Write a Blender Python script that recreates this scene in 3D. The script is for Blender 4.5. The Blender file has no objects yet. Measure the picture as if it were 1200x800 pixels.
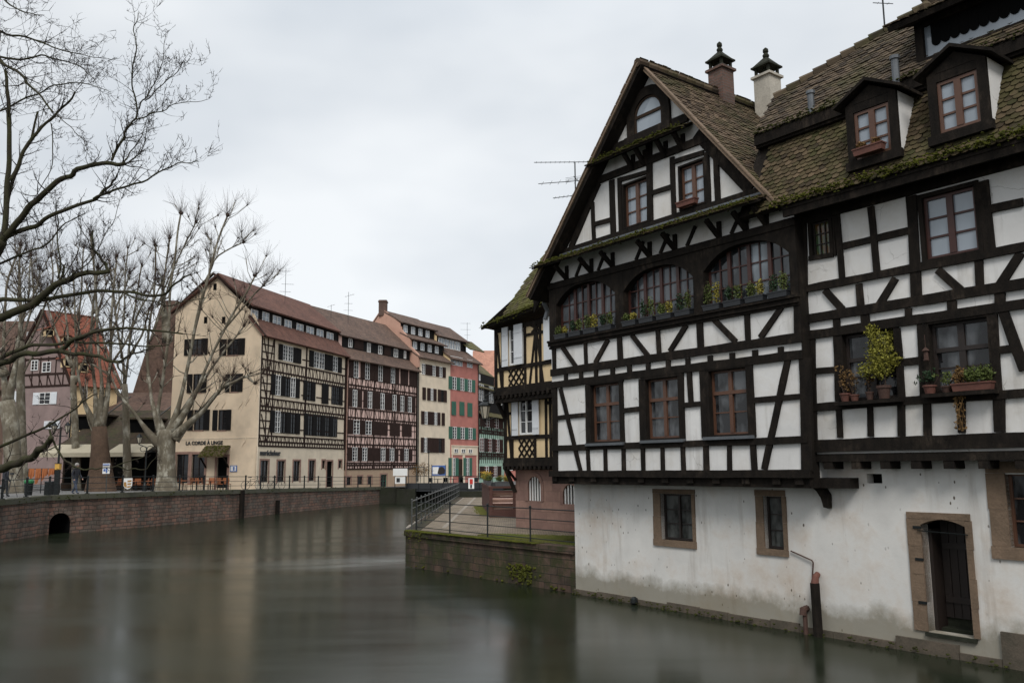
import bpy, math, random
import numpy as np
from mathutils import Vector
random.seed(7)
rng = np.random.default_rng(7)
R = math.radians
SC = bpy.context.scene
COL = SC.collection

# ------------------------------------------------------------------ camera, sky, sun, exposure
CAM_Z = 3.56
PITCH = math.atan(0.146); ROLL = 0.008
cF = Vector((0, math.cos(PITCH), math.sin(PITCH)))
cU0 = Vector((0, -math.sin(PITCH), math.cos(PITCH)))
cR0 = Vector((1, 0, 0))
cR = cR0*math.cos(ROLL) - cU0*math.sin(ROLL)
cU = cR0*math.sin(ROLL) + cU0*math.cos(ROLL)
CP = Vector((0, 0, CAM_Z))
cam_d = bpy.data.cameras.new('camera'); cam = bpy.data.objects.new('camera', cam_d); COL.objects.link(cam)
cam_d.sensor_width = 36; cam_d.lens = 30; cam_d.clip_end = 3000; cam_d.clip_start = 0.1
from mathutils import Matrix
M = Matrix((cR, cU, -cF)).transposed().to_4x4(); M.translation = CP
cam.matrix_world = M
SC.camera = cam

world = bpy.data.worlds.new('World'); SC.world = world; world.use_nodes = True
SUN_EL, SUN_AZ = 46, 182      # degrees; azimuth clockwise from +Y
nt = world.node_tree; nt.nodes.clear()
def N(t, kind, **kw):
    n = t.nodes.new(kind)
    for k, v in kw.items():
        if k.startswith('i_'): n.inputs[k[2:].replace('_', ' ')].default_value = v
        else: setattr(n, k, v)
    return n
sky = N(nt, 'ShaderNodeTexSky', sky_type='NISHITA', sun_disc=False)
sky.sun_elevation = R(SUN_EL); sky.sun_rotation = R(SUN_AZ)
tc = N(nt, 'ShaderNodeTexCoord')
mp = N(nt, 'ShaderNodeMapping'); mp.inputs['Scale'].default_value = (1, 1, 2.2)
nz = N(nt, 'ShaderNodeTexNoise', i_Scale=1.9, i_Detail=4.0, i_Roughness=.5)
cr = N(nt, 'ShaderNodeValToRGB')
cr.color_ramp.elements[0].position = .30; cr.color_ramp.elements[0].color = (4.5, 4.9, 5.35, 1)
cr.color_ramp.elements[1].position = .66; cr.color_ramp.elements[1].color = (7.1, 7.3, 7.45, 1)
sep = N(nt, 'ShaderNodeSeparateXYZ')
mr = N(nt, 'ShaderNodeMapRange', interpolation_type='SMOOTHSTEP'); mr.inputs['From Min'].default_value = .42; mr.inputs['From Max'].default_value = 1.0
mr.inputs['To Min'].default_value = 1.0; mr.inputs['To Max'].default_value = 2.1
vm = N(nt, 'ShaderNodeVectorMath', operation='SCALE')
mix = N(nt, 'ShaderNodeMix', data_type='RGBA'); mix.inputs[0].default_value = .93
bg = N(nt, 'ShaderNodeBackground', i_Strength=0.1)
out = N(nt, 'ShaderNodeOutputWorld')
L = nt.links.new
L(tc.outputs['Generated'], mp.inputs[0]); L(mp.outputs[0], nz.inputs['Vector']); L(nz.outputs[0], cr.inputs[0])
L(tc.outputs['Generated'], sep.inputs[0]); L(sep.outputs['Z'], mr.inputs['Value'])
L(cr.outputs[0], vm.inputs[0])
dt = N(nt, 'ShaderNodeVectorMath', operation='DOT_PRODUCT'); nv = N(nt, 'ShaderNodeVectorMath', operation='NORMALIZE')
gd = (cR*-.02 + cU*.24 + cF).normalized(); dt.inputs[1].default_value = gd      # thinner cloud, brighter patch of sky
L(tc.outputs['Generated'], nv.inputs[0]); L(nv.outputs[0], dt.inputs[0])
m3 = N(nt, 'ShaderNodeMapRange', interpolation_type='SMOOTHSTEP'); m3.inputs['From Min'].default_value = .70; m3.inputs['From Max'].default_value = .99; m3.inputs['To Min'].default_value = .86; m3.inputs['To Max'].default_value = 1.10
L(dt.outputs['Value'], m3.inputs['Value']); m4 = N(nt, 'ShaderNodeMath', operation='MULTIPLY'); L(m3.outputs[0], m4.inputs[0]); L(mr.outputs[0], m4.inputs[1]); L(m4.outputs[0], vm.inputs['Scale'])
L(sky.outputs[0], mix.inputs[6]); L(vm.outputs[0], mix.inputs[7]); L(mix.outputs[2], bg.inputs[0]); L(bg.outputs[0], out.inputs[0])

sun_d = bpy.data.lights.new('sun', 'SUN'); sun_d.energy = 1.7; sun_d.angle = R(20); sun_d.color = (1, .97, .93)
sun = bpy.data.objects.new('sun', sun_d); COL.objects.link(sun)
sd = Vector((math.sin(R(SUN_AZ))*math.cos(R(SUN_EL)), math.cos(R(SUN_AZ))*math.cos(R(SUN_EL)), math.sin(R(SUN_EL))))
sun.rotation_euler = sd.to_track_quat('Z', 'Y').to_euler(); sun.location = (0, 0, 60)
SC.view_settings.view_transform = 'Standard'; SC.view_settings.look = 'None'
SC.view_settings.gamma = 1; SC.view_settings.exposure = 0.3
SC.render.engine = 'CYCLES'
SC.cycles.max_bounces = 6; SC.cycles.diffuse_bounces = 3; SC.cycles.glossy_bounces = 3; SC.cycles.use_denoising = True

# ------------------------------------------------------------------ geometry helpers
def ray(px, py):
    return (cR*((px-600)/1000) + cU*((400-py)/1000) + cF)
def at(px, py, Y):
    d = ray(px, py); return CP + d*(Y/d.y)
def atz(px, py, z):
    d = ray(px, py); return CP + d*((z-CAM_Z)/d.z)

class Pl:
    """a plane with metre axes U, V and outward normal NN"""
    def __init__(s, O, U, V=(0, 0, 1), face=None):
        s.O = Vector(O); s.U = Vector(U).normalized(); s.V = Vector(V).normalized()
        s.N = s.U.cross(s.V).normalized()
        f = Vector(face) if face is not None else CP - s.O
        if s.N.dot(f) < 0: s.N = -s.N
    def pt(s, a, b, o=0): return s.O + s.U*a + s.V*b + s.N*o
    def hit(s, px, py, o=0):
        d = ray(px, py); q = s.O + s.N*o
        t = (q-CP).dot(s.N)/d.dot(s.N); p = CP + d*t - s.O
        return (p.dot(s.U), p.dot(s.V))
    def shift(s, o): return Pl(s.O + s.N*o, s.U, s.V, face=s.N)
class Fr:
    """pixel tracer: crop origin + scale on a plane"""
    def __init__(s, pl, ox=0, oy=0, sc=1, off=0): s.pl, s.ox, s.oy, s.sc, s.off = pl, ox, oy, sc, off
    def __call__(s, x, y): return s.pl.hit(s.ox+x/s.sc, s.oy+y/s.sc, s.off)
    def rect(s, x0, y0, x1, y1):
        a, b, c, d = s(x0, y0), s(x1, y0), s(x1, y1), s(x0, y1)
        r = ((a[0]+d[0])/2, (b[0]+c[0])/2, (c[1]+d[1])/2, (a[1]+b[1])/2); return (min(r[:2]), max(r[:2]), r[2], r[3])
    def quad(s, *p):   # four (x,y) corners TL TR BR BL
        a, b, c, d = [s(*q) for q in p]
        return ((a[0]+d[0])/2, (b[0]+c[0])/2, (c[1]+d[1])/2, (a[1]+b[1])/2)

ORG = {}
def tag(o, label=None, cat=None, group=None, kind=None):
    if label: o['label'] = label
    if cat: o['category'] = cat
    if group: o['group'] = group
    if kind: o['kind'] = kind
    return o
def thing(name, label, cat, loc=(0, 0, 0), rz=0, group=None):
    o = bpy.data.objects.new(name, None); COL.objects.link(o)
    o.location = loc; o.rotation_euler = (0, 0, rz); o.empty_display_size = .3
    ORG[o.name] = Vector(loc) if rz == 0 else None
    return tag(o, label, cat, group)
def copy_tree(o, parent=None):
    c = o.copy(); COL.objects.link(c); c.parent = parent
    for ch in o.children: copy_tree(ch, c)
    return c
def root_of(o):
    while o.parent: o = o.parent
    return o

class MB:
    def __init__(s): s.v = []; s.f = []; s.n = 0; s.uv = None; s.smooth = False
    def add(s, vs, fs):
        b = len(s.v); s.v.extend([tuple(x) for x in vs]); s.f.extend([tuple(i+b for i in f) for f in fs])
    def prism(s, base, vec):
        """closed polygon base (list of 3D points) extruded by vec"""
        n = len(base); vec = Vector(vec); top = [Vector(p)+vec for p in base]
        s.add(list(base)+top, [tuple(range(n)), tuple(range(2*n-1, n-1, -1))] + [(i, (i+1) % n, (i+1) % n+n, i+n)[::-1] for i in range(n)])
    def slab(s, pl, poly, o0, o1): s.prism([pl.pt(a, b, o0) for a, b in poly], pl.N*(o1-o0))
    def box(s, pl, a0, a1, b0, b1, o0, o1): s.slab(pl, [(a0, b0), (a1, b0), (a1, b1), (a0, b1)], o0, o1)
    def beam(s, pl, p, q, w, o0, o1, wob=.0):
        dx, dy = q[0]-p[0], q[1]-p[1]; l = math.hypot(dx, dy) or 1e-6
        nx, ny = -dy/l, dx/l; segs = max(1, int(l/.45)) if wob else 1; A = []; B = []
        for i in range(segs+1):
            t = i/segs; r1 = w/2 + random.uniform(-wob, wob); r2 = w/2 + random.uniform(-wob, wob)
            A.append((p[0]+dx*t+nx*r1, p[1]+dy*t+ny*r1)); B.append((p[0]+dx*t-nx*r2, p[1]+dy*t-ny*r2))
        for i in range(segs):
            s.slab(pl, [B[i], B[i+1], A[i+1], A[i]], o0, o1) if segs == 1 else None
        if segs > 1: s.slab(pl, B + A[::-1], o0, o1)
    def bx(s, x0, x1, y0, y1, z0, z1):
        s.prism([(x0, y0, z0), (x1, y0, z0), (x1, y1, z0), (x0, y1, z0)], (0, 0, z1-z0))
    def bar(s, p, q, w, h=None, up=(0, 0, 1)):
        p = Vector(p); q = Vector(q); d = (q-p); h = h or w
        a = d.cross(Vector(up))
        if a.length < 1e-4: a = d.cross(Vector((1, 0, 0)))
        a = a.normalized()*w/2; b = d.cross(a).normalized()*h/2
        s.prism([p-a-b, p+a-b, p+a+b, p-a+b], d)
    def tube(s, pts, rad, n=6, cap=True):
        pts = [Vector(p) for p in pts]
        if not isinstance(rad, (list, tuple)): rad = [rad]*len(pts)
        b = len(s.v); prev = None
        for i, p in enumerate(pts):
            d = (pts[min(i+1, len(pts)-1)] - pts[max(i-1, 0)])
            if d.length < 1e-9: d = Vector((0, 0, 1))
            d.normalize()
            a = prev - d*prev.dot(d) if prev is not None else d.cross(Vector((.3, .2, 1)) if abs(d.z) < .9 else Vector((1, 0, 0)))
            a.normalize(); prev = a; c = d.cross(a)
            for k in range(n):
                t = 2*math.pi*k/n; s.v.append(tuple(p + (a*math.cos(t)+c*math.sin(t))*rad[i]))
        for i in range(len(pts)-1):
            for k in range(n):
                s.f.append((b+i*n+k, b+i*n+(k+1) % n, b+(i+1)*n+(k+1) % n, b+(i+1)*n+k))
        if cap:
            s.f.append(tuple(b+k for k in range(n))[::-1]); e = b+(len(pts)-1)*n; s.f.append(tuple(e+k for k in range(n)))
    def lathe(s, c, prof, n=12, axis=None):
        b = len(s.v); c = Vector(c)
        for r, z in prof:
            for k in range(n):
                t = 2*math.pi*k/n; s.v.append((c.x+r*math.cos(t), c.y+r*math.sin(t), c.z+z))
        for i in range(len(prof)-1):
            for k in range(n): s.f.append((b+i*n+k, b+i*n+(k+1) % n, b+(i+1)*n+(k+1) % n, b+(i+1)*n+k))
        s.f.append(tuple(b+k for k in range(n))[::-1]); e = b+(len(prof)-1)*n; s.f.append(tuple(e+k for k in range(n)))
    def blob(s, c, r, n=6, sq=(1, 1, 1), jit=.25):
        c = Vector(c); b = len(s.v); rings = 3
        s.v.append((c.x, c.y, c.z-r*sq[2]))
        for i in range(1, rings+1):
            ph = math.pi*i/(rings+1)
            for k in range(n):
                t = 2*math.pi*k/n; rr = r*random.uniform(1-jit, 1+jit)
                s.v.append((c.x+rr*math.sin(ph)*math.cos(t)*sq[0], c.y+rr*math.sin(ph)*math.sin(t)*sq[1], c.z-rr*math.cos(ph)*sq[2]))
        s.v.append((c.x, c.y, c.z+r*sq[2])); T = len(s.v)-1
        for k in range(n): s.f.append((b, b+1+(k+1) % n, b+1+k)); s.f.append((T, b+1+(rings-1)*n+k, b+1+(rings-1)*n+(k+1) % n))
        for i in range(rings-1):
            for k in range(n): s.f.append((b+1+i*n+k, b+1+i*n+(k+1) % n, b+1+(i+1)*n+(k+1) % n, b+1+(i+1)*n+k))
    def build(s, name, mat, parent=None, local=False, smooth=False, group=None):
        me = bpy.data.meshes.new(name)
        V = np.array(s.v, dtype=float).reshape(-1, 3)
        org = Vector((0, 0, 0))
        if parent is not None and not local:
            o_ = ORG.get(root_of(parent).name)
            if o_ is not None: org = o_
        W = V.copy(); V = V - np.array(org)
        me.from_pydata(V.tolist(), [], s.f)
        nl = len(me.loops); me.uv_layers.new(name='UVMap')
        nf = len(me.polygons); nor = np.zeros(nf*3); me.polygons.foreach_get('normal', nor); nor = nor.reshape(-1, 3)
        li = np.zeros(nl, dtype=int); me.loops.foreach_get('vertex_index', li)
        lt = np.zeros(nf, dtype=int); me.polygons.foreach_get('loop_total', lt)
        fn = np.repeat(nor, lt, axis=0)
        hx = -fn[:, 1]; hy = fn[:, 0]; hl = np.hypot(hx, hy); flat = hl < .05
        hx = np.where(flat, 1, hx/np.maximum(hl, 1e-6)); hy = np.where(flat, 0, hy/np.maximum(hl, 1e-6))
        # keep direction sign stable so that opposite faces share a layout
        vx = fn[:, 1]*0 - fn[:, 2]*hy; vy = fn[:, 2]*hx; vz = fn[:, 0]*hy - fn[:, 1]*hx
        P = W[li]
        u = P[:, 0]*hx + P[:, 1]*hy
        v = P[:, 0]*vx + P[:, 1]*vy + P[:, 2]*vz
        u = np.where(flat, P[:, 0], u); v = np.where(flat, P[:, 1], v)
        uv = np.stack([u, v], 1).astype(np.float32)
        me.uv_layers[0].data.foreach_set('uv', uv.ravel())
        if 'moss' in name: kind_ = 'stuff'
        else: kind_ = None
        if smooth: me.polygons.foreach_set('use_smooth', [True]*nf)
        me.materials.append(mat); me.update()
        o = bpy.data.objects.new(name, me); COL.objects.link(o)
        if kind_ and parent is not None: o['kind'] = kind_
        if parent is not None: o.parent = parent
        return o

def clip(poly, conv):
    """Sutherland-Hodgman: clip poly with convex ccw polygon"""
    out_ = poly
    for i in range(len(conv)):
        a, b = conv[i], conv[(i+1) % len(conv)]; inp = out_; out_ = []
        if not inp: break
        side = lambda p: (b[0]-a[0])*(p[1]-a[1]) - (b[1]-a[1])*(p[0]-a[0])
        for j in range(len(inp)):
            p, q = inp[j], inp[(j+1) % len(inp)]; sp, sq = side(p), side(q)
            if sp >= 0: out_.append(p)
            if (sp >= 0) != (sq >= 0):
                t = sp/(sp-sq); out_.append((p[0]+(q[0]-p[0])*t, p[1]+(q[1]-p[1])*t))
    return out_
def ccw(poly):
    a = sum(poly[i][0]*poly[(i+1) % len(poly)][1]-poly[(i+1) % len(poly)][0]*poly[i][1] for i in range(len(poly)))
    return poly if a > 0 else poly[::-1]
def wall(mb, pl, a0, a1, b0, b1, holes=(), depth=.18, poly=None, o=0):
    """wall sheet with rectangular openings and their reveals; optional convex outline"""
    xs = sorted({a0, a1, *[x for h in holes for x in h[:2] if a0 < x < a1]})
    zs = sorted({b0, b1, *[z for h in holes for z in h[2:] if b0 < z < b1]})
    for i in range(len(xs)-1):
        for j in range(len(zs)-1):
            cx, cz = (xs[i]+xs[i+1])/2, (zs[j]+zs[j+1])/2
            if any(h[0] < cx < h[1] and h[2] < cz < h[3] for h in holes): continue
            q = [(xs[i], zs[j]), (xs[i+1], zs[j]), (xs[i+1], zs[j+1]), (xs[i], zs[j+1])]
            if poly: q = clip(q, ccw(poly))
            if len(q) >= 3: mb.add([pl.pt(x, z, o) for x, z in q], [tuple(range(len(q)))])
    for h in holes:
        c = [(h[0], h[2]), (h[1], h[2]), (h[1], h[3]), (h[0], h[3])]
        for k in range(4):
            p, q = c[k], c[(k+1) % 4]
            mb.add([pl.pt(*p, o), pl.pt(*q, o), pl.pt(*q, o-depth), pl.pt(*p, o-depth)], [(0, 1, 2, 3)])

# ------------------------------------------------------------------ materials
MATS = {}
def newmat(name):
    m = bpy.data.materials.new(name); m.use_nodes = True
    t = m.node_tree; t.nodes.clear()
    o = N(t, 'ShaderNodeOutputMaterial'); p = N(t, 'ShaderNodeBsdfPrincipled'); t.links.new(p.outputs[0], o.inputs[0])
    return m, t, p
def c4(c): return (c[0], c[1], c[2], 1)
def mixc(t, fac, a, b, blend='MIX'):
    m = N(t, 'ShaderNodeMix', data_type='RGBA', blend_type=blend)
    for s, v in ((0, fac), (6, a), (7, b)):
        if hasattr(v, 'is_output') or isinstance(v, bpy.types.NodeSocket): t.links.new(v, m.inputs[s])
        else: m.inputs[s].default_value = v if s == 0 else c4(v)
    return m.outputs[2]
def noise(t, vec, scale, detail=4, rough=.55, stretch=None):
    if stretch:
        mm = N(t, 'ShaderNodeMapping'); mm.inputs['Scale'].default_value = stretch; t.links.new(vec, mm.inputs[0]); vec = mm.outputs[0]
    n = N(t, 'ShaderNodeTexNoise', i_Scale=scale, i_Detail=detail, i_Roughness=rough); t.links.new(vec, n.inputs['Vector']); return n.outputs[0]
def ramp(t, fac, a, b, ca=(0, 0, 0), cb=(1, 1, 1)):
    r = N(t, 'ShaderNodeValToRGB'); r.color_ramp.elements[0].position = a; r.color_ramp.elements[1].position = b
    r.color_ramp.elements[0].color = c4(ca); r.color_ramp.elements[1].color = c4(cb); t.links.new(fac, r.inputs[0]); return r.outputs[0]
def bump(t, p, h, strength=.3, dist=.02, prev=None):
    b = N(t, 'ShaderNodeBump'); b.inputs['Strength'].default_value = strength; b.inputs['Distance'].default_value = dist
    t.links.new(h, b.inputs['Height'])
    if prev: t.links.new(prev, b.inputs['Normal'])
    t.links.new(b.outputs[0], p.inputs['Normal']); return b.outputs[0]
def basic(name, col, rough=.8, var=.25, scale=2.0, bscale=30, bstr=.2, bd=.01, col2=None, metal=0, stretch=None, spec=.5):
    m, t, p = newmat(name); co = N(t, 'ShaderNodeTexCoord')
    n = noise(t, co.outputs['Object'], scale, 6, .6, stretch)
    c2 = col2 or tuple(x*(1-var) for x in col)
    r = ramp(t, n, .35, .65, c2, col)
    n2 = noise(t, co.outputs['Object'], scale*9, 3, .6, stretch)
    r = mixc(t, .35, r, ramp(t, n2, .3, .7, tuple(x*(1-var) for x in col), tuple(min(1, x*(1+var*.6)) for x in col)))
    t.links.new(r, p.inputs['Base Color']); p.inputs['Roughness'].default_value = rough; p.inputs['Metallic'].default_value = metal
    p.inputs['Specular IOR Level'].default_value = spec
    if bstr: bump(t, p, noise(t, co.outputs['Object'], bscale, 4, .6, stretch), bstr, bd)
    MATS[name] = m; return m
def plaster(name, col, dirt=(.3, .24, .17), amount=.3, speck=0, patch=.35, low=None, crack=0):
    m, t, p = newmat(name); co = N(t, 'ShaderNodeTexCoord'); ob = co.outputs['Object']
    base = mixc(t, ramp(t, noise(t, ob, 1.1, 5), .35, .7), tuple(x*.8 for x in col), col)
    st = noise(t, ob, .55, 7, .68)
    f = N(t, 'ShaderNodeMath', operation='MULTIPLY'); t.links.new(ramp(t, st, .48, .72), f.inputs[0]); f.inputs[1].default_value = amount
    c = mixc(t, f.outputs[0], base, dirt)
    sk = noise(t, ob, 2.2, 5, .6, (1, 1, .12))      # rain streaks
    f2 = N(t, 'ShaderNodeMath', operation='MULTIPLY'); t.links.new(ramp(t, sk, .55, .8), f2.inputs[0]); f2.inputs[1].default_value = amount*.8
    c = mixc(t, f2.outputs[0], c, tuple(x*.6 for x in dirt))
    if crack:     # hairline cracks in the render
        vc = N(t, 'ShaderNodeTexVoronoi', i_Scale=1.3, feature='DISTANCE_TO_EDGE'); wv_ = N(t, 'ShaderNodeTexNoise', i_Scale=2.5, i_Detail=6.0); t.links.new(ob, wv_.inputs['Vector'])
        mx = N(t, 'ShaderNodeMix', data_type='VECTOR'); mx.inputs[0].default_value = .3; t.links.new(ob, mx.inputs[4]); t.links.new(wv_.outputs[1], mx.inputs[5]); t.links.new(mx.outputs[1], vc.inputs['Vector'])
        ck = ramp(t, vc.outputs['Distance'], .002, .008, (1, 1, 1), (0, 0, 0)); mk = N(t, 'ShaderNodeMath', operation='MULTIPLY'); t.links.new(ck, mk.inputs[0]); t.links.new(ramp(t, noise(t, ob, .9, 3), .52, .6), mk.inputs[1])
        mk2 = N(t, 'ShaderNodeMath', operation='MULTIPLY'); t.links.new(mk.outputs[0], mk2.inputs[0]); mk2.inputs[1].default_value = crack; c = mixc(t, mk2.outputs[0], c, tuple(x*.5 for x in dirt))
    if speck:
        v = N(t, 'ShaderNodeTexVoronoi', i_Scale=6.5, feature='F1'); v.inputs['Randomness'].default_value = 1
        wv = noise(t, ob, 9, 2); ad = N(t, 'ShaderNodeMath', operation='MULTIPLY_ADD'); t.links.new(wv, ad.inputs[0]); ad.inputs[1].default_value = .22
        mp_ = N(t, 'ShaderNodeMapping'); mp_.inputs['Scale'].default_value = (1, 1, .55); t.links.new(ob, mp_.inputs[0]); t.links.new(mp_.outputs[0], v.inputs['Vector'])
        t.links.new(v.outputs['Distance'], ad.inputs[2])
        msk = ramp(t, noise(t, ob, .8, 3), .42, .55)
        sp = ramp(t, ad.outputs[0], .20, .235, (1, 1, 1), (0, 0, 0))
        mu = N(t, 'ShaderNodeMath', operation='MULTIPLY'); t.links.new(sp, mu.inputs[0]); t.links.new(msk, mu.inputs[1])
        mu2 = N(t, 'ShaderNodeMath', operation='MULTIPLY'); t.links.new(mu.outputs[0], mu2.inputs[0]); mu2.inputs[1].default_value = speck
        c = mixc(t, mu2.outputs[0], c, (.09, .07, .05))
    if low is not None:   # rising damp: stain at a fixed height band of the wall itself
        ge = N(t, 'ShaderNodeNewGeometry'); sx = N(t, 'ShaderNodeSeparateXYZ'); t.links.new(ge.outputs['Position'], sx.inputs[0])
        ma = N(t, 'ShaderNodeMath', operation='MULTIPLY_ADD'); t.links.new(noise(t, ob, 1.6, 6, .65), ma.inputs[0]); ma.inputs[1].default_value = -.9; t.links.new(sx.outputs['Z'], ma.inputs[2])
        fr_ = ramp(t, ma.outputs[0], max(0., low-.35), low+.12, (1, 1, 1), (0, 0, 0))
        mm = N(t, 'ShaderNodeMath', operation='MULTIPLY'); t.links.new(fr_, mm.inputs[0]); mm.inputs[1].default_value = .75
        c = mixc(t, mm.outputs[0], c, (.16, .14, .09))
    t.links.new(c, p.inputs['Base Color']); p.inputs['Roughness'].default_value = .9; p.inputs['Specular IOR Level'].default_value = .25
    b1 = bump(t, p, noise(t, ob, 2.2, 4), .35, .03); bump(t, p, noise(t, ob, 45, 3), .25, .004, b1)
    MATS[name] = m; return m
def bricks(name, c1, c2, mortar, w=.5, h=.25, ms=.02, moss=0, mosscol=(.05, .055, .015), var=.5, off=.5, moss_lo=.45, damp=0, wobf=.06):
    m, t, p = newmat(name); co = N(t, 'ShaderNodeTexCoord'); uv = co.outputs['UV']; ob = co.outputs['Object']
    wob = N(t, 'ShaderNodeMix', data_type='VECTOR'); wob.inputs[0].default_value = wobf
    nn = N(t, 'ShaderNodeTexNoise', i_Scale=1.5); t.links.new(uv, nn.inputs['Vector']); t.links.new(uv, wob.inputs[4]); t.links.new(nn.outputs[1], wob.inputs[5])
    b = N(t, 'ShaderNodeTexBrick'); b.inputs['Scale'].default_value = 1; b.inputs['Brick Width'].default_value = w; b.inputs['Row Height'].default_value = h
    b.inputs['Mortar Size'].default_value = ms; b.inputs['Mortar Smooth'].default_value = .4; b.offset = off
    b.inputs['Color1'].default_value = c4(c1); b.inputs['Color2'].default_value = c4(c2); b.inputs['Mortar'].default_value = c4(mortar); b.inputs['Bias'].default_value = 0
    t.links.new(wob.outputs[1], b.inputs['Vector'])
    c = mixc(t, .75, b.outputs['Color'], ramp(t, noise(t, ob, 1.3, 7, .7), .3, .7, (1-var,)*3, (1.25,)*3), 'MULTIPLY')
    if damp:
        dk = ramp(t, noise(t, uv, .7, 6, .7, (1.6, .35, 1)), .45, .62)
        mu = N(t, 'ShaderNodeMath', operation='MULTIPLY'); t.links.new(dk, mu.inputs[0]); mu.inputs[1].default_value = damp
        c = mixc(t, mu.outputs[0], c, (.025, .02, .015))
    if moss:
        mf = ramp(t, noise(t, ob, 1.4, 7, .7), moss_lo, moss_lo+.14)
        mu = N(t, 'ShaderNodeMath', operation='MULTIPLY'); t.links.new(mf, mu.inputs[0]); mu.inputs[1].default_value = moss
        c = mixc(t, mu.outputs[0], c, mosscol)
    t.links.new(c, p.inputs['Base Color']); p.inputs['Roughness'].default_value = .88; p.inputs['Specular IOR Level'].default_value = .3
    inv = ramp(t, b.outputs['Fac'], 0, 1, (1, 1, 1), (0, 0, 0))
    b1 = bump(t, p, inv, .6, .02); bump(t, p, noise(t, ob, 14, 5, .65), .5, .02, b1)
    MATS[name] = m; return m
def tilemat(name, cols, moss=.5, mosscol=(.085, .085, .018), mossscale=.9, lo=.45, island=True):
    m, t, p = newmat(name); co = N(t, 'ShaderNodeTexCoord'); ob = co.outputs['Object']; uv = co.outputs['UV']
    if island:
        g = N(t, 'ShaderNodeNewGeometry'); f = g.outputs['Random Per Island']
    else:
        b = N(t, 'ShaderNodeTexBrick'); b.inputs['Scale'].default_value = 1; b.inputs['Brick Width'].default_value = .22; b.inputs['Row Height'].default_value = .2
        b.inputs['Mortar Size'].default_value = .012; b.inputs['Color1'].default_value = (0, 0, 0, 1); b.inputs['Color2'].default_value = (1, 1, 1, 1); b.inputs['Mortar'].default_value = (.2, .2, .2, 1)
        t.links.new(uv, b.inputs['Vector']); f = b.outputs['Color']
    r = N(t, 'ShaderNodeValToRGB'); cr_ = r.color_ramp
    while len(cr_.elements) < len(cols): cr_.elements.new(.5)
    for i, c in enumerate(cols): cr_.elements[i].position = i/(len(cols)-1); cr_.elements[i].color = c4(c)
    t.links.new(f, r.inputs[0])
    c = mixc(t, .7, r.outputs[0], ramp(t, noise(t, ob, .7, 6, .65), .3, .7, (.6, .6, .6), (1.25, 1.2, 1.15)), 'MULTIPLY')
    mf = ramp(t, noise(t, ob, mossscale, 8, .72), lo, lo+.16)
    mu = N(t, 'ShaderNodeMath', operation='MULTIPLY'); t.links.new(mf, mu.inputs[0]); mu.inputs[1].default_value = moss
    c = mixc(t, mu.outputs[0], c, mixc(t, noise(t, ob, 6, 2), tuple(x*.5 for x in mosscol), tuple(x*1.5 for x in mosscol)))
    t.links.new(c, p.inputs['Base Color']); p.inputs['Roughness'].default_value = .9; p.inputs['Specular IOR Level'].default_value = .2
    if island: bump(t, p, noise(t, ob, 25, 4, .7), .5, .01)
    else:
        w = N(t, 'ShaderNodeTexWave', wave_type='BANDS', bands_direction='Y', wave_profile='SAW', i_Scale=1.57); t.links.new(uv, w.inputs['Vector'])
        b1 = bump(t, p, w.outputs[1], .8, .05); bump(t, p, noise(t, ob, 9, 4, .7), .5, .03, b1)
    MATS[name] = m; return m
def glass(name, col=(.015, .017, .02), rough=.04, ior=1.6, var=None, scale=1.2):
    m, t, p = newmat(name); co = N(t, 'ShaderNodeTexCoord')
    if var:
        c = ramp(t, noise(t, co.outputs['Object'], scale, 3, .6, (1, 1, .5)), .42, .6, col, var); t.links.new(c, p.inputs['Base Color'])
    else: p.inputs['Base Color'].default_value = c4(col)
    p.inputs['Roughness'].default_value = rough; p.inputs['IOR'].default_value = ior
    bump(t, p, noise(t, co.outputs['Object'], 2.5, 2), .06, .02)
    MATS[name] = m; return m

plaster('white_plaster', (.78, .765, .74), (.42, .38, .32), .8, crack=.6)
plaster('river_plaster', (.74, .72, .68), (.40, .30, .21), .8, speck=.95, low=.22)
plaster('cream_plaster', (.82, .66, .48), (.42, .31, .21), .25)
plaster('cream_light', (.82, .70, .54), (.5, .4, .28), .25)
plaster('yellow_plaster', (.76, .58, .34), (.5, .36, .22), .25)
plaster('pink_plaster', (.80, .57, .50), (.45, .28, .22), .3)
plaster('mauve_plaster', (.27, .20, .185), (.26, .18, .17), .3)
plaster('red_plaster', (.50, .20, .165), (.42, .16, .12), .3)
plaster('green_plaster', (.42, .62, .50), (.3, .35, .28), .3)
plaster('salmon_plaster', (.55, .33, .25), (.35, .24, .18), .5)
plaster('stone_base', (.50, .36, .25), (.27, .19, .14), .5)
basic('timber', (.019, .015, .012), .85, .6, 3, 22, .8, .012, col2=(.006, .0055, .005), stretch=(2.5, 2.5, 1), spec=.1)
basic('timber_brown', (.045, .028, .018), .8, .4, 2.5, 20, .5, .01, col2=(.02, .014, .010), spec=.15)
basic('timber_far', (.035, .021, .017), .8, .3, 1.5, 10, 0, spec=.1)
basic('wood_frame', (.105, .047, .026), .5, .3, 3, 30, .15, .005)
basic('wood_red', (.06, .02, .014), .5, .3, 3, 30, .15, .005)
basic('wood_dark', (.018, .011, .008), .6, .3, 3, 30, .15, .005)
basic('white_paint', (.78, .78, .76), .5, .08, 2, 20, .05)
basic('shutter_brown', (.04, .023, .019), .8, .3, 2, 20, .1, spec=.15)
basic('shutter_dark', (.012, .011, .011), .8, .3, 2, 20, .1, spec=.15)
basic('shutter_green', (.03, .13, .085), .6, .3, 2, 20, .1)
basic('shutter_white', (.66, .68, .70), .6, .1, 2, 20, .1)
basic('sandstone', (.19, .13, .085), .9, .35, 2.2, 20, .6, .02, col2=(.10, .07, .045))
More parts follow.
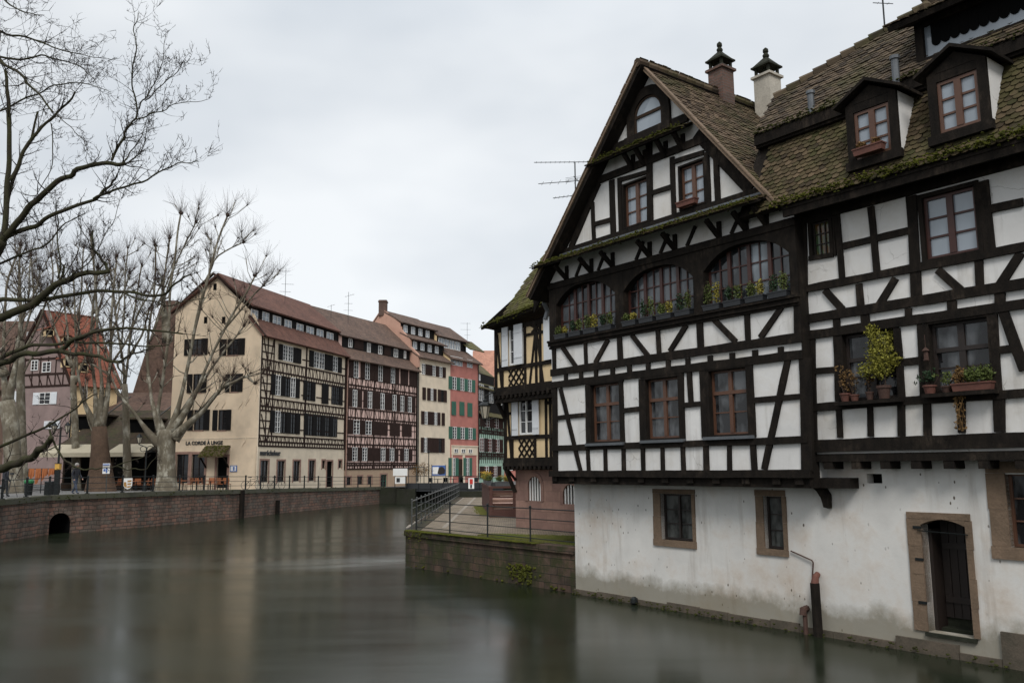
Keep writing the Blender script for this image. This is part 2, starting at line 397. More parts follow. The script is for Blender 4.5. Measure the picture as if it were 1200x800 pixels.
basic('plinth_stone', (.11, .085, .062), .9, .4, 3, 20, .5, .02, col2=(.045, .042, .028))
basic('pink_stone', (.33, .2, .155), .9, .35, 3, 20, .4, .02)
basic('coping', (.085, .08, .06), .9, .4, 1.6, 16, .6, .02, col2=(.055, .06, .025))
basic('coping_pale', (.22, .2, .17), .9, .3, 1.6, 16, .5, .02)
basic('iron', (.010, .013, .013), .5, .3, 3, 30, .1, metal=.3)
basic('steel', (.10, .105, .10), .45, .3, 3, 30, .1, metal=.6)
basic('zinc', (.13, .14, .15), .5, .3, 3, 15, .15, metal=.4)
basic('terracotta', (.13, .05, .035), .8, .3, 3, 30, .2)
basic('rust', (.07, .035, .025), .85, .4, 6, 40, .5)
basic('plastic_black', (.02, .022, .025), .45, .2, 3, 20, 0)
basic('render_pale', (.48, .44, .37), .9, .35, 2.5, 20, .4)
basic('render_brown', (.13, .08, .06), .9, .35, 2.5, 20, .4)
basic('moss', (.095, .10, .016), 1, .5, 3, 12, .9, .04, col2=(.028, .032, .010), spec=.1)
basic('moss_dark', (.05, .055, .015), 1, .5, 2, 12, .9, .03, col2=(.025, .027, .01), spec=.1)
basic('soil', (.03, .022, .016), 1, .4, 3, 12, .5)
basic('grass', (.13, .155, .04), 1, .5, 1.2, 8, 1, .05, col2=(.17, .145, .06), spec=.1)
basic('leaf', (.10, .13, .03), .7, .5, 6, 20, 0, spec=.3)
basic('leaf_dark', (.025, .055, .022), .7, .5, 6, 20, 0, spec=.3)
basic('leaf_yellow', (.30, .26, .05), .7, .4, 6, 20, 0, spec=.2)
basic('leaf_olive', (.24, .22, .035), .7, .5, 5, 20, 0, col2=(.12, .13, .025), spec=.2)
basic('leaf_dry', (.20, .12, .05), .9, .4, 6, 20, 0, spec=.1)
basic('flower_yellow', (.65, .38, .03), .7, .3, 6, 20, 0)
basic('paving', (.20, .19, .185), .85, .25, .7, 8, .3, .01)
basic('slab_stone', (.27, .235, .19), .85, .3, 1.2, 8, .3, .01)
basic('canvas', (.42, .37, .27), .9, .15, 2, 20, .1)
basic('cloth_orange', (.36, .12, .04), .95, .35, 3, 30, .2)
basic('chair_wood', (.30, .10, .035), .7, .35, 6, 30, .1)
basic('amber', (.6, .34, .06), .5, .1, 3, 20, 0)
basic('blue_paint', (.06, .14, .40), .5, .2, 2, 20, 0)
basic('gold_paint', (.42, .23, .07), .5, .3, 2, 20, 0)
basic('red_paint', (.5, .03, .02), .5, .1, 2, 20, 0)
basic('bin_green', (.02, .16, .05), .5, .1, 2, 20, 0)
basic('skin', (.45, .27, .2), .6, .1, 5, 20, 0)
basic('hair_grey', (.3, .28, .26), .9, .3, 9, 20, 0)
basic('jacket', (.02, .022, .03), .9, .3, 5, 20, .1)
basic('trousers', (.06, .075, .11), .9, .3, 5, 20, .1)
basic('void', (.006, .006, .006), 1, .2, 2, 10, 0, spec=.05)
basic('dirty_concrete', (.032, .032, .025), .9, .5, .8, 10, .5, .03, col2=(.018, .022, .011), spec=.15)
basic('bark_dark', (.04, .034, .024), .95, .5, 2, 14, .8, .03, col2=(.045, .05, .018), spec=.15)
basic('bark_burr', (.10, .065, .045), .95, .5, 2, 10, .9, .05, col2=(.05, .035, .025), spec=.15)
basic('twig', (.06, .042, .034), .9, .3, 2, 10, 0, spec=.1)
basic('twig_dark', (.035, .028, .024), .9, .3, 2, 10, 0, spec=.1)
basic('deck_wood', (.10, .042, .032), .75, .3, 2, 20, .3, stretch=(1, 1, 4))
basic('deck_pale', (.68, .45, .36), .75, .2, 2, 20, .3)
basic('lamp_glass', (.42, .38, .30), .3, .2, 4, 20, 0)
bricks('quay_stone', (.27, .15, .11), (.17, .14, .115), (.09, .075, .062), .44, .19, .024, moss=.4, moss_lo=.58, var=.7, damp=.5, wobf=.16)
bricks('terrace_stone', (.20, .11, .08), (.13, .08, .06), (.04, .035, .03), .62, .3, .014, moss=.85, mosscol=(.05, .055, .012), moss_lo=.5, var=.6, damp=.95)
bricks('red_sandstone', (.27, .165, .13), (.20, .12, .10), (.2, .13, .1), .62, .36, .008, var=.35)
bricks('chimney_brick', (.15, .085, .065), (.10, .065, .05), (.12, .1, .09), .22, .08, .01, var=.4)
bricks('cobbles', (.30, .24, .17), (.18, .145, .11), (.11, .09, .065), .17, .13, .018, moss=.5, moss_lo=.55, mosscol=(.09, .09, .03), var=.5)
bricks('granite_setts', (.17, .165, .16), (.13, .125, .12), (.1, .1, .095), .3, .2, .01, var=.3)
TB = [(.04, .028, .02), (.10, .07, .045), (.15, .108, .07), (.065, .045, .032), (.20, .145, .10), (.085, .062, .042)]
tilemat('tiles_brown', TB, .7, (.05, .052, .018), lo=.45, mossscale=.9)
tilemat('tiles_mossy', [(.03, .022, .015), (.08, .058, .032), (.045, .042, .018), (.105, .078, .045), (.065, .05, .028), (.125, .09, .055)], .55, (.055, .058, .018), lo=.47, mossscale=1.3)
tilemat('tiles_upper', [(.035, .027, .02), (.08, .06, .04), (.12, .09, .06), (.055, .04, .03)], .6, (.05, .052, .016), lo=.47, mossscale=.9)
tilemat('tiles_yellowhouse', [(.05, .04, .028), (.10, .085, .045), (.08, .065, .04)], .8, (.10, .105, .02), lo=.40)
tilemat('roof_red', [(.11, .056, .043), (.14, .072, .055), (.085, .045, .036)], .4, (.05, .045, .02), lo=.6, island=False)
tilemat('roof_dark', [(.10, .07, .055), (.15, .10, .08), (.08, .06, .05)], .3, (.05, .045, .02), lo=.6, island=False)
tilemat('roof_orange', [(.20, .075, .05), (.25, .09, .06), (.15, .06, .04)], .35, (.1, .06, .03), lo=.55, island=False)
tilemat('roof_pink_far', [(.42, .22, .16), (.48, .26, .19), (.36, .19, .14)], .2, (.2, .15, .08), lo=.6, island=False)
tilemat('roof_brown', [(.09, .058, .045), (.12, .078, .06), (.07, .046, .037)], .4, (.06, .05, .025), lo=.55, island=False)
tilemat('roof_moss_dark', [(.05, .038, .028), (.075, .055, .038), (.04, .034, .024)], .7, (.045, .05, .018), lo=.48, island=False)
tilemat('roof_moss', [(.10, .08, .055), (.14, .11, .07), (.08, .065, .04)], .8, (.09, .09, .03), lo=.4, island=False)
glass('pane_dark', (.012, .012, .014), .05, 1.5)
glass('pane_sky', (.24, .275, .31), .06, 1.7, (.30, .34, .38))  # sky reflection put into the base colour as pale grey-blue
glass('pane_lace_reflect', (.012, .012, .013), .06, 1.5, (.10, .105, .11), 2.0)  # pale blotches put reflections into the colour, along with lace curtains
glass('pane_arc', (.012, .012, .013), .05, 1.5, (.12, .13, .14), 1.2)  # dark glass with reflections painted in as paler patches
glass('pane_half', (.02, .022, .024), .05, 1.6, (.26, .30, .33), .9)  # part of the pane coloured pale to paint in reflected sky
glass('pane_stained', (.05, .09, .04), .1, 1.5, (.12, .06, .02), 6)
glass('pane_old', (.02, .022, .02), .12, 1.5, (.10, .105, .10), 2.5)

# old oak: black paint worn back to brown-grey in patches, long grain splits
m = MATS['timber']; t = m.node_tree; p = next(n for n in t.nodes if n.type == 'BSDF_PRINCIPLED'); src = p.inputs['Base Color'].links[0].from_socket
co = N(t, 'ShaderNodeTexCoord'); w1_ = ramp(t, noise(t, co.outputs['Object'], .9, 6, .7), .52, .68); w2_ = ramp(t, noise(t, co.outputs['Object'], 9, 5, .7, (1, 1, .25)), .42, .62)
mu_ = N(t, 'ShaderNodeMath', operation='MULTIPLY'); t.links.new(w1_, mu_.inputs[0]); t.links.new(w2_, mu_.inputs[1])
t.links.new(mixc(t, mu_.outputs[0], src, (.055, .042, .032)), p.inputs['Base Color'])
# bark of the planes: pale with flaking patches
m, t, p = newmat('bark_plane'); co = N(t, 'ShaderNodeTexCoord')
nn = noise(t, co.outputs['Object'], 2.6, 5, .65, (1, 1, .5))
r = N(t, 'ShaderNodeValToRGB'); e = r.color_ramp.elements; e[0].position = .36; e[0].color = (.09, .075, .05, 1); e[1].position = .62; e[1].color = (.33, .31, .25, 1)
e2 = r.color_ramp.elements.new(.47); e2.color = (.13, .11, .075, 1); t.links.new(nn, r.inputs[0])
c = mixc(t, ramp(t, noise(t, co.outputs['Object'], .9, 5), .42, .62), r.outputs[0], (.10, .082, .055))
t.links.new(c, p.inputs['Base Color']); p.inputs['Roughness'].default_value = .85; bump(t, p, nn, .4, .03); MATS['bark_plane'] = m

# long-exposure river
m, t, p = newmat('river'); co = N(t, 'ShaderNodeTexCoord'); ob = co.outputs['Object']
mp2 = N(t, 'ShaderNodeMapping'); mp2.inputs['Rotation'].default_value = (0, 0, .35); mp2.inputs['Scale'].default_value = (.22, 1, 1); t.links.new(ob, mp2.inputs[0])
s1 = noise(t, mp2.outputs[0], .55, 5, .55); s2 = noise(t, mp2.outputs[0], 1.8, 4, .6)
rr = ramp(t, s1, .3, .7, (.15,)*3, (.23,)*3); t.links.new(rr, p.inputs['Roughness'])
base = mixc(t, ramp(t, s1, .35, .7), (.011, .015, .008), (.017, .022, .013))
def foam_sheen(cx, cy, rx, ry, rot, amt, base):
    mm = N(t, 'ShaderNodeMapping', vector_type='TEXTURE'); mm.inputs['Location'].default_value = (cx, cy, 0); mm.inputs['Rotation'].default_value = (0, 0, rot); mm.inputs['Scale'].default_value = (rx, ry, 1)
    t.links.new(ob, mm.inputs[0]); g = N(t, 'ShaderNodeTexGradient', gradient_type='SPHERICAL'); t.links.new(mm.outputs[0], g.inputs[0])
    st = noise(t, mm.outputs[0], 3.0, 6, .62, (.35, 5, 1)); st = ramp(t, st, .38, .75)
    mu = N(t, 'ShaderNodeMath', operation='MULTIPLY'); t.links.new(g.outputs[1], mu.inputs[0]); t.links.new(st, mu.inputs[1])
    m2 = N(t, 'ShaderNodeMath', operation='MULTIPLY'); t.links.new(mu.outputs[0], m2.inputs[0]); m2.inputs[1].default_value = amt; m2.use_clamp = True
    return mixc(t, m2.outputs[0], base, (.50, .52, .50))
base = foam_sheen(-5.2, 33.5, 5.0, 3.0, .3, .85, base)
base = foam_sheen(-17, 32, 9, 4, .25, .3, base)  # pale sheen of the water, painted into the base colour
t.links.new(base, p.inputs['Base Color']); p.inputs['IOR'].default_value = 1.33; p.inputs['Specular IOR Level'].default_value = .36
bump(t, p, s2, .02, .10); MATS['river'] = m
def MT(n): return MATS[n]
# ------------------------------------------------------------------ window / roof builders
def window(pl, rc, parent, frame='wood_frame', pane='pane_dark', cols=2, rows=3, o=-.10, fw=.055, mull=.07, munt=.028, name='window', trans=None, sill=None, sashw=None):
    """frame + muntins as one mesh, glass as its child; trans = relative height of a transom"""
    a0, a1, b0, b1 = rc; f = MB(); T = .05
    f.box(pl, a0, a0+fw, b0, b1, o, o+T); f.box(pl, a1-fw, a1, b0, b1, o, o+T)
    f.box(pl, a0+fw, a1-fw, b0, b0+fw, o, o+T); f.box(pl, a0+fw, a1-fw, b1-fw, b1, o, o+T)
    x0, x1, z0, z1 = a0+fw, a1-fw, b0+fw, b1-fw; W = x1-x0
    cuts = [x0+W*i/cols for i in range(1, cols)]
    for i, c in enumerate(cols and cuts):
        w = mull if (cols == 2 or (sashw and (i+1) % sashw == 0)) else munt
        f.box(pl, c-w/2, c+w/2, z0, z1, o-.002, o+T+(.012 if w == mull else -.012))
    zs = []
    if trans: zt = z0+(z1-z0)*trans; f.box(pl, x0, x1, zt-.04, zt+.04, o-.004, o+T+.02); zs = [zt]
    for i in range(1, rows):
        z = z0+(z1-z0)*i/rows
        if trans and abs(z-zs[0]) < (z1-z0)*.12: continue
        f.box(pl, x0, x1, z-munt/2, z+munt/2, o-.001, o+T-.016)
    w = f.build(name, MT(frame), parent)
    g = MB(); g.box(pl, x0-.01, x1+.01, z0-.01, z1+.01, o-.012, o+.006); g.build('pane', MT(pane), w)
    if sill:
        g = MB(); g.box(pl, a0-.06, a1+.06, b0-.07, b0-.005, o, o+.16+sill[1]); g.build('sill', MT(sill[0]), w)
    return w

def tiles(pl, poly, w=.17, ex=.13, o=.03, th=.018, length=.2, jit=.018, arc=4, tilt=.03):
    """beaver-tail tiles laid over a convex polygon of the slope plane, each a closed little slab"""
    poly = ccw(poly); mb = MB()
    xs = [p[0] for p in poly]; ys = [p[1] for p in poly]
    def inside(x, y):
        c = False
        for i in range(len(poly)):
            a, b = poly[i], poly[i-1]
            if (a[1] > y) != (b[1] > y) and x < (b[0]-a[0])*(y-a[1])/(b[1]-a[1])+a[0]: c = not c
        return c
    prof = [(-.48*w, length)] + [(-.48*w*math.cos(math.pi*k/arc), .055-.055*math.sin(math.pi*k/arc)) for k in range(arc+1)] + [(.48*w, length)]
    r = 0; y = min(ys)
    while y < max(ys):
        x = min(xs) + (w/2 if r % 2 else 0)
        while x < max(xs)+w/2:
            if inside(x, y+.04):
                jx, jy, jo = random.gauss(0, jit*.4), random.gauss(0, jit*.6), random.uniform(0, jit)
                rot = random.gauss(0, .025)
                b = len(mb.v); n = len(prof)
                for k in range(2):
                    for (q, h) in prof:
                        mb.v.append(tuple(pl.pt(x+q+jx+h*rot, y+h+jy, o+jo+tilt*(1-h/length)-k*th)))
                mb.f.append(tuple(range(b, b+n)))
                for k in range(n-1): mb.f.append((b+k+1, b+k, b+n+k, b+n+k+1))
            x += w
        y += ex; r += 1
    return mb

def moss_strip(mb, p, q, n, r=.05, spread=.05, sq=(1, 1, .6)):
    p, q = Vector(p), Vector(q)
    for i in range(n):
        t = random.random(); c = p.lerp(q, t) + Vector([random.gauss(0, spread) for _ in range(3)])*.6
        mb.blob(c, r*random.uniform(.4, 1.3), 5, sq, .35)

# ================================================================== BIG HALF-TIMBERED HOUSE
A0 = atz(675, 695, 0); B0 = atz(1200, 785, 0)
A0.z = 0; B0.z = 0
uH = (B0-A0).normalized()
PB = Pl(A0, uH); nH = PB.N                       # river wall
PLf = PB.shift(.6); PRf = PB.shift(.35)
SR = 15.5                                         # house runs on past the frame
H = thing('half_timbered_house', 'big white house with black timber framing and mossy roof rising from the water', 'house', tuple(PB.pt(4, 0, 0)))
# river wall with openings
fB = Fr(PB, 660, 540, 3.64); fB2 = Fr(PB, 940, 500, 2.665)
w1 = fB.quad((418, 140), (552, 140), (552, 340), (418, 335)); w1o = fB.quad((385, 118), (563, 118), (567, 372), (388, 360))
w2 = fB.quad((855, 150), (938, 150), (940, 378), (862, 372)); w2o = fB.quad((820, 120), (950, 122), (960, 405), (830, 400))
dr = fB2.quad((377, 290), (520, 290), (527, 655), (390, 640)); dro = fB2.quad((335, 264), (537, 270), (548, 655), (345, 640))
w3o = fB2.quad((578, 108), (700, 110), (705, 420), (592, 408)); w3o = (w3o[0], w3o[0]+1.75, w3o[2], w3o[3])
w3 = (w3o[0]+.32, w3o[1]-.22, w3o[2]+.22, w3o[3]-.2)
vt = fB2.quad((200, 100), (248, 100), (248, 176), (202, 176))
mb = MB(); wall(mb, PB, 0, SR, .08, 3.35, [w1, w2, dr, w3, vt], .24)
mb.add([PB.pt(0, .22), PB.pt(0, 3.35), PB.pt(0, 3.35, -9), PB.pt(0, .22, -9)], [(0, 1, 2, 3)])
mb.build('river_wall', MT('river_plaster'), H)
# backing darkness inside openings
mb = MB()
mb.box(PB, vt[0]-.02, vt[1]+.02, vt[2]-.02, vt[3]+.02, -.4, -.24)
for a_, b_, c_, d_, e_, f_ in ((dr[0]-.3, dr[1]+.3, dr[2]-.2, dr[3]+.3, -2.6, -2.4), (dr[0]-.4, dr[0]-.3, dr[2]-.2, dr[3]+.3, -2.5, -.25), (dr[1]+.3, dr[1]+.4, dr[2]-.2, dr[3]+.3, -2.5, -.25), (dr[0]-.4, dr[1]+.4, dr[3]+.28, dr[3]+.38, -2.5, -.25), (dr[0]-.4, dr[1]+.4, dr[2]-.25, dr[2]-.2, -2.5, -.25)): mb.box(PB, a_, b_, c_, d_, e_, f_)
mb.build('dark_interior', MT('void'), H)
# plinth of stone at the waterline
mb = MB(); x = -.02
while x < SR:
    l = random.uniform(.7, 1.5)
    top = .15+random.uniform(-.03, .04) + (.36 if dr[0]-1.1 < x < dr[0]-.2 else 0)*.3
    if x > dr[1]: top = .62+random.uniform(-.03, .03)
    if dr[0]-.5 < x < dr[1]: top = min(top, dr[2])
    mb.box(PB, x, min(x+l-.012, SR), -.6, top, -.1, .045+random.uniform(0, .03)); x += l
mb.build('stone_plinth', MT('plinth_stone'), H)
mb = MB()
for i in range(260):
    s = random.uniform(0, SR); mb.blob(PB.pt(s, random.uniform(-.02, .12), .13), random.uniform(.015, .045), 5, (1, 1, .5), .4)
mb.build('waterline_moss', MT('moss_dark'), H)

def surround(pl, outer, inner, mat_, parent, name, o=.03, arch=0, jit=.012):
    a0, a1, b0, b1 = outer; i0, i1, j0, j1 = inner; m_ = MB(); g = .004
    j = lambda: random.uniform(-jit, jit)
    for (x0, x1) in ((a0, i0), (i1, a1)):
        n = max(1, round((j1-j0)/.55)); 
        for k in range(n): m_.box(pl, x0+(j() if x0 == a0 else 0), x1+(j() if x1 == a1 else 0), j0+(j1-j0)*k/n+g, j0+(j1-j0)*(k+1)/n, -.22, o+j()*.5)
    m_.box(pl, a0+j(), a1+j(), j1+g, b1+j(), -.22, o+.004)
    if b0 < j0-.02: m_.box(pl, a0-.01, a1+.01, b0, j0, -.22, o+.012)
    if arch:
        n = 10
        for k in range(n):
            t0, t1 = k/n, (k+1)/n; f_ = lambda t: j1 - arch*(2*t-1)**2
            x0, x1 = i0+(i1-i0)*t0, i0+(i1-i0)*t1
            m_.slab(pl, [(x0, f_(t0)), (x1, f_(t1)), (x1, j1+.002), (x0, j1+.002)], -.22, o)
    return m_.build(name, MT(mat_), parent)
for (ou, inn, cols, rows, pn) in ((w1o, w1, 2, 3, 'pane_old'), (w2o, w2, 1, 3, 'pane_old'), (w3o, w3, 2, 3, 'pane_lace_reflect')):
    w = window(PB, inn, H, 'wood_dark' if pn == 'pane_old' else 'wood_frame', pn, cols, rows, -.17, .05, .06)
    surround(PB, ou, inn, 'sandstone', w, 'stone_surround')
# doorway to the water
surround(PB, dro, dr, 'sandstone', H, 'door_surround', .035, .11)
mb = MB()
for k in range(2): mb.box(PB, dr[0], dr[1], dr[2]-.05, dr[2]+.05+.2*k, -.35-.25*k-.25, -.35-.25*k)
mb.box(PB, dr[0]-.05, dr[1]+.05, dr[2]-.08, dr[2]-.01, -.3, .06)
mb.build('step', MT('dirty_concrete'), H)
mb = MB(); mb.box(PB, dr[0]-.0, dr[0]+.07, dr[2], dr[3]-.2, -.6, -.23); dd = mb.build('open_door', MT('wood_dark'), H)
mb = MB(); wd_ = (dr[1]-dr[0]-.08)/5
for k in range(5): mb.box(PB, dr[0]+.08+wd_*k, dr[0]+.08+wd_*(k+1)-.012, dr[2]+.22, dr[3]+.05, -.62, -.56-.004*(k % 2))
for z in (.5, 1.5): mb.box(PB, dr[0]+.1, dr[1], dr[2]+z, dr[2]+z+.12, -.56, -.53)
mb.build('door', MT('wood_dark'), H)
for z in (.5, 1.3, 1.9): mb = MB(); mb.box(PB, dr[0]-.14, dr[0]+.02, dr[2]+z, dr[2]+z+.05, .03, .055); mb.build('hinge', MT('iron'), H)
mb = MB()
mb.tube([PB.pt(dr[0]-.05, dr[3]-.22, .06), PB.pt(dr[1]+.06, dr[3]-.25, .06)], .012, 5)
mb.build('door_bar', MT('iron'), H)
mb = MB(); mb.lathe((0, 0, 0), [(.06, -.06), (.08, 0), (.06, .06)], 10); v_ = vt
mb.v = [tuple(PB.pt((v_[0]+v_[1])/2+a, (v_[2]+v_[3])/2+c_, -.2+b)) for a, b, c_ in mb.v]; mb.build('vent_fan', MT('zinc'), H)
# pipes on the river wall
fp = Fr(PB)
mb = MB(); a = fp(928, 645); b = fp(953, 656); c = fp(954, 676)
mb.tube([PB.pt(*a, .04), PB.pt(*b, .05), PB.pt(b[0]+.03, b[1]-.05, .05), PB.pt(*c, .06)], .016, 6)
mb.build('thin_pipe', MT('rust'), H)
mb = MB(); a = fp(960, 682); mb.tube([PB.pt(a[0], a[1], .16), PB.pt(a[0]+.02, -.3, .16)], .095, 10); mb.build('drain_pipe', MT('timber'), H)
mb = MB(); mb.tube([PB.pt(a[0], a[1]+.18, .03), PB.pt(a[0], a[1]+.12, .12), PB.pt(a[0], a[1]-.02, .16)], [.06, .07, .085], 8); mb.build('pipe_elbow', MT('terracotta'), H)
mb = MB(); a = fp(946, 715); mb.tube([PB.pt(a[0], a[1]+.05, .0), PB.pt(a[0], a[1]+.03, .14), PB.pt(a[0], a[1]-.08, .16)], [.07, .08, .075], 8)
mb.tube([PB.pt(a[0]+.02, a[1]-.05, .12), PB.pt(a[0]+.04, -.2, .14)], .05, 8); mb.build('pipe_elbow', MT('rust'), H)
mb = MB(); a = fp(747, 702); mb.lathe(PB.pt(a[0], a[1]-.12, .12), [(.05, 0), (.1, .05), (.09, .15), (.04, .2)], 8); mb.build('iron_ring', MT('iron'), H)

# ---- left storeys (plane PLf), traced on the facade plane
c7 = Fr(PLf, 640, 400, 3.75); c5 = Fr(PLf, 640, 230, 3.81); g1 = Fr(PLf, 560, 60, 4); g2 = Fr(PLf, 740, 40, 4)
k2 = Fr(PLf, 640, 170, 5.714); k3 = Fr(PLf, 760, 130, 5.335); k1 = Fr(PLf, 680, 60, 6.154)
SL0, SL1 = -.2, 8.18
W1 = c7.quad((195, 190), (325, 180), (333, 436), (205, 444)); W2 = c7.quad((435, 168), (583, 152), (594, 420), (450, 432)); W3 = c7.quad((712, 128), (882, 115), (897, 405), (730, 415))
GA = k2.quad((520, 268), (682, 220), (690, 510), (530, 556)); GB = k3.quad((195, 345), (350, 312), (358, 575), (208, 618))
AR = [c5.quad((48, 430), (312, 395), (318, 590), (50, 628)), c5.quad((348, 372), (664, 312), (670, 520), (350, 572)), c5.quad((705, 275), (1098, 205), (1103, 452), (708, 506))]
ZS = 7.12                                        # arcade sill level
ARH = []
for a in AR: ARH.append((a[0], a[1], ZS+.02, a[3]+.22))
OV = {1: .24, -1: .42}; _po = PLf.shift(OV[1]); APX = _po.hit(748, 73); _rf = _po.hit(905, 235); _lf = PLf.shift(.42).hit(619, 347); SLP = (APX[1]-_rf[1])/(_rf[0]-APX[0]); SLL = (APX[1]-_lf[1])/(APX[0]-_lf[0])
_al = PLf.shift(OV[-1]).hit(748, 73); SLL = (_al[1]-_lf[1])/(_al[0]-_lf[0])
def half_at(z, m=.18): return max(0, (APX[1]-m-z)/SLP)
gable = [(SL0, 9.45), (SL1, 9.45), (SL1-.12, 9.5), (APX[0], APX[1]-.28), (SL0+.12, 9.5)]
mb = MB()
wall(mb, PLf, SL0, SL1, 3.1, 9.5, [W1, W2, W3]+ARH, .2)
wall(mb, PLf, SL0, SL1, 9.5, 14, [GA, GB], .2, poly=[(APX[0]-(APX[1]-.14-9.5)/SLL, 9.5), (APX[0]+(APX[1]-.14-9.5)/SLP, 9.5), (APX[0], APX[1]-.14)])
for s in (SL0, SL1): mb.add([PLf.pt(s, 3.1), PLf.pt(s, 9.5), PLf.pt(s, 9.5, -9), PLf.pt(s, 3.1, -9)], [(0, 1, 2, 3)])
mb.add([PLf.pt(SL0, 3.1), PLf.pt(SL1, 3.1), PLf.pt(SL1, 3.1, -.7), PLf.pt(SL0, 3.1, -.7)], [(0, 1, 2, 3)])
mb.build('infill_wall', MT('white_plaster'), H)
tb = MB()
def B(f, x0, y0, x1, y1, w, o1=.045, mb_=None, pl=None, wob=.008):
    (mb_ or tb).beam(pl or f.pl, f(x0, y0), f(x1, y1), w, -.03, o1+random.uniform(0, .006), wob)
def level(f, x0, y0, x1, y1, w, o1=.05, s0=None, s1=None, mb_=None):
    a, b = f(x0, y0), f(x1, y1); z = (a[1]+b[1])/2; s0 = a[0] if s0 is None else s0; s1 = b[0] if s1 is None else s1
    dz = (b[1]-a[1])*.35
    (mb_ or tb).beam(f.pl, (s0, z-dz/2), (s1, z+dz/2), w, -.03, o1, .008)
level(c5, 30, 787, 1130, 630, .2, .062, SL0, SL1)
level(c7, 25, 192, 1140, 56, .19, .064, SL0, SL1)
level(c7, 30, 470, 1130, 430, .15, .066, SL0, SL1)
level(c7, 25, 583, 1160, 578, .17, .12, SL0-.06, SL1+.05)
level(c5, 25, 662, 1130, 463, .13, .11, SL0-.03, SL1)
level(c5, 25, 678, 1130, 482, .06, .07, SL0-.03, SL1)
B(c7, 40, 200, 44, 575, .2); B(c7, 1140, 72, 1152, 572, .26)
for x0, y0, x1, y1, w in ((185, 190, 190, 455, .15), (332, 175, 342, 450, .13), (420, 165, 428, 440, .15), (597, 140, 606, 432, .13), (693, 130, 703, 425, .18), (898, 103, 914, 420, .15), (632, 135, 640, 272, .14)): B(c7, x0, y0, x1, y1, w, .05)
for x0, x1 in ((184, 190), (262, 265), (342, 345), (428, 430), (514, 517), (603, 607), (705, 708), (808, 811), (913, 920)): B(c7, x0, 455, x1, 570, .12 if x0 not in (705, 913) else .15)
B(c7, 66, 205, 156, 572, .125, .052); B(c7, 1066, 80, 962, 562, .15, .052)
for q in ((48, 336, 178, 322), (340, 304, 415, 296), (603, 281, 690, 272), (912, 259, 1120, 240)): B(c7, *q, .12, .047)
mbh = MB()
for rc in (W1, W2, W3):   # lintels with a slight camber and sill boards
    tb.beam(PLf, (rc[0]-.14, rc[3]+.07), (rc[1]+.14, rc[3]+.07), .13, -.03, .058)
    mbh.box(PLf, rc[0]-.16, rc[1]+.16, rc[2]-.1, rc[2]-.03, -.05, .13)
mbh.build('sill_board', MT('zinc'), H)
for x in (90, 157, 222, 295, 370, 452, 540, 626, 725, 822, 922, 1035):   # joist heads between the two rails
    y = 172-(x-90)*.123; B(c7, x, y-32, x+2, y+22, .13, .055)
# diagonal-panel row under the arcade
for x0, y0, x1, y1 in ((75, 672, 138, 762), (280, 640, 222, 745), (385, 618, 462, 715), (630, 575, 555, 692), (752, 548, 850, 650), (1055, 495, 960, 632)): B(c5, x0, y0, x1, y1, .13, .05)
for x0, y0, x1, y1, w in ((178, 650, 182, 755, .11), (330, 620, 336, 730, .17), (502, 590, 508, 705, .12), (688, 560, 695, 680, .18), (900, 520, 905, 645, .14), (1125, 480, 1130, 640, .18), (38, 670, 40, 775, .14)): B(c5, x0, y0, x1, y1, w, .048)
# joist ends under the bottom beam
jt = MB()
for x in (45, 120, 215, 313, 425, 530, 640, 755, 885, 1020, 1120):
    a = c7(x, 612); jt.box(PLf, a[0]-.1, a[0]+.1, 3.13, 3.26, -.1, .075)
jt.box(PLf, SL0-.02, SL1+.02, 3.06, 3.27, -.58, .02)
jt.build('joist_end', MT('timber'), H)
bk = MB(); s = SL1-.02     # bracket at right end of the jetty
bk.box(PB, s-.2, s+.72, 3.06, 3.27, -.05, .34)
bk.slab(PB, [fB2(*q_) for q_ in ((42, 186), (78, 186), (94, 212), (95, 254), (80, 250), (72, 222), (58, 200))], .02, .16)
bk.build('bracket', MT('timber'), H)
# gable framing
zt_ = (k2(320, 250)[1]+k2(700, 105)[1])/2; tb.box(PLf, APX[0]-half_at(zt_), APX[0]+half_at(zt_), zt_-.1, zt_+.1, -.03, .062)
for q, w in (((315, 385, 325, 640), .12), ((443, 235, 455, 605), .19), ((495, 220, 508, 590), .14), ((695, 120, 705, 505), .16)): B(k2, *q, w)
B(k2, 330, 530, 440, 500, .13, .048); B(k2, 500, 235, 690, 180, .11, .054)
for q, w in (((8, 190, 15, 690), .2), ((152, 290, 165, 660), .14), ((368, 260, 382, 600), .14), ((425, 290, 440, 590), .15)): B(k3, *q, w)
B(k3, 22, 515, 145, 478, .12, .048); B(k3, 160, 320, 350, 262, .12, .055); a_ = k3(640, 500); tb.beam(PLf, (APX[0]+half_at(9.75, .42), 9.75), (APX[0]+half_at(11.6, .42), 11.6), .26, -.03, .052)
B(k2, 170, 690, 355, 255, .2, .052)
tb.box(PLf, APX[0]-half_at(9.7), APX[0]+half_at(9.7), 9.62, 9.76, -.03, .07)
_p6 = PLf.shift(.62); zp1 = (_p6.hit(660, 303)[1]+_p6.hit(860, 243)[1])/2+.31
mb = MB(); mb.box(PLf, SL0+.1, SL1-.75, zp1-.02, zp1+.03, -.02, .16); mb.build('lead_flashing', MT('zinc'), H)
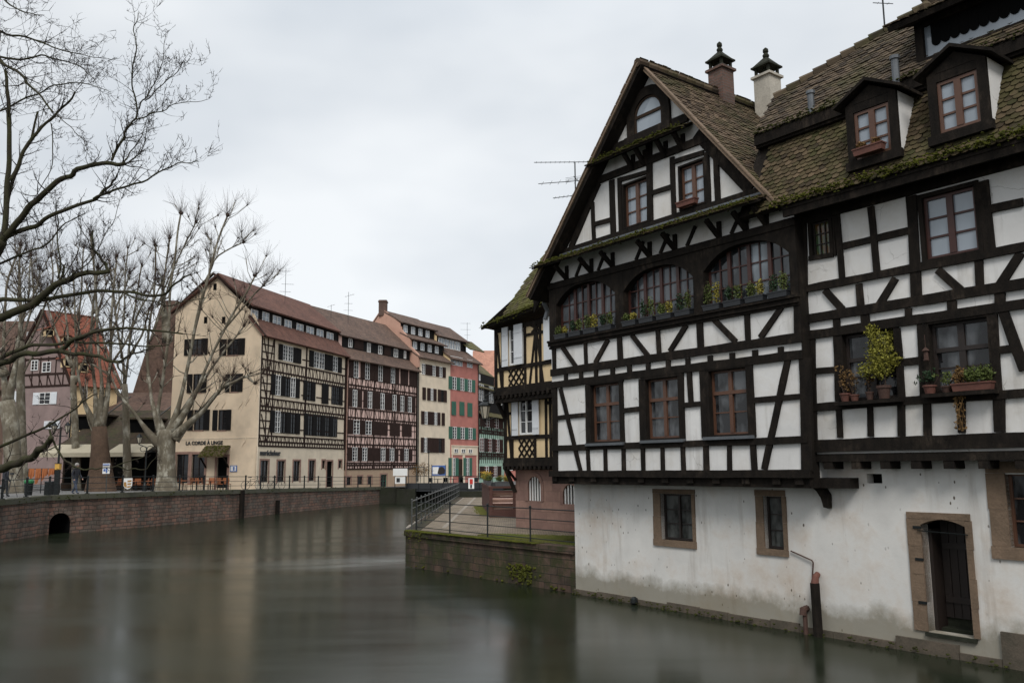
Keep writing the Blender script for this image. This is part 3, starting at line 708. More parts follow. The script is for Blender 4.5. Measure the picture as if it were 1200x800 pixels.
# rake boards (dark, on wall) + wide soffit + verge boards
RS = math.hypot(APX[0]-SL0, APX[1]-9.5)
slp = SLP
def rake(sgn, z_end, w, dz, o0, o1, mb_):
    x_end = APX[0]+sgn*(APX[1]-z_end)/(slp if sgn > 0 else SLL)
    mb_.slab(PLf, [(APX[0], APX[1]-dz), (x_end, z_end-dz), (x_end, z_end-dz-w), (APX[0], APX[1]-dz-w)], o0, o1)
rake(-1, 8.6, .42, .1, .0, .055, tb); rake(1, 9.25, .10, .08, .0, .05, tb)
def casing(m_, pl, rc, w=.05, o0=-.17, o1=.05, side=.07):
    a0, a1, b0, b1 = rc
    m_.box(pl, a0-side, a0+.012, b0-.03, b1+side, o0, o1); m_.box(pl, a1-.012, a1+side, b0-.03, b1+side, o0, o1+.001)
    m_.box(pl, a0, a1, b1-.012, b1+side, o0, o1-.002); m_.box(pl, a0, a1, b0-.03, b0+.012, o0, o1-.001)
for rc in (W1, W2, W3): casing(tb, PLf, rc)
for rc in (GA, GB): casing(tb, PLf, rc, side=.035)
tb.box(PLf, SL1-.02, SL1+.012, 3.1, 9.4, -.3, .043)
tb.build('timber_frame', MT('timber'), H)
# cornice strips etc in the top triangle
tk = MB()
ga = k1.quad((398, 320), (595, 250), (605, 530), (400, 610))
cxw, wz0, wz1 = (ga[0]+ga[1])/2, ga[2], 12.75
hw = (ga[1]-ga[0])/2; wz1 = k1(520, 312)[1]
def arc_pts(cx, z, r, n=12, r2=None): return [(cx+r*math.cos(math.pi*k/n), z+(r2 or r)*math.sin(math.pi*k/n)) for k in range(n+1)]
zc = wz1-hw*1.0
for k in range(12):      # arched dark surround
    i, o_ = arc_pts(cxw, zc, hw), arc_pts(cxw, zc, hw+.26)
    tk.slab(PLf, [i[k], o_[k], o_[k+1], i[k+1]], -.02, .09)
tk.box(PLf, cxw-hw-.26, cxw-hw, wz0-.05, zc, -.02, .088); tk.box(PLf, cxw+hw, cxw+hw+.26, wz0-.05, zc, -.02, .088)
tk.box(PLf, cxw-hw-.3, cxw+hw+.3, wz0-.22, wz0-.02, -.02, .16)
z2 = (k1(230, 690)[1]+k1(800, 490)[1])/2
tk.box(PLf, APX[0]-half_at(z2), APX[0]+half_at(z2), z2-.12, z2+.1, -.02, .075)
z3 = k1(640, 720)[1]
tk.build('gable_trim', MT('timber'), H)
mb = MB(); i_ = arc_pts(cxw, zc, hw-.05); mb.slab(PLf, [(cxw-hw+.05, wz0)]+i_[::-1]+[(cxw+hw-.05, wz0)], .0, .02)
aw = mb.build('window', MT('pane_sky'), H)
mb = MB(); 
for k in range(12):
    i, o_ = arc_pts(cxw, zc, hw-.06), arc_pts(cxw, zc, hw)
    mb.slab(PLf, [i[k], o_[k], o_[k+1], i[k+1]], .0, .05)
mb.box(PLf, cxw-hw, cxw-hw+.06, wz0-.02, zc, 0, .05); mb.box(PLf, cxw+hw-.06, cxw+hw, wz0-.02, zc, 0, .05); mb.box(PLf, cxw-hw+.06, cxw+hw-.06, wz0+.42, wz0+.5, 0, .055); mb.box(PLf, cxw-hw+.06, cxw+hw-.06, wz0-.02, wz0+.05, 0, .05)
mb.build('frame', MT('timber_brown'), aw)
# arcade panel: dark board with three segmental arches
mb = MB(); top = 8.85
n = 130
def arch_top(x):
    for a in ARH:
        if a[0] < x < a[1]:
            t = (x-a[0])/(a[1]-a[0])*2-1; return a[3]-.05-.5*abs(t)**2.6
    return None
for i in range(n):
    x0, x1 = SL0+(SL1-SL0)*i/n, SL0+(SL1-SL0)*(i+1)/n; z = arch_top((x0+x1)/2)
    if z is None: mb.box(PLf, x0, x1, ZS, top, -.02, .07)
    else: mb.slab(PLf, [(x0, arch_top(x0+1e-4) or z), (x1, arch_top(x1-1e-4) or z), (x1, top), (x0, top)], -.16, .07)
mb.box(PLf, SL0-.02, SL1+.02, 8.66, 8.78, .07, .1)
mb.box(PLf, SL0-.02, SL1+.02, ZS-.04, ZS+.02, .0, .16)
for a in ARH: mb.box(PLf, a[0]-.03, a[0]+.04, ZS, top-.2, -.18, .075)
mb.build('arcade_panel', MT('timber'), H)
for k, a in enumerate(ARH): window(PLf, (a[0]+.02, a[1]-.02, ZS+.02, a[3]), H, 'wood_red', ('pane_arc', 'pane_arc', 'pane_half')[k], 8, 3, -.17, .07, .09, .03, sashw=2)
for k, rc in enumerate((W1, W2, W3)): window(PLf, rc, H, 'wood_frame', 'pane_lace_reflect', 2, 4 if 0 else 3, -.13, .06, .10, .03, trans=.66)
for rc, pn in ((GA, 'pane_sky'), (GB, 'pane_sky')): window(PLf, rc, H, 'wood_frame', pn, 2, 3, -.10, .06, .11, .035)
# pent roof with brackets
def pent(z, s0, s1, drop=.3, out_=.62, name='pent_roof', tw=.16):
    e0 = PLf.pt(s0, z-drop, out_); V = (PLf.pt(0, z, 0)-PLf.pt(0, z-drop, out_)).normalized()
    pl = Pl(e0, PLf.U, V, face=(0, 0, 1)); 
    if pl.N.z < 0: pl.N = -pl.N
    Lr = math.hypot(drop, out_); Wd = s1-s0
    m_ = MB(); m_.slab(pl, [(0, 0), (Wd, 0), (Wd, Lr), (0, Lr)], -.05, -.002); r_ = m_.build(name, MT('timber'), H)
    t_ = tiles(pl, [(0, -.04), (Wd, -.04), (Wd, Lr-.05), (0, Lr-.05)], tw, .11, .0, .02, .17); t_.build('roof_tile', MT('tiles_mossy'), r_)
    m_ = MB(); moss_strip(m_, pl.pt(0, .05, .05), pl.pt(Wd, .05, .05), int(Wd*150), .022, .06); m_.build('moss', MT('moss'), r_)
    return r_
_p6 = PLf.shift(.62); zp1 = (_p6.hit(660, 303)[1]+_p6.hit(860, 243)[1])/2+.31
pent(zp1, SL0-.12, SL1-.55)
_p5 = PLf.shift(.5); zp2 = (_p5.hit(740, 172.5)[1]+_p5.hit(806, 146)[1])/2+.24
pent(zp2, APX[0]-half_at(zp2, -.1), APX[0]+half_at(zp2, .25), .22, .5)
def bracket(s, ztop, zbot, out_):
    br = MB()
    br.box(PLf, s-.06, s+.06, zbot, ztop, -.02, .05)
    d = PLf.pt(s, 0, 0)
    a, b = PLf.pt(s, zbot+.03, .06), PLf.pt(s, ztop-.04, out_)
    br.bar(a, b, .10, .10, up=PLf.U); br.build('eave_bracket', MT('timber'), H)
for x, y in ((95, 330), (205, 300), (300, 262), (465, 225), (578, 195), (775, 140), (895, 110), (985, 95)): s = c5(x, y)[0]; bracket(s, 9.24, 8.85, .48)
for x in (150, 250, 420, 530, 650, 850): 
    s = c5(x, 300-(x-100)*.27)[0]; br = MB(); br.beam(PLf, (s-.16, 8.86), (s+.14, 9.3), .09, -.02, .04); br.build('brace', MT('timber'), H)
for x, y, f in ((470, 760, k1), (745, 640, k1), (385, 760, k1), (620, 680, k1)): s = f(x, y)[0]; bracket(s, zp2-.2, zp2-.62, .36)

# ---- right storeys (plane PRf)
r8 = Fr(PRf, 930, 180, 4); r9 = Fr(PRf, 930, 340, 4); SA = 8.16
wS = r8.quad((85, 325), (170, 305), (178, 470), (92, 485)); wT = r8.quad((603, 205), (848, 152), (880, 458), (622, 498))
wA = r9.quad((232, 205), (478, 180), (500, 505), (245, 520)); wBq = r9.quad((640, 158), (918, 120), (938, 462), (650, 485))
EX = wT[0]-wA[0]
more = [(12.75, 13.9, 4.9, 6.55), (13.0, 14.1, 7.45, 8.75)]
mb = MB(); wall(mb, PRf, SA, SR, 3.75, 9.3, [wS, wT, wA, wBq]+more, .2)
mb.add([PRf.pt(SR, 3.7), PRf.pt(SR, 9.3), PRf.pt(SR, 9.3, -9), PRf.pt(SR, 3.7, -9)], [(0, 1, 2, 3)])
mb.build('infill_wall', MT('white_plaster'), H)
tb = MB(); ext = lambda f, q: None
def lv(f, x0, y0, x1, y1, w, o1, s0=SA-.02, s1=SR): level(f, x0, y0, x1, y1, w, o1, s0, s1, tb)
lv(r8, 75, 632, 1080, 440, .16, .07); lv(r8, 60, 780, 1080, 605, .19, .068); lv(r9, 75, 213, 1080, 62, .18, .066); lv(r9, 110, 548, 1080, 482, .16, .064)
def B2(f, x0, y0, x1, y1, w, o1=.048): tb.beam(PRf, f(x0, y0), f(x1, y1), w, -.03, o1+random.uniform(0, .005), .008)
for q, w in (((205, 285, 232, 590), .13), ((365, 250, 395, 560), .13), ((555, 200, 580, 680), .2), ((890, 130, 925, 460), .2), ((30, 280, 40, 790), .34), ((310, 610, 318, 715), .14), ((870, 500, 877, 625), .14), ((150, 640, 232, 732), .15), ((482, 585, 405, 712), .15), ((680, 545, 785, 640), .15), ((1068, 465, 972, 615), .15), ((235, 435, 540, 362), .13), ((910, 265, 1080, 228), .15)): B2(r8, *q, w)
for q, w in (((88, 220, 100, 740), .16), ((205, 210, 215, 520), .14), ((487, 178, 512, 515), .14), ((602, 160, 618, 500), .17), ((935, 112, 957, 470), .17), ((985, 100, 1085, 375), .17), ((100, 380, 195, 372), .13), ((515, 338, 605, 328), .14), ((965, 282, 1035, 272), .13), ((215, 540, 222, 690), .12), ((362, 535, 365, 685), .12), ((507, 525, 510, 685), .14), ((627, 515, 632, 680), .14), ((788, 500, 792, 668), .14), ((965, 485, 970, 665), .19), ((205, 135, 208, 185), .15), ((338, 115, 341, 165), .18), ((540, 85, 542, 135), .13), ((745, 50, 748, 100), .16), ((970, 15, 972, 65), .18)): B2(r9, *q, w)
lv(r9, 110, 735, 1080, 690, .26, .10, SA-.05)
B2(r8, 75, 318, 185, 292, .1); B2(r8, 75, 492, 190, 475, .1); B2(r8, 190, 295, 200, 480, .05)
for s, z0, z1 in ((12.6, 4.2, 6.8), (14.1, 4.2, 6.8), (12.9, 7.3, 9.1), (14.2, 7.3, 9.1), (13.3, 3.9, 4.6), (14.7, 3.9, 4.6)): tb.beam(PRf, (s, z0), (s, z1), .17, -.03, .052, .008)
tb.box(PRf, SA, SR, 8.74, 9.3, -.02, .06)  # head beam deepened so its dark timber stands for shade under the eave
for rc in [wS, wT, wA, wBq]+more: casing(tb, PRf, rc)
tb.build('timber_frame', MT('timber'), H)
mb = MB(); mb.box(PRf, SA, SR, 3.60, 3.76, -.3, .06)
for k in range(12): s = SA+.3+k*.62; mb.box(PRf, s-.1, s+.1, 3.45, 3.6, -.36, .05)
mb.build('joist_end', MT('timber'), H)
# white wall under the right storey up to the jetty
mb = MB(); wall(mb, PB, SA-.6, SR, 3.35, 3.75, []); mb.build('river_wall', MT('river_plaster'), H)
window(PRf, wS, H, 'wood_dark', 'pane_stained', 3, 3, -.08, .04, .03, .02)
window(PRf, wT, H, 'wood_red', 'pane_sky', 2, 3, -.08, .07, .12, .04)
window(PRf, wA, H, 'wood_dark', 'pane_lace_reflect', 2, 3, -.14, .07, .12, .03, trans=.62)
window(PRf, wBq, H, 'wood_dark', 'pane_lace_reflect', 2, 3, -.14, .07, .12, .03, trans=.62)
for rc in more: window(PRf, rc, H, 'wood_dark', 'pane_sky', 2, 3, -.14, .07, .12, .03)
mb = MB()
for rc in (wA, wBq): mb.box(PRf, rc[0]-.1, rc[1]+.1, rc[2]-.09, rc[2]-.02, -.15, .28)
mb.build('sill_board', MT('timber'), H)

# ---- gable roof
GD = 8.5      # depth back from facade
rk = PLf.pt(APX[0], APX[1], OV[-1]); rks = {1: PLf.pt(APX[0], APX[1], OV[1]), -1: PLf.pt(_al[0], _al[1], OV[-1])}; rk = rks[-1]
back = -nH
foot = lambda sgn, z: PLf.pt(APX[0]+(APX[1]-z)/slp, z, OV[1]) if sgn > 0 else PLf.pt(_al[0]-(_al[1]-z)/SLL, z, OV[-1])
def slope_pl(p_eave, p_top, face): return Pl(p_eave, back, (Vector(p_top)-Vector(p_eave)), face=face)
for sgn, z in ((1, 9.12), (-1, 8.5)):
    e = foot(sgn, z); pl = slope_pl(e, rks[sgn], Vector((0, 0, 1))); Ls = (rks[sgn]-e).length
    m_ = MB(); m_.slab(pl, [(0, 0), (GD, 0), (GD, Ls), (0, Ls)], -.16 if sgn < 0 else -.07, -.01); r_ = m_.build('gable_roof', MT('timber'), H)
    t_ = tiles(pl, [(.05, -.03), (GD, -.03), (GD, Ls), (.05, Ls)], .17, .125, .0, .018, .19); t_.build('roof_tile', MT('tiles_brown'), r_)
    m_ = MB(); m_.slab(pl, [(-.05, 0), (.0, 0), (.0, Ls+.02), (-.05, Ls+.02)], -.05, .02)
    nb = int(Ls/.3)
    for k in range(nb): m_.slab(pl, [(-.07, Ls*k/nb), (.06, Ls*k/nb), (.06, Ls*(k+1)/nb-.01), (-.07, Ls*(k+1)/nb-.01)], .022, .045+random.uniform(0, .015))
    m_.build('verge_board', MT('sandstone'), r_)
mb = MB(); x = -.05
while x < GD:
    mb.tube([rk+back*x+Vector((0, 0, -.02)), rk+back*(x+.42)+Vector((0, 0, .02))], [.12, .095], 8); x += .36
mb.build('ridge_tile', MT('tiles_brown'), H)
def chimney(px, py_top, py_base, yd, half, mat_, label_part='chimney'):
    c = at(px, py_base, yd); t_ = at(px, py_top, yd); c.x = t_.x
    ch = MB(); ax, ay = uH, nH
    pl = Pl(Vector((c.x, yd, 0)), uH, (0, 0, 1), face=nH)
    z0, z1 = c.z-1.2, t_.z-half*3.4
    ch.box(pl, -half, half, z0, z1, -half, half); ch.box(pl, -half-.06, half+.06, z1, z1+.07, -half-.06, half+.06)
    o = ch.build('chimney', MT(mat_), H)
    cp = MB(); z = z1+.07; h = half
    for sx in (-1, 1):
        for sy in (-1, 1): cp.box(pl, sx*h*.78-.035, sx*h*.78+.035, z, z+h*.9, sy*h*.78-.035, sy*h*.78+.035)
    cp.lathe(pl.pt(0, z, 0), [(h*.45, 0), (h*.6, h*.3), (h*.45, h*.8)], 8)
    zz = z+h*.9; b4 = [pl.pt(a*(h+.05), zz, b*(h+.05)) for a, b in ((-1, -1), (1, -1), (1, 1), (-1, 1))]
    cp.prism(b4, (0, 0, .05))
    for sg in (-1, 1):   # crossed little gables
        cp.add([pl.pt(-h-.02, zz+.05, sg*(h+.03)), pl.pt(h+.02, zz+.05, sg*(h+.03)), pl.pt(0, zz+h*1.5, 0)], [(0, 1, 2)])
        cp.add([pl.pt(sg*(h+.03), zz+.05, -h-.02), pl.pt(sg*(h+.03), zz+.05, h+.02), pl.pt(0, zz+h*1.5, 0)], [(0, 1, 2)])
    cp.lathe(pl.pt(0, zz+h*1.3, 0), [(h*.32, 0), (h*.38, .05), (h*.2, .13), (h*.32, .17), (h*.3, .24), (.02, .3)], 8)
    cp.build('chimney_cap', MT('dirty_concrete'), o)
    return o
rkd = rk + back*3.0
chimney(843, 52, 106, (rk+back*3.35).y, .25, 'chimney_brick')
chimney(897, 58, 130, (rk+back*4.6).y-.3, .27, 'render_pale')

# ---- mansard of the right wing
zE = 9.07; pe = PRf.pt(SA-.25, zE, .6)
zM = 11.05; pm = PRf.pt(SA-.25, zM, -.35)
PM = Pl(pe, uH, pm-pe, face=Vector((0, 0, 1))+nH); LM = (pm-pe).length; WM = SR-SA+.5
mb = MB(); mb.slab(PM, [(-1.0, 0), (WM, 0), (WM, LM), (-1.0, LM)], -.12, -.01); r_ = mb.build('mansard_roof', MT('timber'), H)
t_ = tiles(PM, [(-.6, -.03), (WM, -.03), (WM, LM-.12), (-.6, LM-.12)], .16, .118, .0, .018, .19, .014, 5, .035); t_.build('roof_tile', MT('tiles_mossy'), r_)
mb = MB(); moss_strip(mb, PM.pt(-.1, .05, .06), PM.pt(WM, .05, .06), 1300, .028, .09); mb.build('moss', MT('moss'), r_)
mb = MB(); mb.box(PRf, SA-.1, SR, 8.98, 9.04, -.1, .58); mb.box(PRf, SA-.1, SR, 8.82, 9.0, .5, .56); mb.build('eave_soffit', MT('timber'), H)
# upper roof
fu = Fr(PRf, 860, 0, 3.48)
ue = PRf.pt(0, 0, -.05); 
pu = Fr(PRf.shift(-.05))
zu = (pu(883, 159)[1]+pu(983, 123)[1])/2; su0 = pu(883, 159)[0]
PU = Pl(PRf.pt(0, zu, -.05), uH, (-nH)*math.cos(R(47))+Vector((0, 0, 1))*math.sin(R(47)), face=(0, 0, 1))
hU = lambda x, y: PU.hit(x, y)
top1 = hU(908, 116); top2 = hU(1098, 0)
dv = ((top2[0]-top1[0]), (top2[1]-top1[1]))
LT = 8.5; top3 = (top2[0]+dv[0]*(LT-top2[1])/dv[1], LT)
upoly = [(su0, 0), (SR+.3, 0), (SR+.3, LT), top3, (top1[0]-.1, top1[1])]
mb = MB(); mb.slab(PU, upoly, -.14, -.01); u_ = mb.build('upper_roof', MT('timber'), H)
t_ = tiles(PU, upoly, .18, .135, .0, .018, .2); t_.build('roof_tile', MT('tiles_upper'), u_)
mb = MB(); p, q = PU.pt(*top1), PU.pt(*top3); nseg = int((q-p).length/.34)
for k in range(nseg):
    a = p.lerp(q, k/nseg); b = p.lerp(q, (k+1.15)/nseg); mb.tube([a+Vector((0, 0, .02)), b+Vector((0, 0, -.01))], [.13, .1], 7)
mb.build('ridge_tile', MT('tiles_upper'), u_)
mb = MB()  # back slope closing the hip
a, b, c, d = PU.pt(*upoly[0], -.05), PU.pt(*top1, -.05), PU.pt(*top3, -.05), PU.pt(SR+.3, LT, -.05)
mb.add([a, b, b-nH*6-Vector((0, 0, 5))], [(0, 1, 2)]); mb.add([b, c, c-nH*5-Vector((0, 0, 6)), b-nH*6-Vector((0, 0, 5))], [(0, 1, 2, 3)]); mb.add([c, d, d-nH*6-Vector((0, 0, 6)), c-nH*6-Vector((0, 0, 6))], [(0, 1, 2, 3)])
mb.build('back_slope', MT('tiles_upper'), u_)
mb = MB(); moss_strip(mb, PU.pt(su0, .03, .04), PU.pt(SR, .03, .04), 700, .025, .07); mb.build('moss', MT('moss_dark'), u_)
mb = MB(); mb.box(PRf, su0, SR, zu-.24, zu-.02, -.11, -.06); mb.box(PRf, su0, SR, zu-.3, zu-.1, -.5, -.12); mb.build('eave_board', MT('timber'), u_)
# two dormers in the mansard
def dormer(rc, off, cap, name='dormer'):
    pl = PRf.shift(off); a0, a1, b0, b1 = rc; e = .17; D = MB()
    zc1 = b1+.18
    D.box(pl, a0-e, a0-.005, b0-.16, zc1, -.02, .05); D.box(pl, a1+.005, a1+e, b0-.16, zc1, -.02, .05)
    D.box(pl, a0-e, a1+e, b1+.01, zc1-.005, -.021, .045); D.box(pl, a0-e-.04, a1+e+.04, b0-.2, b0-.02, -.02, .10)
    c = (a0+a1)/2
    D.slab(pl, [(a0-e, zc1), (a1+e, zc1), (c, zc1+.3)], -.02, .05)
    d_ = D.build(name, MT('timber'), H)
    m_ = MB()   # gabled cap boards running back
    for sg in (-1, 1):
        xe = c+sg*((a1-a0)/2+e+.18)
        m_.slab(pl, [(c, zc1+.36), (xe, zc1-.02), (xe, zc1+.04), (c, zc1+.43)], -1.8, .2)
    m_.build('dormer_roof', MT('timber'), d_)
    m_ = MB()
    for x in (a0-e, a1+e-.03):
        m_.prism([pl.pt(x, b0-.16, -.02), pl.pt(x, zc1, -.02), pl.pt(x, zc1, -1.1)], pl.U*.03)
    m_.build('dormer_cheek', MT('white_plaster'), d_)
    w_ = window(pl, rc, d_, 'wood_frame', 'pane_sky', 2, 3, -.03, .06, .12, .04)
    return d_
fD = Fr(PRf.shift(.5), 860, 0, 3.48)
D1 = fD.quad((487, 465), (630, 420), (650, 608), (510, 658)); D2 = fD.quad((828, 340), (988, 290), (1018, 495), (848, 548))
dm1 = dormer(D1, .5, 0); dm2 = dormer(D2, .5, 0)
# shed dormer with a long window high on the upper roof
PS = PRf.shift(-.45); fS = Fr(PS, 1040, 0, 6.67)
q = fS.quad((290, 300), (1000, 60), (1000, 170), (290, 470)); zb = fS(330, 455)[1]*.75+fS(930, 205)[1]*.25; a0 = fS(230, 400)[0]; a1 = SR
mb = MB(); zt = fS(120, 265)[1]+.0
ztop = zb+.8
mb.box(PS, a0, a1, zb-.2, zb, -.3, .06); mb.box(PS, a0, a0+.16, zb, ztop, -.2, .05); mb.box(PS, a0+3.4, a0+3.6, zb, ztop, -.2, .05); mb.box(PS, a0, a1, ztop-.12, ztop, -.2, .05)
mb.prism([PS.pt(a0, zb-.2, 0), PS.pt(a0, ztop, 0), PS.pt(a0, ztop, -1.6)], PS.U*.05)
sd_ = mb.build('shed_dormer', MT('timber'), H)
mb = MB(); mb.box(PS, a0+.16, a1, zb, ztop-.12, -.08, -.04); pn_ = mb.build('pane', MT('pane_sky'), sd_)
mb = MB(); x = a0+.3
while x < a1:       # scalloped valance hanging inside the window head
    mb.slab(PS, [(x, ztop-.1), (x, zb+.30)]+[(x+.09-.09*math.cos(math.pi*k/6), zb+.30-.09*math.sin(math.pi*k/6)) for k in range(1, 6)]+[(x+.18, zb+.30), (x+.18, ztop-.1)], -.035, -.015); x += .184
mb.build('valance', MT('void'), sd_)
p0 = PS.pt(a0-.35, ztop-.02, .45); plS = Pl(p0, uH, (-nH)*math.cos(R(24))+Vector((0, 0, 1))*math.sin(R(24)), face=(0, 0, 1))
mb = MB(); mb.slab(plS, [(0, 0), (a1-a0+.5, 0), (a1-a0+.5, 3.2), (0, 3.2)], -.12, -.01); s_ = mb.build('dormer_roof', MT('timber'), sd_)
tiles(plS, [(0, -.03), (a1-a0+.5, -.03), (a1-a0+.5, 3.1), (0, 3.1)], .18, .135, 0, .018, .2).build('roof_tile', MT('tiles_upper'), sd_)
# vent pipes on the upper roof
for x, y0, y1 in ((1050.5, 66, 97), (951, 107, 130)):
    b = PU.pt(*hU(x, y1)); t1 = at(x, y0, b.y); mb = MB(); hh = t1.z-b.z
    mb.lathe(b-Vector((0, 0, .3)), [(.075, 0), (.075, .3+hh-.08), (.1, .3+hh-.07), (.1, .3+hh)], 10); mb.build('vent_pipe', MT('zinc'), H)
# ridge finial
mb = MB(); c = PU.pt(*hU(1085, 12)); mb.lathe(c, [(.1, 0), (.13, .1), (.06, .2), (.1, .28), (.03, .36)], 8); mb.build('ridge_finial', MT('tiles_upper'), H)
# down-turned gutter spout at left foot of the gable
mb = MB(); c = foot(-1, 8.5)+back*.6; mb.tube([c+Vector((0, 0, .1)), c+Vector((.03, 0, -.15)), c+Vector((.12, .05, -.35)), c+Vector((.05, .05, -.6))], .07, 8); mb.build('gutter_spout', MT('zinc'), H)
# ================================================================== TERRACE, RIVER, GROUND
TZ = 1.24
Tc = atz(475, 663, 0); Tc.z = 0                    # outer corner of the terrace
HC = PB.pt(0, 0); HC.z = 0
def struct(name, mb, mat_): return tag(mb.build(name, MT(mat_)), kind='structure')
mb = MB(); mb.add([(-400, -60, 0), (400, -60, 0), (400, 400, 0), (-400, 400, 0)], [(0, 1, 2, 3)]); struct('water', mb, 'river')
# left quay line: points on the waterline seen in the photo, carried on behind the camera
QP = [(-24.0, -40), (-26.5, 5), (-26.4, 25), (-25.72, 43.7), (-25.96, 48.5), (-23.2, 53.7), (-19.8, 62.74), (-18.6, 69.3), (-15.9, 78.5), (-12.9, 86.6)]
QZ = [2.15, 2.15, 2.12, 2.10, 2.15, 2.15, 2.02, 1.92, 1.74, 1.62]
mb = MB()
n = len(QP)
vs = [(x, y, z-.03) for (x, y), z in zip(QP, QZ)] + [(-300, y, z-.03) for (x, y), z in zip(QP, QZ)]
mb.add(vs, [(i, i+1, n+i+1, n+i)[::-1] for i in range(n-1)])
mb.add([(QP[-1][0], QP[-1][1], 1.59), (-300, QP[-1][1], 1.59), (-300, 400, 1.59), (60, 400, 1.59), (60, 100, 1.59), (2, 88.5, 1.59)], [(0, 5, 4, 3, 2, 1)])
struct('quay_pavement', mb, 'granite_setts')
# back lane ground behind the houses on the right
backp = [HC, HC-nH*3.2, PB.pt(30, 0)-nH*3.2, PB.pt(30, 0)-nH*200, Vector((120, 300, 0)), Vector((2, 88.5, 0)), Vector((-2.2, 72, 0)), Vector((-4.3, 66, 0)), Tc]
mb = MB(); mb.add([(p.x, p.y, TZ) for p in backp], [tuple(range(len(backp)))[::-1]])
g_ = struct('ground', mb, 'cobbles')
# quay wall
wq = thing('quay_wall', 'long reddish stone quay wall with dark coping and an arched culvert along the left bank', 'wall', (-22, 58, 0))
mb = MB(); cp = MB(); mo = MB()
CUL = None
def seg_dirs(i):
    a, b = Vector((*QP[i], 0)), Vector((*QP[i+1], 0)); u = (b-a).normalized(); n_ = Vector((u.y, -u.x, 0)); return a, b, u, n_
for i in range(n-1):
    a, b, u, n_ = seg_dirs(i); z0, z1 = QZ[i]-.28, QZ[i+1]-.28
    Lq = (b-a).length
    if i == 4:   # culvert opening
        pl = Pl(a, u, (0, 0, 1), face=n_); c1 = pl.hit(58.5, 600)[0]; c2 = pl.hit(83, 600)[0]; hz = pl.hit(70, 601)[1]; CUL = (pl, c1, c2, hz)
        r = (c2-c1)/2; cc = (c1+c2)/2
        xs = [0, c1]+[cc-r*math.cos(math.pi*k/12) for k in range(1, 12)]+[c2, Lq]
        top = lambda x: z0+(z1-z0)*x/Lq
        arch = lambda x: hz-r*.9+r*.9*math.sqrt(max(0, 1-((x-cc)/r)**2))
        mb.add([pl.pt(0, -1), pl.pt(c1, -1), pl.pt(c1, top(c1)), pl.pt(0, top(0))], [(0, 1, 2, 3)])
        mb.add([pl.pt(c2, -1), pl.pt(Lq, -1), pl.pt(Lq, top(Lq)), pl.pt(c2, top(c2))], [(0, 1, 2, 3)])
        ax = xs[1:-1]
        for k in range(len(ax)-1): mb.add([pl.pt(ax[k], arch(ax[k])), pl.pt(ax[k+1], arch(ax[k+1])), pl.pt(ax[k+1], top(ax[k+1])), pl.pt(ax[k], top(ax[k]))], [(0, 1, 2, 3)])
    else: mb.add([(a.x, a.y, -1), (b.x, b.y, -1), (b.x, b.y, z1), (a.x, a.y, z0)], [(0, 1, 2, 3)])
    m = max(1, int(Lq/1.1))
    for k in range(m):
        p, q = a.lerp(b, k/m), a.lerp(b, (k+1)/m-.01/m); zz = QZ[i]+(QZ[i+1]-QZ[i])*k/m
        cp.prism([(p+n_*.1).to_tuple()[:2]+(zz-.28,), (q+n_*.1).to_tuple()[:2]+(zz-.28,), (q-n_*.45).to_tuple()[:2]+(zz-.28,), (p-n_*.45).to_tuple()[:2]+(zz-.28,)], (0, 0, .28+random.uniform(0, .02)))
    if i >= 3:
        for k in range(int(Lq*5)):
            c = a.lerp(b, random.random())+n_*random.uniform(.0, .1); zz = QZ[i]+(QZ[i+1]-QZ[i])*.5
            mo.blob((c.x, c.y, zz-.03-random.random()*.2), random.uniform(.03, .09), 5, (1, 1, .5), .4)
mb.build('masonry', MT('quay_stone'), wq); cp.build('coping', MT('coping'), wq)
tag(mo.build('moss', MT('moss_dark'), wq), kind='stuff')
pl, c1, c2, hz = CUL; mb = MB(); r = (c2-c1)/2; cc = (c1+c2)/2
pts = [(c1, -1)]+[(cc-r*math.cos(math.pi*k/12), hz-r*.9+r*.9*math.sin(math.pi*k/12)) for k in range(13)]+[(c2, -1)]
for k in range(len(pts)-1): mb.add([pl.pt(*pts[k], 0), pl.pt(*pts[k+1], 0), pl.pt(*pts[k+1], -3), pl.pt(*pts[k], -3)], [(0, 1, 2, 3)])
mb.add([pl.pt(*p_, -3) for p_ in pts], [tuple(range(len(pts)))]); mb.build('culvert', MT('void'), wq)
mb = MB()
for k in range(9):
    t0, t1 = math.pi*k/9, math.pi*(k+1)/9-.03; R0, R1 = r+.02, r+.3
    f_ = lambda R_, t: (cc-R_*math.cos(t), hz-r*.9+R_*.9*math.sin(t))
    mb.slab(pl, [f_(R0, t0), f_(R0, t1), f_(R1, t1), f_(R1, t0)], -.1, .03)
mb.build('arch_stone', MT('quay_stone'), wq)
# timber fenders against the quay wall
fg = 'mooring posts against the left quay wall'
for k, (px, ytop, w, seg_, lab) in enumerate(((285, 574, .34, 6, 'wide dark timber fender reaching the coping of the left quay wall'), (326.5, 586, .26, 7, 'short black mooring post beside the far part of the left quay wall'))):
    a, b, u, n_ = seg_dirs(seg_-0 if seg_ < 9 else 8); 
    a, b, u, n_ = seg_dirs(5 if k == 0 else 6)
    if k == 0: a, b, u, n_ = seg_dirs(6)
    pl = Pl(a, u, (0, 0, 1), face=n_); s_, z_ = pl.hit(px, ytop, .2); s0_, _ = pl.hit(px, 600, .2)
    mb = MB(); mb.box(pl, s_-w/2, s_+w/2, -.8, z_, .02, .26); o = mb.build('mooring_post', MT('timber')); tag(o, lab, 'post')
    
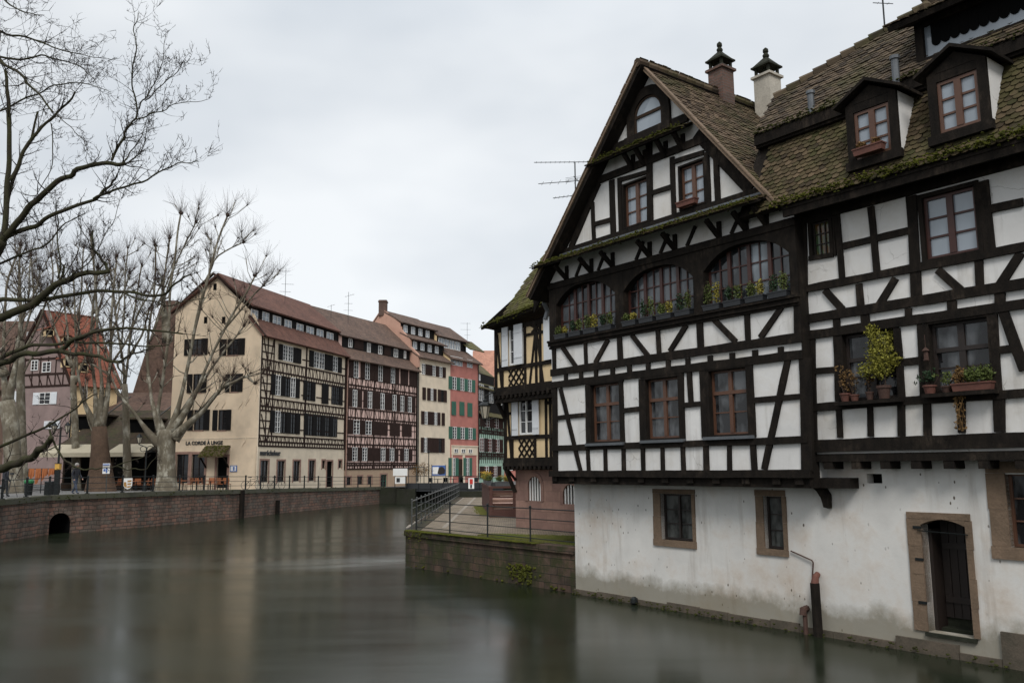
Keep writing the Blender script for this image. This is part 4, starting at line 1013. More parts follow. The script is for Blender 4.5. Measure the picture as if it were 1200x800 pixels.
# terrace wall
tw = thing('terrace_wall', 'mossy dark stone terrace wall standing in the water beside the big house', 'wall', tuple((Tc+HC)/2))
mb = MB(); cp = MB(); mo = MB()
a, b = Tc, HC+uH*.02
edges = [(Tc, HC), (Vector((-4.3, 66, 0)), Tc), (Vector((-2.2, 72, 0)), Vector((-4.3, 66, 0)))]
for i, (a, b) in enumerate(edges):
    u = (b-a).normalized(); n_ = Vector((u.y, -u.x, 0)); n_ = -n_ if n_.dot(CP-a) < 0 and i == 0 else n_
    if i: n_ = Vector((-1, 0, 0)) if i == 1 else Vector((-.8, -.6, 0))
    if i == 0: n_ = nH
    mb.prism([(a.x, a.y, -1), (b.x, b.y, -1), tuple((b-n_*.3).xy)+(-1,), tuple((a-n_*.3).xy)+(-1,)], (0, 0, 1+TZ-.16))
    m = max(1, int((b-a).length/1.3))
    for k in range(m):
        p, q = a.lerp(b, k/m), a.lerp(b, (k+.99)/m)
        cp.prism([tuple((p+n_*.07).xy)+(TZ-.16,), tuple((q+n_*.07).xy)+(TZ-.16,), tuple((q-n_*.5).xy)+(TZ-.16,), tuple((p-n_*.5).xy)+(TZ-.16,)], (0, 0, .18+random.uniform(0, .015)))
    if i == 0:
        for k in range(5200):
            t = random.random()**.9; c = a.lerp(b, t*.82)+n_*random.uniform(-.25, .12); d = abs(random.gauss(0, .16))*(1 if random.random() < .8 else 2.2)
            if (c-a).dot(n_) < .06: d = -.02
            else: c += n_*.0
            mo.blob((c.x, c.y, TZ+.01-max(d, -.02)), random.uniform(.012, .034), 5, (1, 1, .6), .4)
        for k in range(160):
            c = a.lerp(b, random.gauss(.74, .03))+n_*random.uniform(0, .06); mo.blob((c.x, c.y, random.uniform(.1, .6)), random.uniform(.02, .05), 5, (1, 1, .8), .4)
        for k in range(20):
            c = a.lerp(b, random.random())+n_*.02; mo.blob((c.x, c.y, random.uniform(-.02, .1)), random.uniform(.03, .07), 5, (1, 1, .5), .4)
bricks('terrace_face', (.13, .08, .058), (.07, .052, .038), (.035, .03, .022), .55, .22, .014, moss=.85, mosscol=(.03, .035, .010), moss_lo=.44, var=.7, damp=.95)
mb.build('masonry', MT('terrace_face'), tw); cp.build('coping', MT('terrace_face'), tw); tag(mo.build('moss', MT('moss'), tw), kind='stuff')
# grass on the terrace near the house
mb = MB()
for k in range(16000):
    t = random.random(); w = random.random()
    s_ = -5.4+t*5.3; d = .35+w*(.4+3.0*max(0, (s_+5.4)/5.4)**.7); p = PB.pt(s_, TZ, -d)
    hgt = random.uniform(.03, .09); dx, dy = random.uniform(-.03, .03), random.uniform(-.03, .03)
    mb.add([(p.x-.012, p.y, TZ), (p.x+.012, p.y, TZ), (p.x+dx, p.y+dy, TZ+hgt)], [(0, 1, 2)])
for k in range(1500):
    y = random.uniform(41, 50); x = -1.08-(y-40)*.075-abs(random.gauss(0, .18)); hgt = random.uniform(.05, .16)
    mb.add([(x-.02, y, TZ), (x+.02, y, TZ), (x+random.uniform(-.05, .05), y, TZ+hgt)], [(0, 1, 2)])
tag(mb.build('grass', MT('grass')), 'short worn grass on the terrace beside the railing and the red stone house', 'grass', kind='stuff')
mb = MB(); mb.add([(*PB.pt(-5.6, 0, -.5).xy, TZ+.004), (*PB.pt(-.02, 0, -.5).xy, TZ+.004), (*PB.pt(-.02, 0, -4.0).xy, TZ+.004), (*PB.pt(-3.0, 0, -3.3).xy, TZ+.004)], [(0, 1, 2, 3)])
struct('soil', mb, 'grass')
# stone kerb strip and slab path on the terrace
mb = MB()
for k in range(16):
    y0, y1 = 33.5+k*2, 33.5+k*2+1.97; f_ = lambda y: -2.6-(y-33)*.006
    mb.add([(f_(y0)-.16, y0, TZ+.006), (f_(y0)+.0, y0, TZ+.006), (f_(y1)+.0, y1, TZ+.006), (f_(y1)-.16, y1, TZ+.006)], [(0, 1, 2, 3)])
    mb.add([(-4.15, y0, TZ+.005), (f_(y0)-.9, y0, TZ+.005), (f_(y1)-.9, y1, TZ+.005), (-4.25, y1, TZ+.005)], [(0, 1, 2, 3)])
struct('path', mb, 'slab_stone')

# ================================================================== RAILINGS
def railing(name, label, pts, mat_, spacing=2.4, h=1.02, rails=(.97, .66, .36), r=.022, pw=.05, group=None, postmat=None, z0=None):
    pts = [Vector(p) for p in pts]; t_ = thing(name, label, 'railing', tuple(pts[0]), 0, group)
    L_ = [0]
    for i in range(len(pts)-1): L_.append(L_[-1]+(pts[i+1]-pts[i]).length)
    def P(d):
        for i in range(len(pts)-1):
            if d <= L_[i+1]+1e-6: return pts[i].lerp(pts[i+1], (d-L_[i])/(L_[i+1]-L_[i]))
        return pts[-1]
    m = max(1, round(L_[-1]/spacing)); up = Vector((0, 0, 1))
    for k in range(m+1):
        c = P(L_[-1]*k/m); mb = MB()
        mb.bar(c-up*.02, c+up*h, pw, pw, up=(1, 0, 0)); mb.bar(c, c+up*.05, pw*2.2, pw*2.2, up=(1, 0, 0)); mb.lathe(c+up*h, [(pw*.8, 0), (pw*.9, .03), (pw*.3, .06)], 6)
        mb.build('post', MT(postmat or mat_), t_)
    for rz_ in rails:
        mb = MB(); mb.tube([p+up*rz_ for p in pts], r if rz_ < max(rails) else r*1.25, 6); mb.build('rail', MT(mat_), t_)
    return t_
up = Vector((0, 0, 1))
qpts = [Vector((x, y, z)) - (Vector(seg_dirs(min(i, n-2))[3])*.22) for i, ((x, y), z) in enumerate(zip(QP, QZ))]
railing('quay_railing', 'long dark green metal railing on the coping of the left quay', [qpts[2], qpts[3], qpts[4], qpts[5], qpts[6], qpts[7], qpts[8], qpts[9]], 'iron', 2.35, 1.0, (.95, .62, .3), .016, .09)
tp = [Tc-nH*.2+Vector((.15, .1, TZ)), HC-nH*.2-uH*.05+up*TZ]
railing('terrace_railing', 'grey iron railing along the mossy edge of the terrace by the water', [tp[0]+uH*.1, tp[1]], 'iron', 2.2, 1.06, (1.03, .72, .42, .14), .014, .05)
railing('ramp_railing', 'pale steel railing running back along the terrace towards the bridge', [Vector((-3.75, 32.1, TZ)), Vector((-3.95, 48, TZ)), Vector((-4.1, 65.5, TZ))], 'steel', 1.9, 1.1, (1.07, .80, .5, .2), .017, .045)
railing('abutment_railing', 'dark railing on the low wall at the end of the terrace path', [Vector((-4.1, 66.2, TZ+.45)), Vector((-1.6, 66.2, TZ+.45))], 'iron', 2.4, 1.0, (.95, .6, .3), .02, .06)
aw_ = MB(); aw_.bx(-4.3, -1.0, 66, 66.5, 0, TZ+.45); tag(aw_.build('low_wall', MT('dirty_concrete')), 'low dark mossy wall closing the far end of the terrace path', 'wall')
# no-entry board on that railing
sg = thing('warning_sign', 'small red and white warning sign hung on the railing at the end of the path', 'sign', (-3.2, 66.05, TZ+.9))
mb = MB(); mb.bx(-3.42, -2.98, 66.06, 66.1, TZ+.65, TZ+1.45); mb.build('board', MT('white_paint'), sg)
mb = MB(); mb.bx(-3.32, -3.08, 66.03, 66.055, TZ+1.0, TZ+1.38); mb.build('red_mark', MT('red_paint'), sg)
mb = MB(); mb.bx(-3.28, -3.14, 66.03, 66.055, TZ+.70, TZ+.95); mb.build('black_mark', MT('plastic_black'), sg)

# ================================================================== WOODEN DECK, PLANTERS
dk = thing('wooden_deck', 'reddish brown boarded deck enclosure beside the yellow half-timbered house', 'deck', (-.5, 44, TZ))
mb = MB(); fz = TZ+1.32
mb.add([(-1.08, 40, TZ+.55), (3.2, 40, TZ+.55), (3.2, 49.5, TZ+.55), (-1.77, 49.5, TZ+.55)], [(0, 1, 2, 3)]); mb.build('floor', MT('deck_pale'), dk)
for x in (-1.08, -.02, 1.1): mb = MB(); mb.bx(x, x+.13, 39.95, 40.08, TZ, fz); mb.build('post', MT('deck_wood'), dk)
mb = MB(); mb.bx(-1.1, 2.2, 39.93, 40.1, fz, fz+.09); mb.bx(-1.0, 2.2, 39.99, 40.05, TZ, TZ+.35)
for z in (.55, 0.86, 1.12): mb.bx(-.95, 2.2, 40.0, 40.04, TZ+z, TZ+z+.09)
mb.build('rail', MT('deck_wood'), dk)
mb = MB()
for z in (.36, .655, .96, ): mb.bx(-.95, 2.2, 40.2, 40.23, TZ+z, TZ+z+.18)
mb.build('panel', MT('deck_pale'), dk)
plD = Pl((-1.08, 40, TZ), Vector((-.69, 9.5, 0)), (0, 0, 1), face=(-1, 0, 0)); mb = MB()
for k in range(34): mb.box(plD, k*.28, k*.28+.265, 0, 1.32, -.03, .02)
mb.box(plD, -.02, 9.5, 1.32, 1.42, -.08, .05); mb.build('side_boards', MT('deck_wood'), dk)

def leaf_cloud(mb, c, rx, ry, rz_, n, s=.035, up_=.3):
    c = Vector(c)
    for i in range(n):
        while True:
            q = Vector((random.uniform(-1, 1), random.uniform(-1, 1), random.uniform(-1, 1)))
            if q.length < 1: break
        q = q*(.55+.45*random.random()); p = c+Vector((q.x*rx, q.y*ry, q.z*rz_))
        a = Vector([random.gauss(0, 1) for _ in range(3)]).normalized(); b = a.cross(Vector([random.gauss(0, 1) for _ in range(3)])).normalized(); l = s*random.uniform(.6, 1.5)
        mb.add([p-b*l*.35, p+a*l*.5, p+b*l*.35, p+a*l*-.7], [(0, 1, 2, 3)])
def stems(mb, c, n, h, sp=.1, r=.004):
    c = Vector(c)
    for i in range(n):
        a = c+Vector((random.uniform(-sp, sp), random.uniform(-sp, sp), 0)); b = a+Vector((random.uniform(-.1, .1), random.uniform(-.1, .1), h*random.uniform(.6, 1)))
        mb.tube([a, a.lerp(b, .5)+Vector((.01, 0, 0)), b], r, 3, False)
PLN = ['leaf_dry', 'leaf_yellow', 'leaf', 'leaf_dark']
def planter(px_s, pl, z, label, w=.5, plants=(('leaf', .12),), o=.16, flower=None, boxm='plastic_black', h=.13, d=.16, group=None, height=.25, name='flower_box', cat='planter'):
    c = pl.pt(px_s, z, o); t_ = thing(name, label, cat, tuple(c), 0, group)
    mb = MB(); nn_ = pl.N
    bt = [pl.pt(px_s-w/2*.93, z, o-d/2*.85), pl.pt(px_s+w/2*.93, z, o-d/2*.85), pl.pt(px_s+w/2*.93, z, o+d/2*.85), pl.pt(px_s-w/2*.93, z, o+d/2*.85)]
    tpp = [pl.pt(px_s-w/2, z+h, o-d/2), pl.pt(px_s+w/2, z+h, o-d/2), pl.pt(px_s+w/2, z+h, o+d/2), pl.pt(px_s-w/2, z+h, o+d/2)]
    mb.add(bt+tpp, [(0, 3, 2, 1), (0, 1, 5, 4), (1, 2, 6, 5), (2, 3, 7, 6), (3, 0, 4, 7)])
    mb.box(pl, px_s-w/2-.01, px_s+w/2+.01, z+h-.02, z+h+.005, o-d/2-.012, o+d/2+.012)
    mb.build('trough', MT(boxm), t_)
    for k, (m_, r_) in enumerate(plants):
        f = MB(); x = px_s-w/2+w*(k+.5)/len(plants); r_ = r_*1.15
        leaf_cloud(f, pl.pt(x, z+h+height*.4, o), r_*1.1, r_*.9, height*.55, int(260*r_/.12), .042)
        f.build('foliage', MT(m_), t_)
        f = MB(); stems(f, pl.pt(x, z+h, o), 5, height, .06); f.build('stem', MT('twig'), t_)
    if flower:
        f = MB(); leaf_cloud(f, pl.pt(px_s, z+h+height*.8, o), w*.45, d*.5, .07, 60, .04); f.build('blossom', MT(flower), t_)
    return t_
# flower boxes on the arcade sill (three arches, four each)
desc = ['pale green bushy plants', 'yellowish trailing plants', 'tall dark conifer sprig', 'dense bright green plants']
k = 0
order = ['leftmost', 'second', 'third', 'rightmost']; arn = ['left', 'middle', 'right']
for i, a in enumerate(ARH):
    for j in range(4):
        w = (a[1]-a[0])/4; c = a[0]+w*(j+.5)
        v = [(('leaf', .11), ('leaf_yellow', .09)), (('leaf_yellow', .1), ('leaf', .1)), (('leaf_dark', .1), ('leaf', .1)), (('leaf', .13), ('leaf_yellow', .1)), ][(i*3+j*2+i) % 4]
        ht = 1.45*[.2, .3, .34, .3, .17, .42, .26, .38, .46, .3, .28, .34][k]
        planter(c, PLf, ZS+.02, 'black flower box, %s of the four under the %s arched window' % (order[j], arn[i]), w*.82, v, .10, None, height=ht, group='black flower boxes along the arcade sill', d=.17)
        k += 1
# planters on the deck
plF = Pl((-1.08, 40, TZ), (1, 0, 0), (0, 0, 1), face=(0, -1, 0))
planter(.62, plF, 1.415, 'grey trough with yellow flowers on the front rail of the wooden deck', .75, (('leaf', .18), ('leaf_yellow', .2)), -.02, 'flower_yellow', 'zinc', .2, .2, height=.32)
planter(1.2, plD, 1.425, 'planter with grey-green plants at the near end of the deck side', .7, (('leaf', .16), ('leaf', .15)), -.02, None, 'zinc', .2, .2, height=.3)
planter(3.2, plD, 1.425, 'planter with bright yellow flowers in the middle of the deck side', .9, (('leaf_yellow', .2), ('leaf', .2)), -.02, 'flower_yellow', 'zinc', .2, .2, height=.45)
planter(5.6, plD, 1.425, 'planter with orange-yellow flowers at the far end of the deck side', .9, (('leaf_yellow', .2), ('leaf_yellow', .2)), -.02, 'flower_yellow', 'zinc', .2, .2, height=.5)
# window box at the dormer and gable window of the big house
c_ = (D1[0]+D1[1])/2; planter(c_-.02, PRf.shift(.5), D1[2]+.02, 'red window box with withered plants on the left dormer', .62, (('leaf_dry', .1), ('leaf_dry', .08)), .16, None, 'terracotta', .14, .17, height=.16)
c_ = (GB[0]+GB[1])/2; planter(c_-.1, PLf, GB[2]+.02, 'empty-looking reddish box under the right gable window', .6, (('leaf_dry', .04),), .12, None, 'terracotta', .13, .16, height=.04)
# potted plants on the right storey sills
def pot(s, pl, z, o, r, h, label, fol, name='potted_plant', fr=.2, fh=.4, n=220, leaf_s=.035, potm='terracotta'):
    c = pl.pt(s, z, o); t_ = thing(name, label, 'plant', tuple(c)); mb = MB()
    mb.lathe(c, [(r*.7, 0), (r*.95, h*.8), (r*1.08, h*.8), (r*1.08, h), (r*.9, h), (r*.85, h*.9)], 12); mb.build('pot', MT(potm), t_)
    f = MB(); leaf_cloud(f, c+up*(h+fh*.55), fr*.75, fr*.6, fh*.5, int(n*.6), leaf_s)
    for _ in range(7): leaf_cloud(f, c+up*(h+fh*random.uniform(.15, 1.05))+Vector((random.gauss(0, fr*.5), random.gauss(0, fr*.3), 0)), fr*.4, fr*.35, fh*.16, int(n*.09), leaf_s)
    f.build('foliage', MT(fol), t_)
    f = MB(); stems(f, c+up*h*.9, 6, fh*.8, r*.5, .006); f.build('stem', MT('twig'), t_)
    return t_
zA = wA[2]-.01; zB2 = wBq[2]-.01
pA = lambda x: r9(x, 480)[0]
pot(pA(258), PRf, zA, .12, .11, .17, 'terracotta pot with a withered brown plant at the left end of the sill', 'leaf_dry', fr=.16, fh=.5, n=160)
pot(pA(300), PRf, zA, .12, .09, .13, 'low pot with dry stalks beside the withered plant', 'leaf_dry', fr=.15, fh=.55, n=120)
pot(pA(372), PRf, zA, .12, .08, .16, 'slim dark pot with brown stems next to the yellow-green bush', 'leaf_dry', fr=.12, fh=.5, n=110, potm='rust')
pot(pA(442), PRf, zA, .14, .13, .26, 'brown pot holding the big feathery yellow-green bush', 'leaf_olive', fr=.45, fh=1.15, n=3000, leaf_s=.04, potm='rust')
pot(pA(655), PRf, zB2, .12, .12, .16, 'terracotta pot with dark green leaves at the left of the right-hand sill', 'leaf_dark', fr=.2, fh=.3, n=200)
pot(pA(735), PRf, zB2, .12, .1, .12, 'small dark pot of mixed greenery in the middle of the right-hand sill', 'leaf', fr=.17, fh=.26, n=170, potm='rust')
planter(pA(860), PRf, zB2, 'terracotta trough with bushy greenery and dry leaves on the right-hand sill', .7, (('leaf_dry', .13), ('leaf', .14), ('leaf', .16)), .14, None, 'terracotta', .14, .18, height=.36)
t_ = thing('trailing_plant', 'dry brown vine hanging down over the white panel below the right-hand sill', 'plant', tuple(PRf.pt(pA(795), zB2, .1)))
f = MB()
for k in range(7):
    s_ = pA(795)+random.uniform(-.06, .1); pts = [PRf.pt(s_+.03*math.sin(i*1.3+k), zB2+.1-i*.11, .16+.01*i*(k % 3)) for i in range(8)]; f.tube(pts, .005, 3, False)
    for p in pts: leaf_cloud(f, p, .05, .04, .05, 5, .035)
f.build('foliage', MT('leaf_dry'), t_)
# small brass bird feeder / lantern hung by the right-hand window
t_ = thing('hanging_lantern', 'small dark lantern hanging beside the right-hand window', 'lantern', tuple(PRf.pt(pA(650), zB2+.75, .1))); mb = MB(); c = PRf.pt(pA(650), zB2+.62, .12)
mb.lathe(c, [(.05, 0), (.06, .02), (.045, .03), (.045, .17), (.08, .19), (.01, .26)], 6); mb.tube([c+up*.25, c+up*.5], .005, 4); mb.build('lantern_body', MT('rust'), t_)

# ================================================================== YELLOW HOUSE
ya = atz(604.6, 617.6, TZ); yb = atz(669, 624, TZ); ya.z = yb.z = 0
PYb = Pl(PB.pt(0, 0) - nH*((PB.pt(0, 0)-ya).dot(nH)) , uH, face=nH)   # parallel to the river front, set back
PYb.O.z = 0
yl = PYb.hit(604.6, 610)[0]
Y = thing('yellow_half_timbered_house', 'yellow half-timbered house with white shutters on a red sandstone base beside the terrace', 'house', tuple(PYb.pt(yl+1.5, TZ)))
fy = Fr(PYb, 460, 540, 4.446)
PY1 = PYb.shift(.35); PY2 = PYb.shift(.75)
f1 = Fr(PY1, 560, 400, 4); f2 = Fr(PY2, 560, 240, 4)
gw = Fr(PYb, 560, 400, 4).quad((236, 632), (296, 632), (296, 746), (236, 746)); gx = Fr(PYb, 560, 400, 4).quad((400, 668), (470, 668), (470, 762), (400, 762))
z1b = f1(125, 565)[1]; z2b = (f2(80, 880)[1]+f2(345, 845)[1])/2; z3 = 0
SY = yl+9
mb = MB(); wall(mb, PYb, yl, SY, TZ, z1b+.1, [gw, gx], .25)
mb.add([PYb.pt(yl, TZ), PYb.pt(yl, z1b+.1), PYb.pt(yl, z1b+.1, -7), PYb.pt(yl, TZ, -7)], [(0, 1, 2, 3)]); mb.build('stone_base', MT('red_sandstone'), Y)
for rc in (gw, gx):
    a0, a1, b0, b1 = rc; m = MB(); m.box(PYb, a0, a1, b0, b1, -.3, -.2); w_ = m.build('window', MT('void'), Y)
    m = MB()
    for k in range(5): x = a0+(a1-a0)*(k+.5)/5; m.box(PYb, x-.022, x+.022, b0, b1, -.06, -.02)
    m.build('bar', MT('white_paint'), w_)
    m = MB(); r = (a1-a0)/2; c = (a0+a1)/2; zc_ = b1-r   # round head of the opening
    for k in range(10):
        t0, t1 = math.pi*k/10, math.pi*(k+1)/10; g_ = lambda t: (c-r*math.cos(t), zc_+r*math.sin(t))
        m.slab(PYb, [g_(t0), g_(t1), (g_(t1)[0], b1+.01), (g_(t0)[0], b1+.01)], -.25, .003)
        G = lambda t: (c-(r+.16)*math.cos(t), zc_+(r+.16)*math.sin(t)); m.slab(PYb, [g_(t0), g_(t1), G(t1), G(t0)], -.05, .025)
    m.box(PYb, a0-.16, a0, b0-.02, zc_, -.05, .024); m.box(PYb, a1, a1+.16, b0-.02, zc_, -.05, .024)
    m.build('stone_surround', MT('red_sandstone'), w_)
yl1 = f1(126, 400)[0]; yl2 = f2(82, 800)[0]
zr1 = z2b-.12      # top of first storey
ze = PY2.shift(.0).hit(583, 393)[1]+.25
w1_ = f1.quad((197, 268), (262, 262), (262, 432), (197, 440)); w2_ = f2.quad((150, 575), (215, 558), (217, 745), (150, 752))
for (P_, f_, s0, zb_, zt_, wr, tag_) in ((PY1, f1, yl1, z1b, zr1+.2, w1_, 1), (PY2, f2, yl2, z2b, ze, w2_, 2)):
    mb = MB(); wall(mb, P_, s0, SY, zb_, zt_, [wr], .15)
    mb.add([P_.pt(s0, zb_), P_.pt(s0, zt_), P_.pt(s0, zt_, -7), P_.pt(s0, zb_, -7)], [(0, 1, 2, 3)]); mb.add([P_.pt(s0, zb_), P_.pt(SY, zb_), P_.pt(SY, zb_, -1), P_.pt(s0, zb_, -1)], [(0, 1, 2, 3)])
    mb.build('infill_wall', MT('yellow_plaster'), Y)
    tb = MB(); zs_ = wr[2]-.1
    tb.box(P_, s0-.02, SY, zb_-.02, zb_+.16, -.03, .06); tb.box(P_, s0, SY, zs_-.07, zs_+.07, -.03, .055); tb.box(P_, s0, SY, zt_-.16, zt_, -.03, .05)
    tb.box(P_, s0, s0+.15, zb_, zt_, -.03, .052)
    for x in (wr[0]-.46, wr[1]+.09, wr[1]+.75, wr[1]+1.0, wr[1]+1.8): tb.box(P_, x-.055, x+.055, zb_, zt_, -.03, .045)
    tb.beam(P_, (s0+.15, zt_-.2), (s0+.45, zb_+.15), .1, -.03, .047)
    if tag_ == 2:
        x = wr[1]+.75; 
        for a, b in ((-.5, .5), (.5, -.5)): tb.beam(P_, (x+a*.8, zb_+.1), (x+a*.1, zt_-.5), .09, -.03, .043)
        tb.beam(P_, (x-.35, zt_-.1), (x+.25, zs_+1.2), .09, -.03, .041); tb.beam(P_, (x+.35, zt_-.1), (x-.25, zs_+1.2), .09, -.03, .04); tb.box(P_, wr[1]+.1, SY, zs_+1.1, zs_+1.2, -.03, .044)
    else:
        tb.box(P_, wr[1]+.7, SY, zs_+1.15, zs_+1.27, -.03, .044); tb.box(P_, s0, s0+.4, zs_+.9, zs_+1.0, -.03, .044)
    # lattice under the window
    x0, x1, za, zb2 = wr[0]-.06, wr[1]+.06, zb_+.17, zs_-.08; hgt = zb2-za; wd = x1-x0
    for k in range(-1, 4):
        for sgn in (1, -1):
            p0 = (x0+k*wd/3, za if sgn > 0 else zb2); p1 = (p0[0]+hgt, zb2 if sgn > 0 else za)
            # clip in x
            def cl(p, q):
                t0, t1 = 0, 1; dx = q[0]-p[0]
                t0 = max(t0, (x0-p[0])/dx); t1 = min(t1, (x1-p[0])/dx)
                return None if t1-t0 < .08 else ((p[0]+dx*t0, p[1]+(q[1]-p[1])*t0), (p[0]+dx*t1, p[1]+(q[1]-p[1])*t1))
            c = cl(p0, p1)
            if c: tb.beam(P_, c[0], c[1], .06, -.02, .038+.004*sgn)
    tb.build('timber_frame', MT('timber'), Y)
    w_ = window(P_, wr, Y, 'white_paint', 'pane_dark', 2, 3, -.02, .07, .05, .02)
    for sgn in (-1, 1):
        m = MB(); a = wr[0]-.40 if sgn < 0 else wr[1]+.02
        if tag_ == 2 and sgn > 0: a = wr[1]+.03-.5; b = wr[1]+.05
        else: b = a+.38
        o0 = .065 if not (tag_ == 2 and sgn > 0) else .10
        m.box(P_, a, b, wr[2]-.02, wr[3]+.02, o0, o0+.035)
        for z in (.18, .82): zz = wr[2]+(wr[3]-wr[2])*z; m.box(P_, a+.02, b-.02, zz-.04, zz+.04, o0+.035, o0+.05)
        m.build('shutter', MT('shutter_white'), w_)
# far shutter peeping behind the big house
m = MB(); a = f2(318, 700)[0]; m.box(PY2, a, a+.6, w2_[2]-.02, w2_[3]+.05, .065, .1); m.build('shutter', MT('shutter_white'), Y)
# jetty beams with rolled heads
for P_, s0, zz in ((PY1, yl1, z1b), (PY2, yl2, z2b)):
    m = MB(); m.box(P_, s0-.04, SY, zz-.16, zz-.02, -.4, .09)
    x = s0
    while x < SY: m.tube([P_.pt(x+.06, zz-.22, -.45), P_.pt(x+.06, zz-.22, .1)], .075, 7); x += .27
    m.box(P_, s0-.02, SY, zz-.42, zz-.28, -.4, .02) if zz == z2b else None
    m.build('joist_end', MT('timber'), Y)
m = MB()
p0 = PYb.pt(yl, z1b-1.15, .02); p1 = PY1.pt(yl1+.02, z1b-.2, .02); m.bar(p0, p1, .14, .14); m.bar(PYb.pt(yl+.02, z1b-.7, .0), PY1.pt(yl1-.0, z1b-.15, .0), .1)
p0 = PY1.pt(yl1+.05, z2b-1.0, .02); p1 = PY2.pt(yl2+.02, z2b-.2, .02); m.bar(p0, p1, .12, .12); m.build('bracket', MT('timber'), Y)
# roof with bellcast eave
eo = PY2.shift(.5); e1 = eo.hit(563, 384); e2 = eo.hit(645, 352); zE2 = e1[1]; tz_ = min(.25, (e2[1]-e1[1])/(e2[0]-e1[0])); uE = (uH+up*tz_).normalized()
PR1 = Pl(PY2.pt(e1[0], zE2, .5), uE, (-nH)*math.cos(R(28))+up*math.sin(R(28)), face=(0, 0, 1)); L1 = .95
o2 = PR1.pt(0, L1); PR2 = Pl(o2, uE, (-nH)*math.cos(R(56))+up*math.sin(R(56)), face=(0, 0, 1))
A_ = PR1.hit(563, 384); B_ = PR2.hit(603, 347); C_ = PR2.hit(663, 257); s_k = B_[0]
SYo = SY; SY = SY-e1[0]
q1 = [(A_[0], 0), (SY, 0), (SY, L1), (A_[0]+.28, L1)]
q2 = [(A_[0]+.28, 0), (SY, 0), (SY, C_[1]+.8), (C_[0]+.3, C_[1]+.4), (C_[0], C_[1]), (B_[0], B_[1])] if B_[1] > .1 else [(A_[0]+.28, 0), (SY, 0), (SY, C_[1]+.8), (C_[0], C_[1])]
mb = MB(); mb.slab(PR1, q1, -.1, -.01); mb.slab(PR2, q2, -.1, -.01)
r_ = mb.build('roof', MT('timber'), Y)
t1 = tiles(PR1, [(q1[0][0], -.03), (SY, -.03), (SY, L1), (q1[3][0], L1)], .18, .13, .01, .02, .2); t2 = tiles(PR2, q2, .18, .13, .01, .02, .2)
b = len(t1.v); t1.v += t2.v; t1.f += [tuple(i+b for i in f) for f in t2.f]; t1.build('roof_tile', MT('tiles_yellowhouse'), r_)
mb = MB(); x = A_[0]
moss_strip(mb, PR1.pt(A_[0], .05, .04), PR1.pt(SY, .05, .04), 700, .03, .1)
mb.build('moss', MT('moss'), r_)
mb = MB(); mb.add([PR1.pt(.2, .05, -.1), PR1.pt(SY, .05, -.1), PR1.pt(SY, .65, -.5), PR1.pt(.2, .65, -.5)], [(0, 1, 2, 3)])
hipl = PR2.pt(*C_, -.1); mb.add([PR1.pt(q1[0][0], 0, -.02), PR2.pt(q2[-1][0], q2[-1][1], -.02), hipl, hipl-nH*3-up*5, PR1.pt(q1[0][0], 0, -.02)-nH*6], [(0, 1, 2, 3, 4)])
mb.build('eave_soffit', MT('timber'), r_)
m = MB(); mb.lathe
# wall lantern on an arm from the corner of the yellow house
cL = PY2.pt(yl2, 0, .1); lx = at(568.5, 490, cL.y-.5)
LN = thing('street_lantern', 'black iron lantern with pale glass on a wall arm at the yellow house', 'lantern', tuple(lx))
mb = MB(); b = lx; sc = .9
mb.lathe(b+up*0, [(.02, -.12), (.05, -.06), (.12, -.02), (.12, 0)], 6); mb.lathe(b+up*.47, [(.24, 0), (.25, .03), (.17, .12), (.08, .17), (.09, .22), (.02, .28)], 6)
for k in range(6): t = math.pi*2*k/6; mb.bar(b+Vector((.11*math.cos(t), .11*math.sin(t), 0)), b+Vector((.21*math.cos(t), .21*math.sin(t), .47)), .018)
mb.build('lantern_frame', MT('iron'), LN)
mb = MB(); mb.lathe(b, [(.10, .01), (.20, .46)], 6); mb.build('lamp_glass', MT('lamp_glass'), LN)
mb = MB(); q = PY1.pt(yl1, z2b-.45, .0); mb.tube([b+up*.72, b+up*.85, b.lerp(q, .5)+up*.75, q+up*.1], .025, 6); mb.tube([b-up*.1, b.lerp(q, .5)-up*.25, q-up*.6], .018, 6); mb.build('bracket_arm', MT('iron'), LN)
# blue-grey bin beside the house, seen through the railing
bc = PB.pt(-.35, TZ, -1.2); t_ = thing('litter_bin', 'small grey-blue bin behind the terrace railing next to the white wall', 'bin', tuple(bc)); mb = MB()
mb.lathe(bc, [(.17, 0), (.2, .75), (.22, .75), (.22, .8)], 10); mb.build('bin_body', MT('zinc'), t_); mb = MB(); mb.lathe(bc+up*.8, [(.23, 0), (.23, .05), (.12, .14)], 10); mb.build('lid', MT('iron'), t_)

# tv antennas
def antenna(base, h, label, els, name='tv_antenna', yaw=0.0):
    t_ = thing(name, label, 'antenna', tuple(base)); mb = MB(); base = Vector(base); mb.tube([base-up*.6, base+up*h], .02, 5); mb.build('mast', MT('iron'), t_)
    for (z, L_, n_, wd, off, yw, tilt) in els:
        mb = MB(); d = Vector((math.cos(yw), math.sin(yw), tilt)).normalized(); s_ = Vector((-math.sin(yw), math.cos(yw), 0)); c = base+up*z+d*off
        mb.tube([c-d*L_/2, c+d*L_/2], .012, 4)
        for k in range(n_): p = c-d*L_/2+d*L_*(k+.5)/n_; w_ = wd*(.7+.3*k/max(1, n_-1)); mb.tube([p-s_*w_/2-up*.0, p+s_*w_/2], .006, 3)
        mb.build('aerial', MT('iron'), t_)
    return t_
aY = PLf.pt(2, 0, -3.5).y
ab = at(674.5, 232, aY); at_ = at(674, 190, aY)
